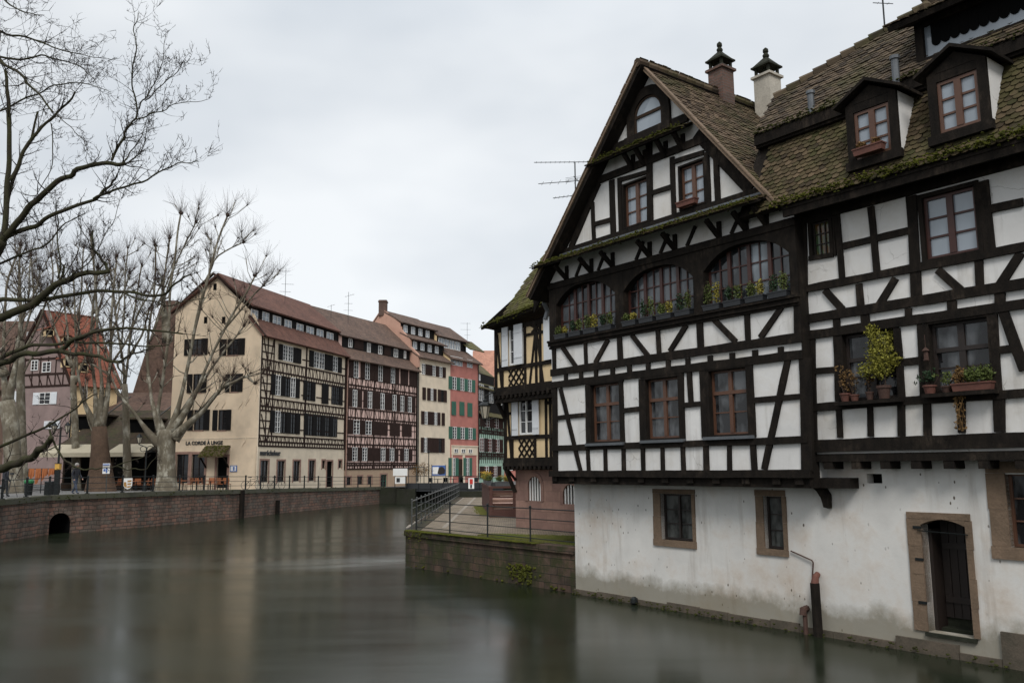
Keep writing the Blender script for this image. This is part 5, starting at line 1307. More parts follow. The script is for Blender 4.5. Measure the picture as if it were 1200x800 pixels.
antenna(ab, at_.z-ab.z, 'large branched television antenna beside the peak of the white gable', [(at_.z-ab.z, 2.3, 16, .22, -.1, .05, .02), (at_.z-ab.z-.6, 1.3, 5, .5, -.5, .15, .12), (at_.z-ab.z-1.05, .9, 7, .35, -.25, .1, .15), (at_.z-ab.z-.5, .5, 4, .8, .1, 1.2, 0)])
ub = PU.pt(*hU(1037, 34)); ut = at(1035, -12, ub.y); antenna(ub, ut.z-ub.z, 'thin antenna mast on the mossy upper roof with two bent wires', [(ut.z-ub.z-.35, .5, 2, .1, 0, .1, .0)])
# ================================================================== THE ROW ON THE LEFT BANK
V3 = lambda x, y, z=0: Vector((x, y, z))
RP = [V3(-20.2, 68), V3(-16.05, 81.85), V3(-10.5, 93.7), V3(-7.28, 99.8), V3(-4.2, 105.5), V3(-.4, 118)]
def gridpl(i): 
    a, b = RP[i], RP[i+1]; return Pl(a, b-a, (0, 0, 1), face=CP-a), (b-a).length
def shutters(pl, a, b, z0, z1, m_, parent, o=.03):
    mb = MB(); mb.box(pl, a+.01, b-.01, z0, z1, o, o+.05)
    n = 8
    for k in range(n): z = z0+.08+(z1-z0-.16)*(k+.5)/n; mb.box(pl, a+.06, b-.06, z-.03, z+.02, o+.05, o+.062)
    mb.build('shutter', MT(m_), parent)
def simplewin(pl, a, b, z0, z1, parent, frame='white_paint', pane='pane_dark', o=-.02, rows=4, cols=2):
    return window(pl, (a, b, z0, z1), parent, frame, pane, cols, rows, o, .05, .05, .028)
def pattern(pl, f, x0, x1, yt0, yt1, yb0, yb1, pat, shut, parent, frame='white_paint', pane='pane_dark', wr=1.0, rows=4):
    """S shutter, W window with pale frame, D dark window, _ gap, spread between two traced corners"""
    a = (f(x0, yt0)[0]+f(x0, yb0)[0])/2; b = (f(x1, yt1)[0]+f(x1, yb1)[0])/2
    zt = (f(x0, yt0)[1]+f(x1, yt1)[1])/2; zb = (f(x0, yb0)[1]+f(x1, yb1)[1])/2
    W = {'S': .8, 'W': 1.0*wr, 'D': 1.0*wr, '_': .35}; tot = sum(W[c] for c in pat); x = a
    for c in pat:
        w = (b-a)*W[c]/tot
        if c == 'S': shutters(pl, x, x+w, zb, zt, shut, parent)
        if c in 'WD': simplewin(pl, x+.03, x+w-.03, zb, zt, parent, frame if c == 'W' else 'shutter_dark', pane, rows=rows, o=0.0)
        x += w
    return a, b, zb, zt
def framing(mb, pl, s0, s1, bands, posts=(), w=.14, o=.03, parapet=None, zig=.75, sw=.07):
    """bands: list of (z_top, kind) double rails with joist squares; parapet rows of studs and braces"""
    for z in bands:
        mb.box(pl, s0, s1, z-.07, z+.07, -.02, o+.02); mb.box(pl, s0, s1, z-.42, z-.28, -.02, o+.018)
        x = s0
        while x < s1: mb.box(pl, x, min(x+.11, s1), z-.28, z-.07, -.02, o); x += .42
    for x in posts: mb.box(pl, x-w/2, x+w/2, bands[-1]-.4, bands[0]+3, -.02, o+.01)
    if parapet:
        for (z0, z1) in parapet:
            mb.box(pl, s0, s1, z1-.06, z1+.06, -.02, o+.017); x = s0+.1; k = 0
            while x < s1-.2:
                mb.box(pl, x-sw/2, x+sw/2, z0, z1, -.02, o+.003)
                if k % 2 == 0: mb.beam(pl, (x+.1, z1), (x+.1+zig*.4, z0), sw, -.02, o+.001)
                else: mb.beam(pl, (x+zig*.5, z1), (x+.15, z0), sw, -.02, o+.001)
                x += zig; k += 1
def body(pl, L_, z0, z1, mat_, parent, depth=8, holes=()):
    mb = MB(); wall(mb, pl, 0, L_, z0, z1, holes, .15)
    mb.add([pl.pt(0, z0), pl.pt(0, z1), pl.pt(0, z1, -depth), pl.pt(0, z0, -depth)], [(0, 1, 2, 3)])
    mb.add([pl.pt(L_, z0), pl.pt(L_, z1), pl.pt(L_, z1, -depth), pl.pt(L_, z0, -depth)], [(0, 1, 2, 3)])
    mb.add([pl.pt(0, z0, -depth), pl.pt(L_, z0, -depth), pl.pt(L_, z1, -depth), pl.pt(0, z1, -depth)], [(0, 1, 2, 3)])
    return mb.build('wall', MT(mat_), parent)
def profile_roof(pl, s0, s1, prof, parent, mat_, endmat=None):
    """prof: list of (offset, z) from eave to ridge; each segment one roof part with thickness"""
    for (o0, z0, o1, z1) in prof:
        V = (pl.pt(0, z1, o1)-pl.pt(0, z0, o0)); P_ = Pl(pl.pt(0, z0, o0), pl.U, V, face=up+pl.N*.2); mb = MB()
        mb.slab(P_, [(s0, 0), (s1, 0), (s1, V.length), (s0, V.length)], -.14, 0); mb.build('roof', MT(mat_), parent)

# --- building 1: cream gable house with timbered side ("La Corde a Linge")
p1, L1_ = gridpl(0)
C0 = RP[0]; ug = Vector((-.958, .287, 0)); pG = Pl(C0, ug, (0, 0, 1), face=CP-C0)
B1 = thing('cream_gable_house', 'cream house with a tall plain gable and a black timbered side above the quay railing', 'house', tuple((C0.x, C0.y, 1.9)))
c8 = Fr(p1, 300, 380, 5)
zE1 = p1.hit(308, 391, .4)[1]
fG = Fr(pG)
apx = pG.hit(252, 321); zl = pG.hit(207, 357)
WG = 8.3; zb1 = (c8(10, 710)[1]+c8(500, 730)[1])/2
gwins = []
for (x0, y0, x1, y1) in ((227, 480, 238.5, 504), (255.5, 480, 265, 504), (266, 397, 279, 416), (270, 438, 279, 459), (226, 438, 236, 460), (224, 397, 236, 416)): gwins.append(fG.rect(x0, y0, x1, y1))
shopw = [fG.rect(206.5, 532, 220.5, 566), fG.rect(224.5, 532, 239.5, 566), fG.rect(254, 535, 266, 571.5)]
mb = MB(); zEg = zE1-.1
gp = [(-.02, 1.5), (WG, 1.5), (WG, zl[1]-.6), (apx[0], apx[1]-.1), (.6, zE1+1.6), (-.02, zE1+.2)]
wall(mb, pG, 0, WG, 1.5, 20, gwins+shopw, .2, poly=gp)
mb.add([pG.pt(WG, 1.5), pG.pt(WG, zl[1]-.6), pG.pt(WG, zl[1]-.6, -14), pG.pt(WG, 1.5, -14)], [(0, 1, 2, 3)])
mb.build('gable_wall', MT('cream_plaster'), B1)
dw = [Fr(p1, 300, 500, 6.667).rect(*q) for q in ((33, 262, 95, 432), (165, 265, 222, 430), (290, 265, 342, 425), (412, 262, 458, 420), (552, 268, 595, 470), (516, 262, 538, 325), (645, 262, 668, 322))]
body(p1, L1_, 1.5, zb1, 'cream_light', B1, 1, dw)
mb = MB(); wall(mb, p1, 0, L1_, zb1, zE1+.2, [], .1); mb.build('wall', MT('cream_light'), B1)
for k, rc in enumerate(dw):
    w_ = window(p1, rc, B1, 'wood_dark' if k != 4 else 'timber_brown', 'pane_dark' if k != 4 else 'void', 2 if k < 4 else 1, 4 if k < 4 else 1, -.12, .06, .06, .03)
    mb = MB(); a0, a1, b0, b1 = rc; mb.box(p1, a0-.14, a0, b0-.1, b1+.14, -.05, .03); mb.box(p1, a1, a1+.14, b0-.1, b1+.14, -.05, .03); mb.box(p1, a0, a1, b1, b1+.14, -.05, .029); mb.build('stone_surround', MT('pink_stone'), w_)
for k, rc in enumerate(shopw):
    w_ = window(pG, rc, B1, 'wood_dark', 'pane_dark' if k < 2 else 'void', 2 if k < 2 else 1, 2 if k < 2 else 1, -.15, .07, .07, .04)
    mb = MB(); a0, a1, b0, b1 = rc; mb.box(pG, a0-.2, a0, b0-.1, b1+.2, -.05, .03); mb.box(pG, a1, a1+.2, b0-.1, b1+.2, -.05, .031); mb.box(pG, a0, a1, b1, b1+.2, -.05, .029); mb.build('stone_surround', MT('pink_stone'), w_)
for k, rc in enumerate(gwins):
    w_ = window(pG, rc, B1, 'wood_dark', 'pane_dark', 2, 3, -.12, .06, .06, .03, sill=('pink_stone', .0))
    wd = (rc[1]-rc[0])*.62
    shutters(pG, rc[0]-wd-.02, rc[0]-.02, rc[2], rc[3], 'shutter_dark', w_); shutters(pG, rc[1]+.02, rc[1]+wd+.02, rc[2], rc[3], 'shutter_dark', w_)
# attic slits
mb = MB(); 
for x, y in ((252, 336), (262, 375), (241, 375)): a = pG.hit(x, y); mb.box(pG, a[0]-.16, a[0]+.16, a[1]-.28, a[1]+.28, -.05, .01)
mb.build('attic_opening', MT('void'), B1)
mb = MB(); zstr = (pG.hit(210, 513)[1]+pG.hit(295, 514)[1])/2; mb.box(pG, .0, WG, zstr-.03, zstr+.03, 0, .03); mb.box(pG, -.04, .04, 1.5, zE1+.2, -.1, .035); mb.build('string_course', MT('cream_light'), B1)
mb = MB()   # wrought wall anchors
for x, y in ((254, 474), (282, 474), (290, 470), (286, 518), (262, 474), (236, 474)):
    a = pG.hit(x, y); mb.tube([pG.pt(a[0]+.16*math.cos(t), a[1]+.35*(t/2-1)+.0, .04) for t in [k*.5 for k in range(9)]], .025, 4)
mb.build('wall_anchor', MT('cream_light'), B1)
# moss-roofed porch over the door
a = fG.rect(241, 524, 270, 534); mb = MB()
mb.prism([pG.pt(a[0], a[2], 1.0), pG.pt(a[0]-.0, a[3]+.15, .02), pG.pt(a[0], a[3]+.02, .02), pG.pt(a[0], a[2]-.12, 1.0)], pG.U*(a[1]-a[0])); po = mb.build('porch_roof', MT('tiles_mossy'), B1)
mb = MB(); 
for i in range(260): t = random.random(); mb.blob(pG.pt(a[0]+(a[1]-a[0])*random.random(), a[2]+(a[3]+.15-a[2])*t, 1.0-.98*t), random.uniform(.03, .08), 5, (1, 1, .5), .3)
mb.build('moss', MT('moss'), po)
mb = MB(); 
for s_ in (a[0]+.1, a[1]-.1): mb.bar(pG.pt(s_, a[2]-.9, .03), pG.pt(s_, a[2]-.1, .8), .1, .1)
mb.build('bracket', MT('timber'), po)
def lettering(txt, pl, a, z, w, mat_, parent, o=.05, shear=0, name='lettering', bold=.012):
    cu = bpy.data.curves.new(name, 'FONT'); cu.body = txt; cu.extrude = .03; cu.offset = bold; cu.size = 1; cu.shear = shear; cu.resolution_u = 3
    ob = bpy.data.objects.new(name, cu); COL.objects.link(ob); bpy.context.view_layer.update()
    s_ = w/max(.01, ob.dimensions.x)
    me = bpy.data.meshes.new_from_object(ob); bpy.data.objects.remove(ob); ob = bpy.data.objects.new(name, me); COL.objects.link(ob); me.materials.clear(); me.materials.append(MT(mat_))
    # text reads left to right as seen from the front
    X = pl.U if pl.U.cross(Vector((0, 0, 1))).dot(pl.N) > 0 else -pl.U
    m_ = Matrix((X, Vector((0, 0, 1)), X.cross(Vector((0, 0, 1))))).transposed().to_4x4(); m_ = m_ @ Matrix.Scale(s_, 4)
    loc = pl.pt(a, z, o); par = ORG.get(root_of(parent).name, Vector((0, 0, 0))); m_.translation = loc-par
    ob.parent = parent; ob.matrix_local = m_; return ob
b_ = pG.hit(218, 521); b2_ = pG.hit(261, 521); lettering('LA CORDE À LINGE', pG, b_[0], b_[1], abs(b2_[0]-b_[0]), 'plastic_black', B1, bold=.03)
b_ = p1.hit(304, 533); b2_ = p1.hit(328, 533); lettering('maréchaleur', p1, b_[0], b_[1], abs(b2_[0]-b_[0]), 'plastic_black', B1, bold=.03)
a = fG.rect(270, 545, 278, 552.5); t_ = thing('menu_board', 'small blue framed board on the cream wall right of the restaurant door', 'sign', tuple(pG.pt(a[0], a[2])))
mb = MB(); mb.box(pG, a[0], a[1], a[2], a[3], .02, .06); mb.build('frame', MT('blue_paint'), t_); mb = MB(); mb.box(pG, a[0]+.07, a[1]-.07, a[2]+.06, a[3]-.06, .06, .07); mb.build('paper', MT('white_paint'), t_)
mb = MB(); mb.box(pG, (a[0]+a[1])/2-.12, (a[0]+a[1])/2+.02, a[2]+.1, a[3]-.1, .07, .075); mb.build('print', MT('blue_paint'), t_)
# timber framing of the long side
tb = MB()
zb_ = [(c8(20, 262)[1]+c8(500, 345)[1])/2, (c8(20, 478)[1]+c8(500, 527)[1])/2-.0, (c8(20, 708)[1]+c8(500, 728)[1])/2+.34]
zs_ = [(c8(20, 208)[1]+c8(500, 288)[1])/2, (c8(20, 425)[1]+c8(500, 490)[1])/2, (c8(20, 645)[1]+c8(500, 680)[1])/2]
framing(tb, p1, 0, L1_, zb_, (), .16, .03, [(z0, z1) for z0, z1 in zip(zb_, zs_)], .62)
for s_ in (.1, L1_-.1, L1_*.49): tb.box(p1, s_-.1, s_+.1, zb_[2]-.4, zE1, -.02, .045)
for k, z in enumerate(zb_):
    zt_ = zs_[k]+2.2
    for s_ in (1.0, 1.9): tb.box(p1, s_-.06, s_+.06, z, z+3.0 if k else zE1, -.02, .04)
    tb.beam(p1, (.35, zs_[k]+1.7), (1.2, z), .11, -.02, .037); tb.beam(p1, (1.8, zs_[k]+1.7), (1.25, z), .11, -.02, .036)
    for dz in (.55, 1.15): tb.box(p1, 0, 2.0, zs_[k]+dz, zs_[k]+dz+.1, -.02, .034)
    for s0, s1 in ((L1_*.44, L1_*.52), (L1_*.62, L1_*.80), (L1_*.9, L1_)): tb.box(p1, s0, s1, zs_[k]+.6, zs_[k]+.7, -.02, .033)
tb.box(p1, 0, L1_, zE1-.12, zE1+.1, -.02, .05)
tb.build('timber_frame', MT('timber_far'), B1)
pattern(p1, c8, 130, 262, 113, 143, 205, 232, 'SWWSS', 'shutter_dark', B1); pattern(p1, c8, 310, 500, 150, 197, 248, 284, 'SWWSSWS', 'shutter_dark', B1)
pattern(p1, c8, 85, 253, 290, 318, 405, 438, 'SWSDWS', 'shutter_dark', B1); pattern(p1, c8, 275, 345, 325, 338, 440, 452, 'SDS', 'shutter_dark', B1); pattern(p1, c8, 383, 422, 343, 350, 462, 468, 'SS', 'shutter_dark', B1); pattern(p1, c8, 440, 505, 352, 365, 466, 475, 'DDS', 'shutter_dark', B1)
pattern(p1, c8, 80, 255, 503, 520, 630, 645, 'SWDSDS', 'shutter_dark', B1); pattern(p1, c8, 278, 475, 522, 538, 648, 660, 'SDSDSDSD', 'shutter_dark', B1)
# roof of building 1: eave strip, dormer band, main roof
def zat(pl, px, py, o): return pl.hit(px, py, o)[1]
zst = zat(p1, 302, 372.5, -1.0); zue = zat(p1, 307, 360.5, -.6); zri = apx[1]; orid = -apx[0]*1.0
profile_roof(p1, -.35, L1_+.0, [(.5, zE1-.1, -1.0, zst), (-.55, zue, -4.1, zri)], B1, 'roof_red')
mb = MB(); mb.add([p1.pt(.3, zue-.1, -4.1), p1.pt(L1_, zue-.1, -4.1), p1.pt(L1_, zri, -4.1), p1.pt(.3, zri, -4.1)], [(0, 1, 2, 3)])
V = None
P_ = Pl(p1.pt(0, zl[1]-.6, -8.6), p1.U, p1.pt(0, zri, -4.1)-p1.pt(0, zl[1]-.6, -8.6), face=up); mb.slab(P_, [(-.35, 0), (L1_, 0), (L1_, (p1.pt(0, zri, -4.1)-p1.pt(0, zl[1]-.6, -8.6)).length), (-.35, (p1.pt(0, zri, -4.1)-p1.pt(0, zl[1]-.6, -8.6)).length)], -.14, 0)
mb.build('roof', MT('roof_red'), B1)
mb = MB()   # dark barge boards on the gable
for (sa, za), (sb, zb3) in (((apx[0], apx[1]), (-.5, zE1-.05)), ((apx[0], apx[1]), (WG+.3, zl[1]-.75))):
    if sb < 0: mb.beam(pG, (sa, za), (.75, zue+.05), .16, .1, .34); mb.beam(pG, (1.0, zst+.02), (-.5, zE1-.15), .14, .1, .34)
    else: mb.beam(pG, (sa, za), (sb, zb3), .14, .1, .34)
mb.build('barge_board', MT('timber_far'), B1)
pBd = p1.shift(-.95)
mb = MB(); mb.box(pBd, 0, L1_, zst-.3, zue, -.1, 0); bd = mb.build('dormer_band', MT('shutter_dark'), B1)
cG = Fr(pBd, 190, 300, 4.444)
for x0, x1, yt, yb in ((462, 497, 280, 325), (520, 555, 293, 343), (575, 617, 313, 366), (636, 672, 333, 383), (698, 733, 353, 402), (750, 788, 368, 416), (803, 838, 382, 432), (855, 890, 398, 443)):
    rc = cG.rect(x0, yt, x1, yb); window(pBd, (rc[0], rc[1], rc[2], rc[3]), bd, 'white_paint', 'pane_sky', 2, 2, .0, .05, .06, .03)

# --- building 2: pink timbered house
p2_, L2_ = gridpl(1); cK = Fr(p2_, 400, 380, 8)
B2_ = thing('pink_timbered_house', 'pink house with brown timber framing, many white windows and dark shutters', 'house', tuple(RP[1]+V3(0, 0, 1.6)))
zE_2 = zat(p2_, 407.5, 418.5, .4)
cb = Fr(p2_, 390, 460, 5.714); zb2_ = (cb(95, 505)[1]+cb(550, 510)[1])/2
dws = [Fr(p2_, 300, 500, 6.667).rect(*q) for q in ((708, 390, 740, 455), (795, 385, 830, 450), (873, 385, 903, 450), (972, 372, 1020, 475))]
body(p2_, L2_, 1.4, zb2_, 'stone_base', B2_, 8, dws)
mb = MB(); wall(mb, p2_, 0, L2_, zb2_, zE_2+.2, []); mb.build('wall', MT('pink_plaster'), B2_)
for k, rc in enumerate(dws):
    w_ = window(p2_, rc, B2_, 'wood_dark' if k < 3 else 'shutter_green', 'pane_dark', 1 if k < 3 else 2, 2, -.1, .05, .05, .03); mb = MB(); a0, a1, b0, b1 = rc
    mb.box(p2_, a0-.15, a0, b0, b1+.15, -.05, .03); mb.box(p2_, a1, a1+.15, b0, b1+.15, -.05, .03); mb.box(p2_, a0, a1, b1, b1+.15, -.05, .028); mb.build('stone_surround', MT('pink_stone'), w_)
tb = MB()
bz = [(cK(70, 560)[1]+cK(690, 650)[1])/2, (cb(95, 155)[1]+cb(555, 205)[1])/2, (cb(95, 342)[1]+cb(550, 372)[1])/2+.1, zb2_+.35]
sz = [(cK(70, 495)[1]+cK(690, 580)[1])/2, (cb(95, 105)[1]+cb(555, 140)[1])/2, (cb(95, 280)[1]+cb(550, 320)[1])/2, (cb(95, 460)[1]+cb(550, 480)[1])/2]
framing(tb, p2_, 0, L2_, bz, (), .14, .03, list(zip(bz, sz)), .8)
for s_ in (.1, L2_-.1, L2_*.37, L2_*.66): tb.box(p2_, s_-.09, s_+.09, zb2_, zE_2, -.02, .044)
s_ = .5
while s_ < L2_: tb.box(p2_, s_-.04, s_+.04, zb2_, zE_2, -.02, .031); s_ += 1.1
for z in sz[1:]:
    for dz in (.8,): tb.box(p2_, 0, L2_, z+dz, z+dz+.07, -.02, .029)
tb.build('timber_frame', MT('timber_far'), B2_)
pattern(p2_, cK, 70, 705, 335, 440, 485, 590, 'SW_SWSSWSSWS_SS_SS', 'shutter_brown', B2_, wr=.9)
pattern(p2_, cK, 60, 690, 600, 690, 765, 830, 'SWS_SWSSWSSWSWSWS', 'shutter_brown', B2_, wr=.9)
pattern(p2_, cb, 95, 525, 172, 215, 268, 300, 'SWSWSSS_SS_SS', 'shutter_brown', B2_, wr=.9)
pattern(p2_, cb, 95, 530, 360, 378, 450, 462, 'SWSWSSSWSWS_SWS', 'shutter_brown', B2_, wr=.9)
zst2 = zat(p2_, 401, 406, -1.0); zue2 = zat(p2_, 400, 392, -.6); zr2 = zri
profile_roof(p2_, -.1, L2_+.2, [(.5, zE_2-.1, -1.0, zst2), (-.6, zue2, -4.3, zr2), (-9, zE_2, -4.3, zr2)], B2_, 'roof_dark')
mb = MB(); pb = p2_.shift(-.95); mb.box(pb, 0, L2_, zst2-.3, zue2, -.1, 0); bd = mb.build('dormer_band', MT('shutter_dark'), B2_)
mb = MB(); mb.box(pb, 0, .5, zst2-.2, zue2, 0, .03); mb.build('pink_cheek', MT('pink_plaster'), bd)
cKb = Fr(pb, 400, 380, 8)
for x0, x1, yt, yb, c in ((65, 100, 133, 215, 0), (120, 205, 145, 235, 1), (240, 272, 175, 262, 0), (345, 380, 200, 280, 0), (400, 460, 205, 290, 1), (490, 528, 230, 308, 0), (585, 605, 250, 320, 0)):
    rc = cKb.rect(x0, yt, x1, yb)
    if c: shutters(pb, rc[0], rc[1], rc[2], rc[3], 'shutter_brown', bd, .0)
    else:
        w_ = window(pb, rc, bd, 'white_paint', 'pane_dark', 2, 2, .0, .06, .06, .03)
# downpipes between houses
def downpipe(pl, s_, z0, z1, parent, m_='iron'):
    mb = MB(); mb.tube([pl.pt(s_, z1, .35), pl.pt(s_, z1-.3, .12), pl.pt(s_, z0, .12)], .06, 6); mb.build('downpipe', MT(m_), parent)
downpipe(p2_, .15, 2, zE_2, B2_, 'pink_stone'); downpipe(p2_, L2_-.1, 2, zE_2, B2_)

# --- building 3: tall narrow cream house
p3_, L3_ = gridpl(2); cS = Fr(p3_, 480, 380, 6.667)
B3_ = thing('narrow_cream_house', 'tall narrow cream house with brown shutters, stepped dark roofs and a brick chimney', 'house', tuple(RP[2]+V3(0, 0, 1.5)))
zE_3 = (zat(p3_, 491, 417, .4)+zat(p3_, 527, 424, .4))/2
body(p3_, L3_, 1.3, zE_3+.2, 'cream_light', B3_, 8)
cT = Fr(p3_, 480, 500, 8)
pattern(p3_, cS, 92, 280, 308, 335, 395, 412, 'WSSWSWS', 'shutter_brown', B3_, wr=.8)
pattern(p3_, cS, 98, 288, 492, 515, 592, 605, 'S_SWS_SDS', 'shutter_brown', B3_, wr=.7)
pattern(p3_, cS, 88, 272, 678, 690, 778, 790, 'SWSSWS_S', 'shutter_brown', B3_, wr=.8)
pattern(p3_, cT, 103, 325, 98, 108, 235, 245, 'SWSSSSDS', 'shutter_brown', B3_, wr=.9)
z0a = zat(p3_, 491, 399, -.9); z1a = z0a-1.35; z2a = zat(p3_, 491, 383, -2.3); zr3 = zat(p3_, 452, 363, -4.6)
profile_roof(p3_, -.1, L3_+.3, [(.5, zE_3-.1, -1.0, z1a+.2), (-.5, z0a, -2.3, z2a-1.1), (-1.9, z2a, -4.9, zr3), (-9, zE_3+1, -4.9, zr3)], B3_, 'roof_dark')
for off, za, zb3 in ((-.95, z1a-.1, z0a), (-2.25, z2a-1.4, z2a)):
    pb = p3_.shift(off); mb = MB(); mb.box(pb, 0, L3_+.1, za, zb3, -.1, 0); bd = mb.build('dormer_band', MT('shutter_dark'), B3_)
    for k in range(4): a = .5+k*(L3_-.9)/4; window(pb, (a, a+.75, zb3-1.05, zb3-.2), bd, 'white_paint', 'pane_sky', 2, 2, .0, .05, .05, .03)
mb = MB()    # brick end wall following the roof steps
pe_ = Pl(p3_.pt(-.05, 0, 0), -p3_.N, (0, 0, 1), face=-p3_.U)
poly = [(-.2, zE_3-1.2), (-.2, zE_3+.2), (.9, z1a+.5), (.9, z0a-.1), (2.2, z2a-.8), (2.3, z2a-.1), (4.9, zr3+.15), (9, zE_3+1.2), (9, zE_3-2)]
mb.slab(pe_, poly, -.3, .02); mb.build('end_wall', MT('salmon_plaster'), B3_)
mb = MB(); c = p3_.pt(.2, zr3-.2, -4.9); mb.bx(c.x-.45, c.x+.45, c.y-.4, c.y+.4, c.z-.5, c.z+1.3); mb.bx(c.x-.52, c.x+.52, c.y-.47, c.y+.47, c.z+1.05, c.z+1.18); mb.build('chimney', MT('chimney_brick'), B3_)
downpipe(p3_, -.05+.2, 2, zE_3, B3_)

# --- building 4: red house with green shutters
p4_, L4_ = gridpl(3); cS4 = Fr(p4_, 480, 380, 6.667); cT4 = Fr(p4_, 480, 500, 8)
B4_ = thing('red_house', 'brick-red plastered house with green shutters and a cream shop front', 'house', tuple(RP[3]+V3(0, 0, 1.5)))
zE_4 = zat(p4_, 530, 419, .4)
body(p4_, L4_, 1.2, zE_4+.2, 'red_plaster', B4_, 8)
pattern(p4_, cS4, 318, 412, 245, 262, 318, 325, 'WW', 'shutter_green', B4_, wr=1.2, pane='pane_sky', rows=2); pattern(p4_, cS4, 446, 490, 272, 280, 335, 340, 'W', 'shutter_green', B4_, pane='pane_sky', rows=2)
pattern(p4_, cS4, 303, 510, 405, 435, 505, 530, 'SWSWSWS', 'shutter_green', B4_)
for x0, x1, y in ((325, 360, 600), (388, 425, 603), (450, 487, 612)): pattern(p4_, cS4, x0, x1, y, y+3, y+108, y+108, 'S', 'shutter_green', B4_)
pattern(p4_, cT4, 365, 618, 0, 8, 110, 120, 'SWSWSWS', 'shutter_green', B4_)
zc0 = cT4(400, 262)[1]; zc1 = cT4(400, 180)[1]
mb = MB(); mb.box(p4_, .25, L4_-.3, zc0, zc1, -.02, .06); mb.box(p4_, .2, L4_-.25, zc1, zc1+.12, -.02, .12); mb.box(p4_, .3, .5, 1.5, zc0, -.02, .05); mb.box(p4_, L4_-.5, L4_-.3, 1.5, zc0, -.02, .05); mb.box(p4_, L4_*.42, L4_*.42+.5, 1.5, zc0, -.02, .05); sf = mb.build('shop_front', MT('cream_light'), B4_)
for k in range(3): a = .75+k*1.6; window(p4_, (a, a+.85, zc0+.25, zc1-.3), sf, 'white_paint', 'pane_dark', 2, 1, .065, .05, .05, .03)
pattern(p4_, cT4, 362, 455, 290, 290, 460, 462, 'SWS', 'shutter_green', B4_); pattern(p4_, cT4, 500, 582, 290, 290, 460, 462, 'SWS', 'shutter_green', B4_)
mb = MB(); a = cT4(475, 300); mb.box(p4_, a[0]-.4, a[0]+.4, 1.4, a[1], -.02, .055); mb.build('door', MT('timber_brown'), B4_)
zu4 = zat(p4_, 514, 393, -1.5); zr4 = zat(p4_, 493, 375, -4.2)
profile_roof(p4_, -.2, L4_+.3, [(.5, zE_4-.1, -1.9, zu4-1.15), (-1.4, zu4, -4.4, zr4), (-9, zE_4+1, -4.4, zr4)], B4_, 'roof_dark')
pb = p4_.shift(-1.8); mb = MB(); mb.box(pb, 0, L4_, zu4-1.4, zu4, -.1, 0); bd = mb.build('dormer_band', MT('shutter_dark'), B4_)
for k in range(4): a = .15+k*1.25; window(pb, (a, a+1.1, zu4-1.25, zu4-.15), bd, 'white_paint', 'pane_sky', 2, 2, .0, .06, .06, .03)
mb = MB(); pe_ = Pl(p4_.pt(-.05, 0, 0), -p4_.N, (0, 0, 1), face=-p4_.U); mb.slab(pe_, [(0, zE_4-1), (0, zE_4), (1.9, zu4-1.1), (1.9, zu4), (4.4, zr4), (9, zE_4+1), (9, zE_4-1)], -.2, .02); mb.build('end_wall', MT('yellow_plaster'), B4_)
downpipe(p4_, L4_-.2, 2, zE_4, B4_)
mb = MB(); P_ = Pl(p4_.pt(L4_-.4, zu4-.9, -.9), p4_.U, (-p4_.N)*.8+up*.6, face=up); mb.slab(P_, [(0, 0), (3.5, 0), (3.5, 2.4), (-.8, 2.4)], -.12, 0); mb.build('dormer_roof', MT('roof_moss'), B4_)

# --- building 5: green timbered house, roofs and the neighbours behind
p5_, L5_ = gridpl(4); L5w = 5.2; cS5 = Fr(p5_, 480, 380, 6.667); cT5 = Fr(p5_, 480, 500, 8)
B5_ = thing('green_timbered_house', 'pale green timbered house with black framing and grey-green mossy roofs beyond the red house', 'house', tuple(RP[4]+V3(0, 0, 1.5)))
z5m = zat(p5_, 561, 490, 0); zE_5 = zat(p5_, 561, 452, .4)
body(p5_, L5w*2, 1.2, z5m, 'green_plaster', B5_, 8); mb = MB(); mb.box(p5_, 0, L5w*2, z5m, zE_5+.2, -6, 0); mb.build('upper_wall', MT('shutter_dark'), B5_)
tb = MB(); fz5 = [cT5(700, 70)[1], cT5(700, 262)[1], cT5(700, 310)[1]]
framing(tb, p5_, 0, L5w*2, [fz5[0]+.5, fz5[1]+.2], (), .12, .03, [(fz5[0], fz5[0]+1), (fz5[1]-.6, fz5[1]+.2)], .5)
s_ = .2
while s_ < L5w*2: tb.box(p5_, s_-.06, s_+.06, fz5[2]-.4, z5m, -.02, .03); s_ += .8
tb.build('timber_frame', MT('timber_far'), B5_)
def wins5(x0, x1, yt, yb, pat, sh='shutter_brown'): pattern(p5_, Fr(p5_), x0, x1, yt, yt, yb, yb, pat, sh, B5_, wr=.8)
wins5(561, 588, 453, 472, 'WSWSW', 'shutter_dark'); wins5(562, 589, 487, 501, 'SWSWS'); wins5(562, 589, 514, 529.5, 'WSWSWS'); wins5(562, 587, 546, 559, 'SWSWS')
profile_roof(p5_, -.1, L5w*2, [(.5, zE_5-.1, -1.4, zE_5+1.0), (-1.3, zE_5+2.2, -4.5, zE_5+5.0)], B5_, 'roof_moss')
pb = p5_.shift(-1.35); mb = MB(); mb.box(pb, 0, L5w*2, zE_5+.9, zE_5+2.2, -.1, 0); bd = mb.build('dormer_band', MT('shutter_dark'), B5_)
for k in range(3): a = .4+k*1.7; window(pb, (a, a+.7, zE_5+1.2, zE_5+2.0), bd, 'white_paint', 'pane_sky', 2, 1, 0, .05, .05, .03)
zz5 = zat(p5_, 566, 482, .4); profile_roof(p5_, .0, L5w*2, [(.7, zz5-.5, .0, zz5+.1)], B5_, 'roof_moss')
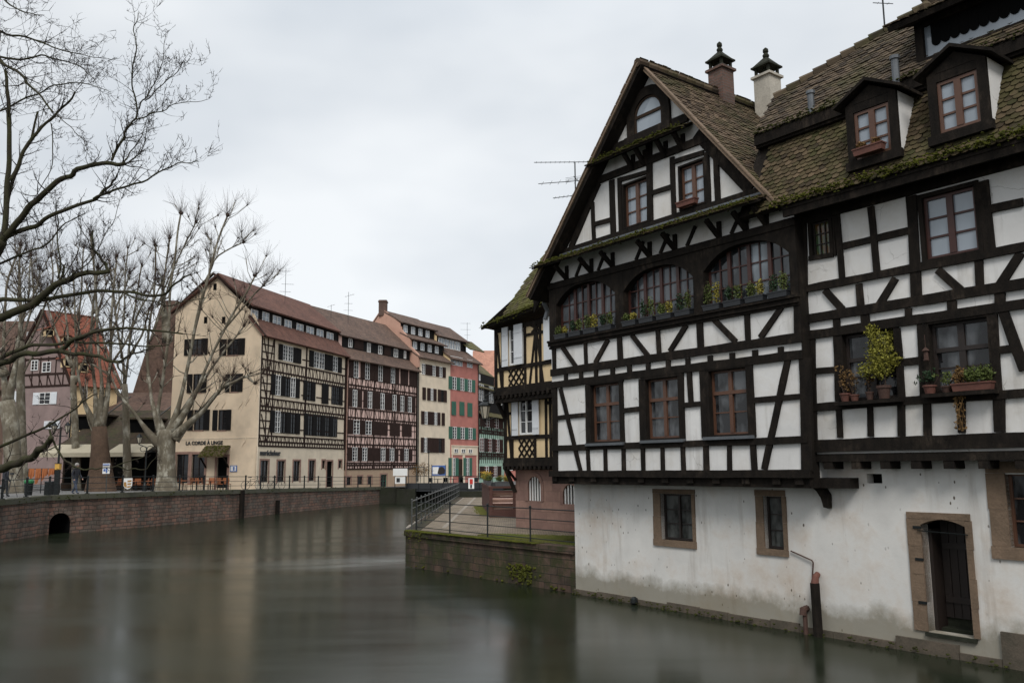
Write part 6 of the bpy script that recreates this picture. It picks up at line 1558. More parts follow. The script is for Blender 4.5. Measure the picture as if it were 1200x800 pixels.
def block(name, label, x0, x1, y0, y1, z0, z1, wm, rm, ridge, axis='x', cat='house', wins=(), group=None):
    t_ = thing(name, label, cat, ((x0+x1)/2, y0, z0)); mb = MB(); mb.bx(x0, x1, y0, y1, z0, z1)
    if axis == 'x':
        ym = (y0+y1)/2; mb.add([(x0, y0, z1), (x0, y1, z1), (x0, ym, ridge)], [(0, 1, 2)]); mb.add([(x1, y0, z1), (x1, ym, ridge), (x1, y1, z1)], [(0, 1, 2)])
    else:
        xm = (x0+x1)/2; mb.add([(x0, y0, z1), (x1, y0, z1), (xm, y0, ridge)], [(0, 1, 2)]); mb.add([(x0, y1, z1), (xm, y1, ridge), (x1, y1, z1)], [(0, 1, 2)])
    mb.build('wall', MT(wm), t_); mb = MB()
    if axis == 'x':
        ym = (y0+y1)/2; sl = (ridge-z1)/(ym-y0)
        for sg, ye in ((-1, y0-.5), (1, y1+.5)): mb.prism([(x0-.4, ye, z1-.5*sl), (x1+.4, ye, z1-.5*sl), (x1+.4, ym, ridge), (x0-.4, ym, ridge)], (0, 0, .18))
    else:
        xm = (x0+x1)/2; sl = (ridge-z1)/(xm-x0)
        for sg, xe in ((-1, x0-.5), (1, x1+.5)): mb.prism([(xe, y0-.4, z1-.5*sl), (xe, y1+.4, z1-.5*sl), (xm, y1+.4, ridge), (xm, y0-.4, ridge)], (0, 0, .18))
    mb.build('roof', MT(rm), t_)
    pl = Pl((x0, y0, 0), (1, 0, 0), (0, 0, 1), face=(0, -1, 0))
    for (a, b, c, d, sh) in wins:
        w_ = window(pl, (a, b, c, d), t_, 'white_paint', 'pane_dark', 2, 2, .0, .06, .06, .03)
        if sh: wd = (b-a)*.55; shutters(pl, a-wd, a-.02, c, d, sh, w_); shutters(pl, b+.02, b+wd, c, d, sh, w_)
    return t_
k_ = at(560, 410, 135); block('far_house', 'distant house with a salmon tiled gable roof rising behind the green timbered house', k_.x-.5, k_.x+14, 133, 141, 1.5, at(575, 440, 133).z-1.5, 'salmon_plaster', 'roof_pink_far', at(565, 412, 137).z, 'x')
k_ = at(592, 560, 116); block('far_house', 'dark red plastered house glimpsed between the green house and the yellow one', k_.x-.6, k_.x+6, 116, 124, 1.5, at(592, 490, 116).z, 'red_plaster', 'roof_moss', at(592, 470, 120).z, 'x', wins=((.9, 1.6, 3.0, 4.6, 'shutter_dark'), (.9, 1.6, 6.2, 7.6, 'shutter_dark')))

# ================================================================== BRIDGE
br_ = thing('swing_bridge', 'low dark metal footbridge crossing to the left bank below the cream and red houses', 'bridge', (-6, 86, 1.5))
y_ = 85.5; xa = at(476, 575, y_).x; xb = at(566, 575, y_).x; zt0 = at(500, 562, y_).z; zt1 = at(500, 575.5, y_).z
mb = MB(); mb.bx(xa, xb+2, y_, y_+2.4, zt1+.35, zt0-.45); mb.bx(xa, xb+2, y_-.05, y_+.05, zt1, zt0-.5); mb.build('deck', MT('iron'), br_)
mb = MB(); mb.bx(xa, xb+2, y_-.1, y_-.02, zt0-.9, zt0-.3); mb.bx(xa, xb+2, y_-.12, y_-.0, zt1+.0, zt1+.15); mb.build('girder', MT('plastic_black'), br_)
mb = MB(); x = xa
while x < xb+2: mb.bx(x, x+.1, y_-.16, y_-.1, zt1, zt0-.3); x += 1.2
mb.build('stiffener', MT('iron'), br_)
mb = MB(); mb.tube([(xa, y_, zt0+.35), (xb+2, y_, zt0+.35)], .03, 5); x = xa
while x < xb+2: mb.tube([(x, y_, zt0-.4), (x, y_, zt0+.35)], .025, 5); x += 1.4
mb.build('parapet', MT('iron'), br_)
mb = MB(); mb.bx(xa-.8, xa+1.0, y_-1.0, y_+4, -.5, 1.45); mb.bx(xa-3.6, xa-.8, y_+.2, y_+4, -.5, 1.55); mb.build('pier', MT('dirty_concrete'), br_)
mb = MB(); mb.bx(xa, xb+6, y_+3.2, y_+3.6, -.5, zt0-.6); mb.bx(xb-.5, xb+6, y_-8, y_+3.2, -.5, 1.2); mb.build('abutment', MT('dirty_concrete'), br_)
p_ = Pl((xa, y_-.1, 0), (1, 0, 0), (0, 0, 1), face=(0, -1, 0))
# lock-keeper's board on the bridge end
t_ = thing('notice_board', 'white notice board with a black square at the end of the left quay', 'sign', (at(470, 560, 84).x, 84, 1.6)); c = at(469, 553, 84)
mb = MB(); mb.bx(c.x-.7, c.x+.7, 84, 84.05, c.z-.35, c.z+.35); mb.bx(c.x-.5, c.x+.5, 84, 84.05, c.z-1.1, c.z-.45); mb.build('board', MT('white_paint'), t_)
mb = MB(); mb.bx(c.x-.35, c.x-.02, 83.97, 84, c.z-.95, c.z-.55); mb.build('black_square', MT('plastic_black'), t_); mb = MB(); mb.bx(c.x-.55, c.x-.48, 84.06, 84.12, 1.5, c.z); mb.bx(c.x+.48, c.x+.55, 84.06, 84.12, 1.5, c.z); mb.build('post', MT('iron'), t_)
c0 = at(506, 557, 92); c1 = at(522, 545, 92)
t_ = thing('banner', 'blue and white banner with a dark picture in front of the cream house', 'banner', (c0.x, 92, 1.6)); mb = MB(); mb.bx(c0.x, c1.x, 92, 92.08, c0.z, c1.z); mb.build('cloth', MT('blue_paint'), t_)
w = c1.x-c0.x; hh = c1.z-c0.z; mb = MB(); mb.bx(c0.x+w*.06, c0.x+w*.5, 91.96, 91.99, c0.z+hh*.15, c0.z+hh*.85); mb.build('white_panel', MT('white_paint'), t_)
mb = MB(); mb.v = []; pp = [(.42, .2), (.62, .12), (.95, .2), (.98, .55), (.86, .82), (.66, .88), (.5, .7)]; mb.prism([(c0.x+w*a, 91.95, c0.z+hh*b) for a, b in pp], (0, .03, 0)); mb.build('dark_picture', MT('wood_dark'), t_)
mb = MB(); 
for x in (c0.x-.05, c1.x): mb.bx(x, x+.06, 92, 92.06, 1.5, c1.z+.1)
mb.build('pole', MT('steel'), t_)
# steel frame shelter beside the bridge and its hedge
t_ = thing('steel_frame', 'thin pale steel frame with a brown hedge behind it at the bridge head', 'frame', (at(490, 560, 90).x, 90, 1.5)); mb = MB(); q0, q1 = at(479, 547, 90), at(497, 547, 90)
for p_a, p_b in ((q0, q1), (q0, V3(q0.x, 90, 1.5)), (q1, V3(q1.x, 90, 1.5)), (V3((q0.x+q1.x)/2, 90, 1.5), V3((q0.x+q1.x)/2, 90, q0.z))): mb.tube([p_a, p_b], .04, 5)
mb.build('tube_frame', MT('steel'), t_)
t_ = thing('hedge', 'low brown leafless hedge at the foot of the cream house', 'hedge', (q0.x, 91.5, 1.5)); mb = MB(); leaf_cloud(mb, (q0.x+1.2, 91.5, q0.z-.3), 1.4, .5, .9, 900, .09); mb.build('foliage', MT('leaf_dry'), t_)
t_ = thing('lamp_post', 'tall thin grey post standing in front of the cream house by the banner', 'post', (at(503, 560, 91).x, 91, 1.5)); mb = MB(); c = at(502.5, 530, 91); mb.tube([(c.x, 91, 1.5), c], .05, 6); mb.build('shaft', MT('iron'), t_)
mb = MB(); mb.blob(c+up*.1, .14, 6); mb.build('finial', MT('iron'), t_)
# cafe umbrellas / planters behind the bridge
for k, (px, lab) in enumerate(((513, 'dark cafe table group below the banner beyond the bridge'), (531, 'dark cafe table group in front of the red house, left of its door'), (549, 'dark cafe table group in front of the red house, right of its door'))):
    c = at(px, 560, 93); t_ = thing('cafe_table', lab, 'table', (c.x, 93, 1.5), 0, 'cafe tables beyond the bridge'); mb = MB(); mb.lathe((c.x, 93, 1.5), [(.3, 0), (.05, .05), (.05, .72), (.5, .73), (.5, .77)], 10); mb.build('table', MT('iron'), t_)
    for sx in (-.8, .8): mb = MB(); mb.bx(c.x+sx-.22, c.x+sx+.22, 92.8, 93.2, 1.92, 1.97); mb.bx(c.x+sx-.22, c.x+sx+.22, 93.17, 93.2, 1.95, 2.4); [mb.bx(c.x+sx+a, c.x+sx+a+.04, 92.8+b, 92.84+b, 1.5, 1.95) for a in (-.22, .18) for b in (0, .36)]; mb.build('seat', MT('iron'), t_)

for (px, pt_, pb_, yd, lab, els) in ((334, 314, 350, 76, 'tallest antenna on the red-tiled roof of the cream gable house', [(-.3, .8, 3, .5, 0, .2, 0), (-1.5, 1.1, 5, .4, .2, .2, 0), (-2.2, 1.0, 4, .7, 0, .3, 0)]), (408, 342, 372, 85, 'antenna with a drum-shaped head on the roof of the pink timbered house', [(-.4, 1.0, 4, .9, .1, .1, .3), (-1.2, .8, 4, .5, 0, .2, 0), (-1.9, .9, 3, .3, 0, .2, 0)]), (388, 357, 366, 84, 'short antenna near the roof joint of the two timbered houses', [(-.1, .8, 3, .4, 0, .3, .4)]), (547.5, 378, 401, 107, 'antenna with parallel rods on the roof of the red house', [(-.1, 1.3, 4, .3, -.2, .1, 0), (-.9, 1.3, 4, .3, -.2, .1, 0), (-1.6, .8, 3, .3, 0, .2, 0)])):
    b = at(px, pb_, yd); tt = at(px, pt_, yd); hh = tt.z-b.z; antenna(b, hh, lab, [(hh+e[0],)+e[1:] for e in els])
# ================================================================== HOUSES AT THE FAR LEFT
def gable_house(name, label, px_corner, yd, gdir, gw_, sdir, sl_, z0, ze, zr, gm, sm, rm, group=None):
    """gable front to the left of the corner, long side to the right"""
    c = at(px_corner, 560, yd); c.z = z0; g = Vector(gdir).normalized(); s_ = Vector(sdir).normalized()
    PG = Pl(V3(c.x, c.y), g, (0, 0, 1), face=CP-c); PS_ = Pl(V3(c.x, c.y), s_, (0, 0, 1), face=CP-c)
    t_ = thing(name, label, 'house', tuple(c), 0, group)
    mb = MB(); mb.add([PG.pt(0, z0), PG.pt(gw_, z0), PG.pt(gw_, ze), PG.pt(gw_*.58, zr-.1), PG.pt(gw_*.42, zr-.1), PG.pt(0, ze)], [(0, 1, 2, 3, 4, 5)]); mb.build('gable_wall', MT(gm), t_)
    mb = MB(); mb.add([PS_.pt(0, z0), PS_.pt(sl_, z0), PS_.pt(sl_, ze), PS_.pt(0, ze)], [(0, 1, 2, 3)]); a = PG.pt(gw_, 0); mb.add([(a.x, a.y, z0), tuple((a+s_*sl_).xy)+(z0,), tuple((a+s_*sl_).xy)+(ze,), (a.x, a.y, ze)], [(0, 1, 2, 3)]); mb.build('side_wall', MT(sm), t_)
    mb = MB()
    for q in (0, gw_):
        e = PG.pt(q, ze)+g*(-.4 if q == 0 else .4)-up*.5-s_*.4; r = PG.pt(gw_/2, zr)-s_*.4; P_ = Pl(e, s_, r-e, face=up+(-g if q == 0 else g)); Lr = (r-e).length
        mb.slab(P_, [(0, 0), (sl_+.8, 0), (sl_+.8, Lr), (0, Lr)], -.15, 0)
    mb.build('roof', MT(rm), t_)
    return t_, PG, PS_
zQ = 2.1
K = at(77, 560, 84)
zek = at(77, 446, 84).z; zrk = at(32, 367, 87).z
MH, PG, PS_ = gable_house('mauve_timbered_house', 'mauve plastered half-timbered house with a steep orange tiled roof at the far left', 77, 84, (-.95, .31, 0), 8.2, (.62, .785, 0), 4.6, zQ, zek, zrk, 'mauve_plaster', 'yellow_plaster', 'roof_orange')
fK = Fr(PG, 0, 340, 5)
tb = MB()
for y in (560, 490, 400):
    z = fK(300, y)[1]; tb.box(PG, 0, 8.2, z-.1, z+.1, -.02, .05)
z0_, z1_ = fK(200, 560)[1], fK(200, 490)[1]; z2_ = fK(200, 400)[1]
for x in range(9): tb.box(PG, x*1.0+.1, x*1.0+.22, z0_, z2_+.1, -.02, .045)
for x in (.3, 1.4, 2.6, 3.8, 5.0, 6.2): tb.beam(PG, (x, z0_), (x+.6, z1_), .12, -.02, .04)
tb.beam(PG, (-.2, zek-.3), (4.1, zrk+.0), .22, .3, .45); tb.beam(PG, (8.5, zek-.3), (4.1, zrk+.0), .22, .3, .45)
tb.build('timber_frame', MT('timber_far'), MH)
for (x0, y0, x1, y1, sh) in ((232, 598, 298, 668, 1), (60, 592, 85, 655, 1), (250, 420, 300, 480, 0), (185, 410, 225, 470, 0), (160, 245, 182, 275, 0), (285, 765, 330, 810, 1)):
    rc = fK.rect(x0, y0, x1, y1); w_ = window(PG, rc, MH, 'white_paint', 'pane_dark', 2, 3, .02, .07, .07, .03)
    if sh: wd = (rc[1]-rc[0])*.55; shutters(PG, rc[0]-wd, rc[0]-.02, rc[2], rc[3], 'shutter_white', w_, .03); shutters(PG, rc[1]+.02, rc[1]+wd, rc[2], rc[3], 'shutter_white', w_, .03)
fS_ = Fr(PS_, 0, 340, 5)
for (x0, y0, x1, y1) in ((412, 562, 440, 640), (480, 570, 510, 640)): window(PS_, fS_.rect(x0, y0, x1, y1), MH, 'white_paint', 'pane_lace_reflect', 2, 3, .02, .07, .07, .03)
mb = MB(); mb.tube([PS_.pt(-.0, zek, .3), PS_.pt(0, zQ, .1)], .07, 6); mb.build('downpipe', MT('iron'), MH)
# roof dormers
s_ = PS_.U; g_ = PG.U; e = PG.pt(0, zek)-g_*.4-up*.5; r = PG.pt(4.1, zrk); Pm = Pl(e, s_, r-e, face=up-g_)
for (px, py, hh_) in ((84, 427, 1.5), (100, 431, 1.5), (69, 392, 1.0), (88, 398, 1.0)):
    q = Pm.pt(*Pm.hit(px, py)); mb = MB(); n_ = Vector((Pm.N.x, Pm.N.y, 0)).normalized(); pl = Pl(q+n_*.5, s_, (0, 0, 1), face=n_)
    hh_ *= .62; mb.box(pl, -.45, .45, -.25, hh_*.7, -1.0, -.25); pl = pl.shift(-.25); d_ = mb.build('dormer', MT('yellow_plaster'), MH)
    mb = MB(); mb.slab(pl, [(-.6, hh_*.62), (0, hh_*1.05), (.6, hh_*.62), (.6, hh_*.78), (0, hh_*1.25), (-.6, hh_*.78)], -1.6, .15); mb.build('dormer_roof', MT('roof_orange'), d_)
    mb = MB(); mb.box(pl, -.33, .33, -.12, hh_*.58, 0, .03); mb.build('pane', MT('void'), d_)
k1_ = at(0, 420, 92); block('dark_roofed_house', 'house with a dark brown roof at the left edge behind the mauve one', k1_.x-14, at(26, 420, 95).x, 93, 103, 2, at(10, 450, 93).z, 'render_brown', 'roof_brown', at(10, 378, 98).z, 'x')
# low tiled restaurant with awnings
RX0, RX1, RY = at(72, 560, 72).x, at(188, 560, 72).x, 72.0
RS_ = thing('low_tiled_restaurant', 'low restaurant under a deep dark mossy tiled roof with cream awnings behind the plane trees', 'restaurant', (at(130, 560, 72).x, RY, 2))
plR = Pl((RX0, RY, 0), (1, 0, 0), (0, 0, 1), face=(0, -1, 0)); WR = RX1-RX0
zev = at(130, 531, 70.8).z+.35; zto = at(130, 482, 78).z
mb = MB(); mb.bx(RX0, RX1, RY+.1, RY+9, 1.8, zev); mb.build('wall', MT('render_brown'), RS_)
mb = MB(); mb.box(plR, 0.2, WR-.2, 2.0, zev-.2, -.08, .0); mb.build('glass_front', MT('void'), RS_)
mb = MB(); x = .1
while x < WR: mb.box(plR, x, x+.14, 1.9, zev, -.08, .04); x += 1.35
mb.box(plR, 0, WR, 1.9, 2.5, -.08, .03); mb.build('timber_post', MT('timber_brown'), RS_)
for (o0, z0, o1, z1, nm) in ((1.0, zev-.1, -4.8, zto, 'roof'),):
    P_ = Pl(plR.pt(0, z0, o0), plR.U, plR.pt(0, z1, o1)-plR.pt(0, z0, o0), face=up); Lr = (plR.pt(0, z1, o1)-plR.pt(0, z0, o0)).length
    mb = MB(); mb.slab(P_, [(-.6, 0), (WR+1.2, 0), (WR-.5, Lr), (1.5, Lr)], -.2, 0); rr_ = mb.build('roof', MT('roof_moss_dark'), RS_)
    mb = MB(); P2 = Pl(plR.pt(0, zto, -4.8), plR.U, V3(0, 4.8, -3), face=up); mb.slab(P2, [(1.5, 0), (WR-.5, 0), (WR+.5, 5), (-.5, 5)], -.2, 0); mb.build('roof', MT('roof_moss_dark'), RS_)
for (px, py) in ((112, 496), (170, 500)):   # dormers with tilted struts
    q = P_.pt(*P_.hit(px, py)); mb = MB(); pl = Pl(q+V3(0, -.8, -.2), (1, 0, 0), (0, 0, 1), face=(0, -1, 0))
    mb.box(pl, -1.3, 1.3, -.4, .9, -3, 0); d_ = mb.build('dormer', MT('timber'), RS_)
    mb = MB(); mb.box(pl, -1.1, 1.1, -.3, .7, 0, .03); mb.build('pane', MT('void'), d_)
    mb = MB(); mb.slab(pl, [(-1.7, .8), (1.5, .8), (1.5, .95), (-1.7, .95)], -3.2, .3); mb.build('dormer_roof', MT('roof_moss_dark'), d_)
    mb = MB(); mb.bar(pl.pt(1.3, .8, .3), pl.pt(2.6, 2.6, -1.6), .09); mb.build('strut', MT('steel'), d_)
for k, (x0, x1, lab) in enumerate(((50, 112, 'cream fabric awning left of the burred plane trunk'), (127, 172, 'cream fabric awning right of the burred plane trunk'))):
    a, b = at(x0, 530, 69).x, at(x1, 530, 69).x; zt_, zb_ = at(100, 521, 70.6).z, at(100, 531, 68.6).z
    t_ = thing('awning', lab, 'awning', ((a+b)/2, 69.6, zb_), 0, 'cream awnings of the low restaurant'); mb = MB()
    mb.prism([(a, 70.9, zt_), (b, 70.9, zt_), (b, 68.6, zb_), (a, 68.6, zb_)], (0, 0, .05)); mb.build('fabric', MT('canvas'), t_); mb = MB(); mb.bx(a, b, 68.55, 68.62, zb_-.28, zb_+.04); mb.build('valance', MT('canvas'), t_)
    mb = MB(); [mb.bar((x, 71, zt_-.6), (x, 68.7, zb_+.02), .05) for x in (a+.2, b-.2)]; mb.build('arm', MT('iron'), t_)
# steep brown roofed building behind
k_ = at(176, 480, 92); BH = thing('steep_brown_roof_house', 'building with a very steep brown tiled roof rising between the planes and the cream gable', 'house', (k_.x, 92, 2))
px = lambda x, y, d: at(x, y, d)
a, b, c, d = px(150, 478, 90), px(215, 495, 90), px(208, 352, 94), px(190, 352, 94); a2 = px(128, 482, 90)
mb = MB(); mb.prism([a, b, c, d, px(176, 395, 92.6)], (0, .4, 0)); mb.prism([V3(a2.x, 90.2, 2), V3(b.x, 90.2, 2), V3(b.x, 90.2, b.z+.3), V3(a2.x, 90.2, a.z+.1)], (0, 8, 0)); mb.build('roof', MT('roof_brown'), BH)
mb = MB(); mb.prism([px(195, 352, 94.2), px(208, 352, 94.2), px(208, 400, 94.2), px(195, 400, 94.2)], (0, 6, 0)); mb.build('ridge_block', MT('roof_brown'), BH)
L2a, L2b = px(110, 466, 88), px(165, 470, 88)
t_ = block('small_brown_roof_house', 'lower house with a brown roof and cream wall behind the restaurant', px(118, 500, 86).x, px(192, 500, 86).x, 86, 94, 2, px(150, 484, 86).z, 'cream_plaster', 'roof_brown', px(150, 462, 90).z, 'x', wins=((1.2, 1.9, 7.0, 8.0, None),))

# ================================================================== TREES
def jitter_path(pts, amt, n=2):
    out_ = [pts[0]]
    for a, b in zip(pts[:-1], pts[1:]):
        for k in range(1, n+1):
            q = a.lerp(b, k/n)
            if k < n: q = q+Vector([random.gauss(0, amt) for _ in range(3)])
            out_.append(q)
    return out_
def smooth_path(pts, it=1):
    for _ in range(it):
        o_ = [pts[0]]
        for a, b in zip(pts[:-1], pts[1:]): o_ += [a.lerp(b, .25), a.lerp(b, .75)]
        pts = o_+[pts[-1]]
    return pts
def knob_twigs(kb, tw, c, d, r=.22, n=34, L_=1.5, thin=.0075):
    L_ *= 1.25; n = int(n*.72); r *= .72
    kb.blob(c, r, 7, (1, 1, .9), .35)
    for _ in range(3): kb.blob(c+Vector([random.gauss(0, r*.5) for _ in range(3)]), r*.55, 6, (1, 1, 1), .4)
    for i in range(n):
        v = (d*.6+Vector([random.gauss(0, .62) for _ in range(3)])+up*.5).normalized(); l = L_*random.choice([.35, .6, .8, 1, 1.25])*random.uniform(.8, 1.1)
        p0 = c+v*r*.5+Vector([random.gauss(0, r*.4) for _ in range(3)]); p = p0; pts = [p0]
        for j in range(4): v = (v+Vector([random.gauss(0, .10) for _ in range(3)])+up*.13).normalized(); p = p+v*l/4; pts.append(p)
        tw.tube(pts, [thin*1.3, thin, thin*.8, thin*.6, thin*.35], 3, False)
        if random.random() < .3: q = pts[2]; vv = (v+Vector([random.gauss(0, .5) for _ in range(3)])).normalized(); tw.tube([q, q+vv*l*.3], [thin*.6, thin*.3], 3, False)
def plane_tree(label, base, trunk, limbs, depth, spread=2.2, twn=30, trunk_m='bark_plane', limb_m='bark_plane', extra=12, twL=1.5, burr=None):
    """trunk: list (px,py,r); limbs: list of (points px/py, r0, r1, knob radius, depth offset at end)"""
    t_ = thing('plane_tree', label, 'tree', tuple(base), 0, 'pollarded plane trees on the quay'); tr = MB(); kb = MB(); tw = MB(); br_ = MB()
    P0 = [at(x, y, depth) for x, y, r in trunk]; rr_ = [r for *_, r in trunk]
    P0[0].z = base[2]-.1
    tr.tube([P0[0]-up*.2]+P0, [rr_[0]*1.55]+[rr_[0]*1.15]+rr_[1:], 14)
    if burr:
        for k in range(40): i = random.random(); q = P0[0].lerp(P0[-1], i*.75); a = random.random()*6.28; tr.blob(q+V3(math.cos(a), math.sin(a), 0)*rr_[0]*.85, rr_[0]*random.uniform(.15, .4), 7, (1, 1, 1.2), .3)
    tr.build('trunk', MT(trunk_m), t_, smooth=True)
    for pts, r0, r1, kr, dd in limbs:
        n_ = len(pts); W = [at(x, y, depth+dd*(i/(n_-1))) for i, (x, y) in enumerate(pts)]
        W = smooth_path(jitter_path(W, .05, 2), 1); rs = [(r0+(r1-r0)*(i/(len(W)-1))**.7)*.66 for i in range(len(W))]
        if r0 > .15:
            for i in range(min(6, len(W))): rs[i] = max(rs[i], rr_[-1]*.68*(1-i/7))
        m_ = MB(); m_.tube(W, rs, 8); m_.build('limb', MT(limb_m), t_, smooth=True)
        d = (W[-1]-W[-3]).normalized()
        if kr: knob_twigs(kb, tw, W[-1], d, kr, twn, twL)
        for e in range(extra if kr else 2):      # secondary boughs with their own small knobs
            i = random.randint(len(W)//3, len(W)-2); s0 = W[i]; v = ((W[i+1]-W[i]).normalized()*.5+Vector((random.gauss(0, .8), random.gauss(0, .8), random.uniform(.0, .9)))).normalized(); l = random.uniform(.7, spread)
            q1 = s0+v*l*.5; q2 = s0+v*l+up*.15*l; br_.tube([s0, q1+Vector([random.gauss(0, .06) for _ in range(3)]), q2], [rs[i]*.42, rs[i]*.32, .035], 5)
            if random.random() < .7: knob_twigs(kb, tw, q2, v, .09, int(twn*.45), twL*.75, .006)
            else:
                for _ in range(4): vv = (v+Vector([random.gauss(0, .5) for _ in range(3)])).normalized(); tw.tube([q2, q2+vv*.9], [.014, .006], 3, False)
    br_.build('bough', MT(limb_m), t_, smooth=True); kb.build('knob', MT('twig'), t_, smooth=True)
    tag(tw.build('twigs', MT('twig'), t_), kind='stuff')
    return t_
plane_tree('large pale-barked pollarded plane tree in front of the cream gable', (at(196, 571, 63).x, 63, 2.02),
    [(195, 571, .74), (195, 555, .66), (195, 530, .62), (195, 512, .66), (195, 503, .6)],
    [([(190, 512), (184, 490), (190, 450), (197, 400), (199, 340), (206, 295), (212, 250)], .26, .10, .2, -1.5),
     ([(196, 400), (190, 345), (199, 279)], .16, .09, .18, 1.5),
     ([(198, 508), (211, 470), (222, 420), (236, 350), (250, 300), (267, 252)], .30, .10, .22, -1.0),
     ([(240, 330), (252, 302), (285, 284)], .12, .07, .15, .8),
     ([(225, 400), (238, 350), (247, 308)], .12, .08, .13, 2.0),
     ([(200, 506), (226, 470), (246, 420), (272, 368), (299, 323)], .26, .09, .18, -2.0),
     ([(258, 392), (285, 360), (309, 334)], .14, .08, .17, -1.0),
     ([(203, 512), (238, 482), (262, 452), (288, 440), (299, 449)], .30, .10, .15, -3.0),
     ([(205, 500), (232, 455), (262, 412), (286, 382)], .22, .08, .15, 2.5),
     ([(188, 522), (166, 496), (142, 466), (128, 438), (104, 424)], .24, .08, .12, -1.5),
     ([(189, 505), (178, 472), (172, 420), (180, 350), (182, 287)], .26, .09, .18, 1.5),
     ([(176, 400), (190, 360), (203, 315)], .13, .07, .14, -1),
     ([(205, 515), (222, 492), (244, 470), (272, 440)], .2, .08, .13, 1.0),
     ([(184, 360), (205, 310), (230, 260)], .10, .07, .16, 0)], 63, 2.2, 64, extra=12)
plane_tree('plane tree with a dark burred trunk between the two awnings', (at(119, 571, 62).x, 62, 2.1),
    [(118, 571, .95), (118, 550, .78), (117, 525, .60), (116, 500, .52)],
    [([(116, 500), (112, 460), (106, 400), (110, 350), (115, 313)], .26, .09, .17, 1),
     ([(117, 500), (120, 450), (114, 380), (109, 300), (106, 275)], .24, .08, .17, -1),
     ([(118, 500), (128, 440), (130, 380), (134, 330), (137, 300)], .24, .08, .2, 1),
     ([(130, 400), (140, 360), (139, 335)], .11, .07, .14, 2), ([(134, 370), (146, 340), (152, 320)], .11, .07, .14, -1),
     ([(115, 505), (98, 470), (90, 430), (86, 320)], .22, .08, .14, -2),
     ([(116, 520), (108, 505), (101, 480), (96, 465)], .1, .05, 0, -1),
     ([(110, 440), (98, 400), (80, 358)], .12, .06, .13, 1), ([(128, 430), (148, 400), (165, 360), (182, 328)], .15, .07, .15, 0)], 62, 1.8, 60, 'bark_burr')
plane_tree('pale plane tree nearest the left edge of the picture', (at(10, 572, 56).x, 56, 2.12),
    [(16, 572, .62), (15, 540, .52), (13, 500, .5), (8, 470, .48)],
    [([(8, 475), (3, 430), (5, 380), (8, 330), (24, 287)], .24, .08, .16, 1), ([(10, 470), (20, 420), (25, 360), (23, 300)], .22, .08, .16, -1),
     ([(22, 400), (34, 350), (36, 300)], .12, .06, .13, 1), ([(22, 380), (40, 345), (47, 315)], .11, .06, .12, -1), ([(6, 440), (-8, 400), (-14, 330)], .2, .08, .16, 0)], 56, 2.0, 50)
plane_tree('slim straight plane tree between the mauve house and the street lamp', (at(26, 570, 60).x, 60, 2.1),
    [(27, 570, .34), (25, 500, .3), (24, 440, .27), (24, 400, .25)],
    [([(24, 400), (22, 340), (24, 288)], .22, .08, .15, 0), ([(24, 420), (45, 380), (62, 330), (60, 300)], .16, .07, .15, 1), ([(24, 400), (40, 350), (36, 299)], .14, .07, .15, -1), ([(26, 440), (50, 400), (78, 357)], .13, .06, .13, 0)], 60, 1.8, 50)

plane_tree('slender pollarded plane tree right behind the burred one', (at(140, 570, 68).x, 68, 2.1),
    [(150, 568, .3), (148, 500, .27), (147, 470, .25), (146, 450, .22)],
    [([(146, 450), (140, 400), (134, 350), (128, 305)], .2, .08, .15, 1), ([(146, 450), (152, 400), (160, 350), (166, 310)], .18, .08, .15, -1), ([(147, 460), (126, 420), (118, 380), (100, 330)], .18, .07, .15, 0), ([(150, 420), (168, 390), (176, 360), (190, 330)], .16, .07, .14, 1), ([(142, 420), (146, 370), (150, 290)], .14, .07, .15, -1)], 68, 1.8, 44)
plane_tree('slender pollarded plane tree in front of the yellow side of the mauve house', (at(88, 570, 70).x, 70, 2.1),
    [(90, 568, .32), (88, 500, .27), (86, 460, .25), (86, 440, .22)],
    [([(86, 440), (80, 400), (74, 350), (66, 300)], .2, .08, .15, 1), ([(86, 440), (92, 390), (96, 340), (98, 290)], .18, .08, .15, -1), ([(88, 450), (104, 410), (112, 370), (126, 330)], .18, .07, .15, 0), ([(84, 430), (66, 390), (54, 350), (44, 330)], .16, .07, .14, 1)], 70, 1.8, 44)

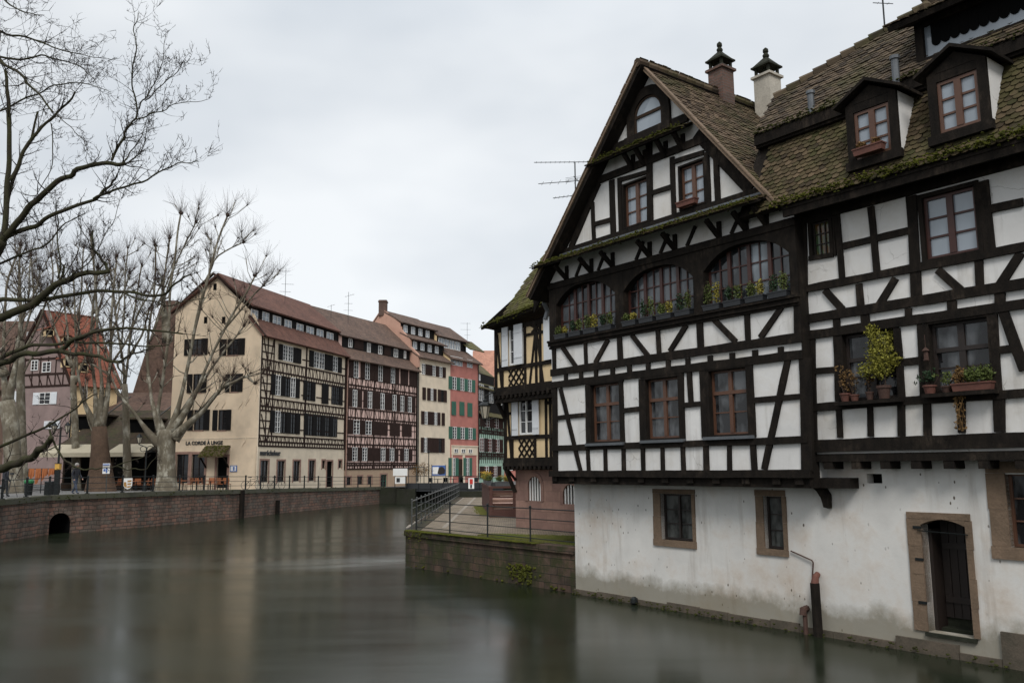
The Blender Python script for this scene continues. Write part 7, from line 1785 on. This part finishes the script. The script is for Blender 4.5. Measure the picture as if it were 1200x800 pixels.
# big dark overhanging tree on the quay at the left
OT = thing('overhanging_tree', 'dark leafless tree at the left edge, its long boughs reaching over the water', 'tree', (-26.9, 37.5, 2.1))
SRC = [(-26.9, 37.5, 2.0), (-26.2, 37.0, 4.5), (-25.2, 36.5, 7.0)]
m_ = MB()
crown0 = at(-12, 560, 36); 
trunkp = [Vector((-26.9, 37.5, 1.9)), Vector((-26.4, 37.2, 4.2)), Vector((-25.6, 36.8, 6.6)), at(-60, 400, 36.5), at(-22, 310, 36), at(2, 282, 35.5)]
m_.tube(smooth_path(trunkp, 1), [.62, .58, .5, .46, .42, .4, .36, .34, .3, .28, .26, .24][:len(smooth_path(trunkp, 1))], 12); m_.build('trunk', MT('bark_dark'), OT, smooth=True)
tw = MB(); tot = 0
def twigging(W, rs, n, L_, lvl=0, droop=0.0):
    global tot
    for _ in range(n):
        i = random.randint(1, len(W)-1); s0 = W[i]; d0 = (W[i]-W[i-1]).normalized()
        v = (d0*.6+Vector([random.gauss(0, .6) for _ in range(3)])+up*random.uniform(-droop, .5)).normalized(); l = L_*random.uniform(.4, 1.1); k = 4; pts = [s0]; p = s0
        for j in range(k):
            v = (v+Vector([random.gauss(0, .18) for _ in range(3)])+up*(.10-droop*.25)).normalized(); p = p+v*l/k; pts.append(p)
        r0 = min(rs[i]*.5, .03) if lvl == 0 else .010
        rr_ = [max(.004, r0*(1-.8*j/k)) for j in range(k+1)]
        tw.tube(pts, rr_, 4 if lvl == 0 else 3, False); tot += 1
        if lvl < 2 and tot < 15000: twigging(pts, rr_, 4 if lvl == 0 else 3, l*.5, lvl+1, droop)
def bough(pts, r0, r1, d0, d1, ntw=10, L_=1.2, droop=0., mm='bark_dark'):
    n_ = len(pts); W = [at(x, y, d0+(d1-d0)*i/(n_-1)) for i, (x, y) in enumerate(pts)]
    W = smooth_path(jitter_path(W, .05, 3), 1); rs = [r0+(r1-r0)*(i/(len(W)-1)) for i in range(len(W))]
    b = MB(); b.tube(W, rs, 8); b.build('bough', MT(mm), OT, smooth=True); twigging(W, rs, int(ntw*2.1), L_*1.15, 0, droop)
bough([(-48, 385), (0, 373), (40, 357), (65, 333), (90, 322), (128, 318)], .20, .09, 36.3, 34, 9, 1.3)
bough([(128, 318), (119, 305), (108, 292), (109, 270)], .06, .03, 34, 33.8, 5, .9)
bough([(70, 328), (75, 310)], .06, .04, 34.8, 34.8, 2, .6); bough([(68, 326), (67, 270), (66, 235)], .04, .015, 34.8, 35.5, 8, .9)
bough([(-52, 372), (0, 350), (50, 352), (100, 343), (140, 342), (190, 346), (207, 331), (222, 322)], .11, .03, 36.4, 33, 12, 1.1)
bough([(145, 343), (175, 352), (200, 359), (240, 349)], .04, .012, 34, 33, 6, .8)
bough([(-75, 470), (-40, 440), (0, 425), (30, 413), (70, 411), (90, 396), (120, 387), (150, 384), (214, 391)], .17, .03, 36.8, 32, 12, 1.2)
bough([(-40, 450), (10, 414), (50, 404), (100, 402), (150, 403), (198, 404)], .10, .02, 36.8, 34, 9, 1.0)
bough([(70, 411), (110, 417), (135, 424), (155, 414), (180, 408)], .09, .02, 34, 33, 6, .9)
bough([(134, 423), (139, 432), (152, 441)], .05, .02, 33, 32.6, 2, .5)
bough([(-70, 575), (-30, 560), (0, 548), (22, 543), (42, 532), (54, 523), (60, 512)], .22, .10, 36.5, 33.5, 8, 1.1, .3)
bough([(-50, 545), (0, 523), (37, 507), (55, 500), (90, 478), (110, 462)], .08, .02, 36.6, 34, 8, 1.0, .2)
bough([(58, 503), (66, 525), (76, 540), (92, 548), (112, 550), (132, 548), (152, 540), (168, 535)], .045, .015, 33.8, 33, 4, .6, .2)
bough([(130, 548), (150, 551), (172, 550), (182, 537), (184, 530)], .025, .01, 33.2, 33, 2, .4)
bough([(-4, 300), (4, 280), (28, 252), (50, 228), (75, 208), (100, 196), (122, 191), (146, 192)], .15, .075, 36, 33.5, 10, 1.3)
bough([(131, 188), (143, 165), (151, 148), (160, 139), (158, 112), (155, 80), (159, 45), (162, 15)], .055, .015, 33.7, 33, 16, 1.1)
bough([(0, 282), (30, 268), (60, 252), (105, 236), (130, 218), (137, 205)], .12, .03, 36, 34, 8, 1.1); bough([(110, 233), (135, 222), (170, 213), (204, 194), (232, 188)], .06, .012, 34.4, 33, 14, 1.1)
bough([(160, 140), (180, 132), (210, 121), (245, 116)], .03, .008, 33.2, 32.5, 12, .8); bough([(163, 128), (176, 105), (188, 80), (195, 40)], .03, .008, 33.2, 32.8, 12, .8); bough([(170, 118), (190, 100), (212, 78), (222, 70)], .025, .008, 33.2, 32, 10, .8)
bough([(146, 192), (152, 178), (166, 160), (172, 140)], .03, .01, 33.6, 34.5, 6, .8); bough([(148, 192), (165, 178), (172, 150)], .025, .01, 33.6, 34.5, 8, .8)
bough([(2, 282), (14, 215), (26, 180), (44, 131)], .10, .04, 36, 37.5, 5, 1.0); bough([(12, 212), (35, 165), (62, 138), (88, 108)], .09, .035, 36, 36, 8, 1.2)
bough([(5, 275), (8, 215), (11, 150), (9, 110), (6, 82)], .13, .06, 36.2, 36.2, 6, 1.2); bough([(-40, 30), (0, 70), (20, 83), (40, 105), (62, 131)], .09, .03, 37, 34.5, 10, 1.4, .3)
bough([(-30, 20), (10, 42), (55, 52), (85, 62), (118, 68)], .06, .01, 37, 34, 16, 1.4, .5); bough([(-30, 60), (20, 70), (50, 64), (90, 76), (110, 92)], .06, .01, 37, 34, 16, 1.4, .5)
bough([(-30, -30), (10, 5), (30, 15), (52, 18)], .05, .01, 36, 33, 10, 1.3, .5); bough([(60, 130), (85, 150), (100, 170), (105, 195)], .02, .008, 34.5, 33.5, 8, .9, .3); bough([(-30, 140), (20, 120), (60, 100), (100, 98), (130, 108)], .05, .01, 37, 34, 14, 1.3, .4)
bough([(60, 145), (62, 190), (45, 225), (32, 245)], .025, .01, 35, 35.5, 6, .8); bough([(-30, 320), (20, 300), (50, 290), (75, 262), (100, 250)], .06, .015, 36.5, 35, 10, 1.1)
bough([(80, 330), (110, 300), (125, 270), (140, 235)], .03, .008, 34.5, 34, 12, 1.0); bough([(60, 352), (90, 300), (95, 262)], .03, .01, 35, 36, 8, 1.0)
tag(tw.build('twigs', MT('twig_dark'), OT), kind='stuff')

# ================================================================== QUAY FURNITURE, BICYCLES, PEOPLE
def quayz(y): return float(np.interp(y, [q[1] for q in QP], QZ))-.03
def gp(px, y): p_ = at(px, 565, y); return V3(p_.x, y, quayz(y))
# double-headed street lamp
b = gp(67, 55); t_ = thing('street_lamp', 'twin-headed black street lamp by the quay railing left of the burred tree', 'street lamp', tuple(b)); mb = MB(); ht = at(67, 500, 55).z-b.z
mb.lathe(b, [(.2, 0), (.2, .5), (.12, .6), (.07, .9), (.055, ht)], 10); mb.build('post', MT('iron'), t_)
for sx in (-.42, .42):
    c = b+V3(sx, 0, ht-.35); mb = MB(); mb.lathe(c, [(.03, -.1), (.1, 0)], 6); mb.lathe(c+up*.42, [(.21, 0), (.12, .14), (.03, .24)], 6)
    for k in range(6): a = 6.283*k/6; mb.bar(c+V3(.09*math.cos(a), .09*math.sin(a), 0), c+V3(.19*math.cos(a), .19*math.sin(a), .42), .02)
    mb.tube([b+up*(ht-.6), c-up*.22, c-up*.1], .025, 5); h_ = mb.build('lantern', MT('iron'), t_); mb = MB(); mb.lathe(c, [(.09, .01), (.18, .41)], 6); mb.build('lamp_glass', MT('lamp_glass'), h_)
b = gp(164, 62); t_ = thing('street_lamp', 'single-headed street lamp with curled brackets left of the pale plane trunk', 'street lamp', tuple(b)); mb = MB(); ht = at(170, 524, 62).z-b.z
bb = V3(at(170, 560, 62).x, 62, b.z); mb.lathe(bb, [(.15, 0), (.15, .4), (.06, .6), (.05, ht)], 8)
for sg in (-1, 1): mb.tube([bb+up*(ht-.3)]+[bb+up*(ht-.1)+V3(sg*(.25+.22*math.cos(a)), 0, .2*math.sin(a)) for a in (3.1, 2.3, 1.5, .7, 0, -.8, -1.6, -2.4)], .025, 5)
mb.build('post', MT('iron'), t_); c = V3(at(163, 520, 62).x, 62, at(163, 519, 62).z); mb = MB(); mb.lathe(c+up*.42, [(.23, 0), (.14, .14), (.03, .26)], 6); mb.lathe(c, [(.03, -.1), (.1, 0)], 6); mb.tube([bb+up*ht, c-up*.1], .03, 5)
for k in range(6): a = 6.283*k/6; mb.bar(c+V3(.09*math.cos(a), .09*math.sin(a), 0), c+V3(.2*math.cos(a), .2*math.sin(a), .42), .02)
h_ = mb.build('lantern', MT('iron'), t_); mb = MB(); mb.lathe(c, [(.09, .01), (.19, .41)], 6); mb.build('lamp_glass', MT('lamp_glass'), h_)
b = gp(67, 49.8); t_ = thing('bollard_light', 'dark square pillar topped by an amber box beside the hung cloths', 'bollard', tuple(b)); mb = MB(); zt_ = at(67, 550, 49.8).z; mb.bx(b.x-.11, b.x+.11, 49.7, 49.9, b.z, zt_); mb.build('pillar', MT('iron'), t_); mb = MB(); mb.bx(b.x-.13, b.x+.13, 49.67, 49.93, zt_, zt_+.34); mb.build('amber_box', MT('amber'), t_); mb = MB(); mb.bx(b.x-.15, b.x+.15, 49.65, 49.95, zt_+.34, zt_+.37); mb.build('cap', MT('iron'), t_)
b = gp(34, 49.6); t_ = thing('litter_bin', 'green-lidded litter bin hanging by the left quay railing', 'bin', tuple(b)); mb = MB(); mb.lathe(b, [(.2, 0.02), (.24, .75), (.24, .8)], 10); mb.build('bin_body', MT('iron'), t_); mb = MB(); mb.lathe(b+up*.7, [(.26, 0), (.27, .12), (.2, .2)], 10); mb.build('lid', MT('bin_green'), t_)
b = gp(58.5, 50.2); t_ = thing('electric_cabinet', 'low dark cabinet between the cloths and the amber-topped pillar', 'cabinet', tuple(b)); mb = MB(); mb.bx(b.x-.2, b.x+.2, 50, 50.35, b.z, b.z+.75); mb.build('cabinet_body', MT('iron'), t_); mb = MB(); mb.bx(b.x-.23, b.x+.23, 49.97, 50.38, b.z+.75, b.z+.8); mb.build('lid', MT('zinc'), t_)
# hung cloths on a rack
b = gp(49, 54); x0, x1 = at(33, 560, 54).x, at(64, 560, 54).x; zt_ = at(49, 549, 54).z
t_ = thing('cloth_rack', 'dark rack hung with orange-brown cloths behind the left railing', 'rack', tuple(b)); mb = MB(); mb.tube([(x0, 54, zt_), (x1, 54, zt_)], .03, 5)
for x in (x0, (x0+x1)/2, x1): mb.tube([(x, 54, b.z), (x, 54, zt_)], .03, 5)
mb.build('frame', MT('iron'), t_)
for k in range(4):
    xa_ = x0+(x1-x0)*k/4+.03; xb_ = x0+(x1-x0)*(k+1)/4-.03; mb = MB(); N_ = 8; low = [.6, .95, .85, .7][k]
    for i in range(N_):
        u0, u1 = i/N_, (i+1)/N_; f_ = lambda u: xa_+(xb_-xa_)*u; g_ = lambda u: .05*math.sin(u*14+k); l_ = lambda u: low*(.75+.25*math.sin(u*3+k))
        mb.add([(f_(u0), 53.93+g_(u0), zt_-l_(u0)), (f_(u1), 53.93+g_(u1), zt_-l_(u1)), (f_(u1), 53.96, zt_+.02), (f_(u0), 53.96, zt_+.02)], [(0, 1, 2, 3)]); mb.add([(f_(u0), 54.04-g_(u0), zt_-l_(u0)*.8), (f_(u1), 54.04-g_(u1), zt_-l_(u1)*.8), (f_(u1), 53.96, zt_+.02), (f_(u0), 53.96, zt_+.02)], [(0, 1, 2, 3)])
    mb.build('cloth', MT('cloth_orange'), t_)
# parking-style sign and shield
b = gp(125, 54); c = at(125, 549, 54); t_ = thing('info_sign', 'white sign with a blue figure on a post in front of the burred tree', 'sign', tuple(b)); mb = MB(); mb.tube([b, V3(c.x, 54, c.z)], .03, 6); mb.build('post', MT('steel'), t_)
mb = MB(); mb.bx(c.x-.22, c.x+.22, 53.93, 53.97, c.z-.30, c.z+.16); mb.bx(c.x-.22, c.x+.22, 53.93, 53.97, c.z+.19, c.z+.33); mb.build('board', MT('white_paint'), t_); mb = MB(); mb.bx(c.x+.0, c.x+.08, 53.9, 53.93, c.z-.24, c.z+.08); mb.bx(c.x-.15, c.x-.04, 53.9, 53.93, c.z-.15, c.z+.0); mb.bx(c.x-.2, c.x+.2, 53.9, 53.93, c.z+.23, c.z+.29); mb.build('print', MT('blue_paint'), t_)
yS = 52.6; c = at(150, 566.5, yS); t_ = thing('crest_shield', 'white and gold striped shield fixed to the quay railing', 'shield', tuple(c)); pl = Pl((c.x, yS, 0), (1, 0, 0), (0, 0, 1), face=(0, -1, 0))
def shield(w, h_): return [(-w, h_), (w, h_), (w, -h_*.35), (w*.6, -h_*.8), (0, -h_), (-w*.6, -h_*.8), (-w, -h_*.35)]
mb = MB(); mb.slab(pl, [(a, b_+c.z) for a, b_ in shield(.26, .33)], 0, .03); mb.build('plate', MT('white_paint'), t_)
for k in range(3): mb = MB(); mb.slab(pl, [(-.02, c.z+.2-.17*k), (.23, c.z+.22-.17*k), (.21-.03*k, c.z+.12-.17*k), (-.02, c.z+.10-.17*k)], .03, .04); mb.build('gold_bar', MT('gold_paint'), t_)
mb = MB(); mb.slab(pl, [(-.24, c.z+.1), (-.1, c.z+.1), (-.04, c.z-.25), (-.16, c.z-.2), (-.24, c.z-.1)], .03, .038); mb.build('gold_field', MT('gold_paint'), t_)

# cafe chairs: built once, copied
def make_chair():
    t_ = bpy.data.objects.new('cafe_chair', None); COL.objects.link(t_); tag(t_, 'x', 'chair', 'orange-brown cafe chairs on the quay')
    m = MB(); m.bx(-.22, .22, -.22, .22, .43, .47); m.build('seat', MT('chair_wood'), t_, True)
    m = MB(); m.prism([(-.22, .2, .5), (.22, .2, .5), (.24, .27, .92), (-.24, .27, .92)], (0, .03, 0)); m.build('backrest', MT('chair_wood'), t_, True)
    for x in (-.2, .2):
        for y in (-.2, .2): m = MB(); m.tube([(x, y, 0), (x*.95, y*.95, .45 if y < 0 else .9)], .016, 5); m.build('leg', MT('iron'), t_, True)
    return t_
ch0 = make_chair(); used = False
def place_chair(x, y, rz, label):
    global used
    c = copy_tree(ch0) if used else ch0; used = True
    c.location = (x, y, quayz(y)); c.rotation_euler = (0, 0, rz); c['label'] = label; return c
def make_table(x, y, label):
    t_ = thing('cafe_table', label, 'table', (x, y, quayz(y)), 0, 'small cafe tables on the quay'); z = quayz(y); m = MB(); m.lathe((x, y, z), [(.25, 0), (.04, .04), (.04, .7)], 8); m.build('pedestal', MT('iron'), t_); m = MB(); m.bx(x-.35, x+.35, y-.35, y+.35, z+.7, z+.74); m.build('tabletop', MT('chair_wood'), t_)
ordn = ['first', 'second', 'third', 'fourth', 'fifth', 'sixth', 'seventh', 'eighth', 'ninth', 'tenth', 'eleventh', 'twelfth']
for k in range(9): p_ = at(137+k*6.6, 560, 65.5+(k % 2)*.9); place_chair(p_.x, 65.5+(k % 2)*.9, random.choice([0, 3.1, 1.6, -1.6])+random.uniform(-.3, .3), '%s cafe chair from the left under the right-hand awning, between the two trunks' % ordn[k])
for k in range(10): p_ = at(209+k*6.4, 560, 64.5+(k % 2)*.8); place_chair(p_.x, 64.5+(k % 2)*.8, random.choice([0, 3.1, 1.6, -1.6])+random.uniform(-.3, .3), '%s cafe chair from the left along the cream gable wall' % ordn[k])
for k, px_ in enumerate((143, 160, 177)): p_ = at(px_, 560, 64.6); make_table(p_.x, 64.6, '%s small table from the left under the right-hand awning' % ordn[k])
for k, px_ in enumerate((215, 231, 247, 262)): p_ = at(px_, 560, 63.6); make_table(p_.x, 63.6, '%s small table from the left along the cream gable wall' % ordn[k])

# bicycles
def make_bike():
    t_ = bpy.data.objects.new('bicycle', None); COL.objects.link(t_); tag(t_, 'x', 'bicycle', 'bicycles parked behind the quay railing')
    def ring(cx, name='wheel'):
        m = MB(); pts = [(cx+.33*math.cos(a), 0, .34+.33*math.sin(a)) for a in [k*math.pi/9 for k in range(19)]]; m.tube(pts, .018, 5, False); w = m.build('wheel', MT('plastic_black'), t_, True)
        m = MB(); [m.tube([(cx, 0, .34), (cx+.32*math.cos(a), 0, .34+.32*math.sin(a))], .003, 3, False) for a in [k*math.pi/6 for k in range(12)]]; m.build('spokes', MT('steel'), w, True)
    ring(-.52); ring(.52); m = MB()
    for a, b_ in (((-.52, .34), (-.1, .32)), ((-.1, .32), (-.2, .85)), ((-.52, .34), (-.17, .72)), ((-.1, .32), (.36, .78)), ((-.18, .76), (.34, .86)), ((.52, .34), (.33, .98))): m.tube([(a[0], 0, a[1]), (b_[0], 0, b_[1])], .018, 6)
    m.build('frame', MT('iron'), t_, True); m = MB(); m.prism([(-.34, -.07, .9), (-.34, .07, .9), (-.08, .03, .92), (-.08, -.03, .92)], (0, 0, .05)); m.build('saddle', MT('plastic_black'), t_, True)
    m = MB(); m.tube([(.28, -.27, 1.0), (.35, -.1, 1.03), (.35, .1, 1.03), (.28, .27, 1.0)], .014, 5); m.build('handlebar', MT('steel'), t_, True)
    return t_
bk0 = make_bike()
for k, (px_, lab) in enumerate(((296, 'bicycle nearest the corner of the cream house behind the railing'), (324, 'bicycle in front of the second ground-floor window of the timbered side'), (365, 'bicycle in front of the fourth ground-floor window of the timbered side'))):
    c = bk0 if k == 0 else copy_tree(bk0); y_ = [66.5, 70, 77][k]; p_ = at(px_, 565, y_); c.location = (p_.x, y_, quayz(y_)); c.rotation_euler = (0, 0, [.5, .9, .7][k]); c['label'] = lab

# people
def person(label, loc, rz, pose, jacket, trouser, hair, s=1.0):
    """one skinned body mesh; hair is its child"""
    me = bpy.data.meshes.new('person'); J = pose
    names = list(J.keys()); V = [J[n_][0] for n_ in names]; idx = {n_: i for i, n_ in enumerate(names)}
    E = [(idx[a], idx[J[a][2]]) for a in names if J[a][2]]
    me.from_pydata(V, E, []); o = bpy.data.objects.new('person', me); COL.objects.link(o)
    o.modifiers.new('skin', 'SKIN'); 
    if not me.skin_vertices: 
        bpy.context.view_layer.objects.active = o; bpy.ops.mesh.customdata_skin_add()
    for i, n_ in enumerate(names): r = J[n_][1]; me.skin_vertices[0].data[i].radius = (r, r*.85 if 'chest' in n_ or 'pelvis' in n_ else r)
    me.skin_vertices[0].data[idx['pelvis']].use_root = True
    sb = o.modifiers.new('sub', 'SUBSURF'); sb.levels = 2; sb.render_levels = 2
    bpy.context.view_layer.update(); dg = bpy.context.evaluated_depsgraph_get(); m2 = bpy.data.meshes.new_from_object(o.evaluated_get(dg))
    bpy.data.objects.remove(o); o = bpy.data.objects.new('person', m2); COL.objects.link(o)
    m2.materials.clear()
    for q in (jacket, trouser, 'skin', 'plastic_black'): m2.materials.append(MT(q))
    hz_ = J['head'][0][2]
    for pg in m2.polygons:
        c = pg.center; pg.use_smooth = True
        pg.material_index = 2 if (c.z > J['neck'][0][2]+.01) else 3 if c.z < .09 else 1 if c.z < J['pelvis'][0][2]-.04 and abs(c.x) < .28 and not (abs(c.x) > .22 and c.z > .6) else 0
        for hn in ('handL', 'handR'):
            if (c-Vector(J[hn][0])).length < .085: pg.material_index = 2
    o.location = loc; o.rotation_euler = (0, 0, rz); o.scale = (s, s, s); tag(o, label, 'person')
    m = MB(); hc = Vector(J['head'][0]); m.lathe(hc+Vector((0, .015, -.03)), [(.10, 0), (.118, .05), (.115, .12), (.08, .17), (.02, .19)], 12)
    m.v = [(x, y+.02 if z < hc.z+.02 else y, z) for x, y, z in m.v]; m.build('hair', MT(hair), o, True, smooth=True)
    f = MB(); f.blob(hc+Vector((0, -.115, -.01)), .022, 6, (.8, 1.2, 1.2), 0); f.build('nose', MT('skin'), o, True)
    return o
def stand(stride=.0, lean=0, armf=.1):
    return {'pelvis': ((0, 0, .95), .15, None), 'waist': ((0, lean*.3, 1.1), .14, 'pelvis'), 'chest': ((0, lean*.7, 1.32), .17, 'waist'), 'neckb': ((0, lean, 1.46), .09, 'chest'), 'neck': ((0, lean*1.1-.01, 1.53), .055, 'neckb'), 'head': ((0, lean*1.2-.02, 1.65), .10, 'neck'), 'headt': ((0, lean*1.2-.01, 1.73), .075, 'head'),
     'hipL': ((-.1, 0, .9), .11, 'pelvis'), 'kneeL': ((-.11, -stride*.5-.02, .5), .075, 'hipL'), 'ankL': ((-.12, -stride, .1), .05, 'kneeL'), 'toeL': ((-.13, -stride-.16, .05), .045, 'ankL'),
     'hipR': ((.1, 0, .9), .11, 'pelvis'), 'kneeR': ((.11, stride*.3-.05, .5), .075, 'hipR'), 'ankR': ((.12, stride, .1), .05, 'kneeR'), 'toeR': ((.13, stride-.16, .05), .045, 'ankR'),
     'shL': ((-.19, lean, 1.4), .075, 'chest'), 'elL': ((-.27, lean+armf*.3, 1.12), .055, 'shL'), 'wrL': ((-.27, lean-armf, .88), .038, 'elL'), 'handL': ((-.27, lean-armf-.04, .78), .035, 'wrL'),
     'shR': ((.19, lean, 1.4), .075, 'chest'), 'elR': ((.27, lean-armf*.2, 1.12), .055, 'shR'), 'wrR': ((.26, lean-armf-.1, .90), .038, 'elR'), 'handR': ((.25, lean-armf-.15, .81), .035, 'wrR')}
b = gp(88, 51.5); person('person in a dark jacket and blue-grey trousers walking behind the railing below the awning', tuple(b), 1.3, stand(.28, -.04, .12), 'jacket', 'trousers', 'hair_grey', 1.02)
b = gp(6, 47.5); person('person in black standing by a tripod at the left edge behind the railing', tuple(b), 2.6, stand(.08, 0, .1), 'jacket', 'plastic_black', 'hair_grey', .98)
b = gp(13.5, 47.3); t_ = thing('camera_tripod', 'thin black camera tripod beside the person at the left edge', 'tripod', tuple(b))
mb = MB(); mb.bx(b.x-.07, b.x+.07, 47.22, 47.38, b.z+1.2, b.z+1.32); mb.build('camera_body', MT('plastic_black'), t_)
for k in range(3): a = 2.1*k+.4; mb = MB(); mb.tube([b+up*1.2, b+V3(.33*math.cos(a), .33*math.sin(a), 0)], .014, 5); mb.build('leg', MT('plastic_black'), t_)
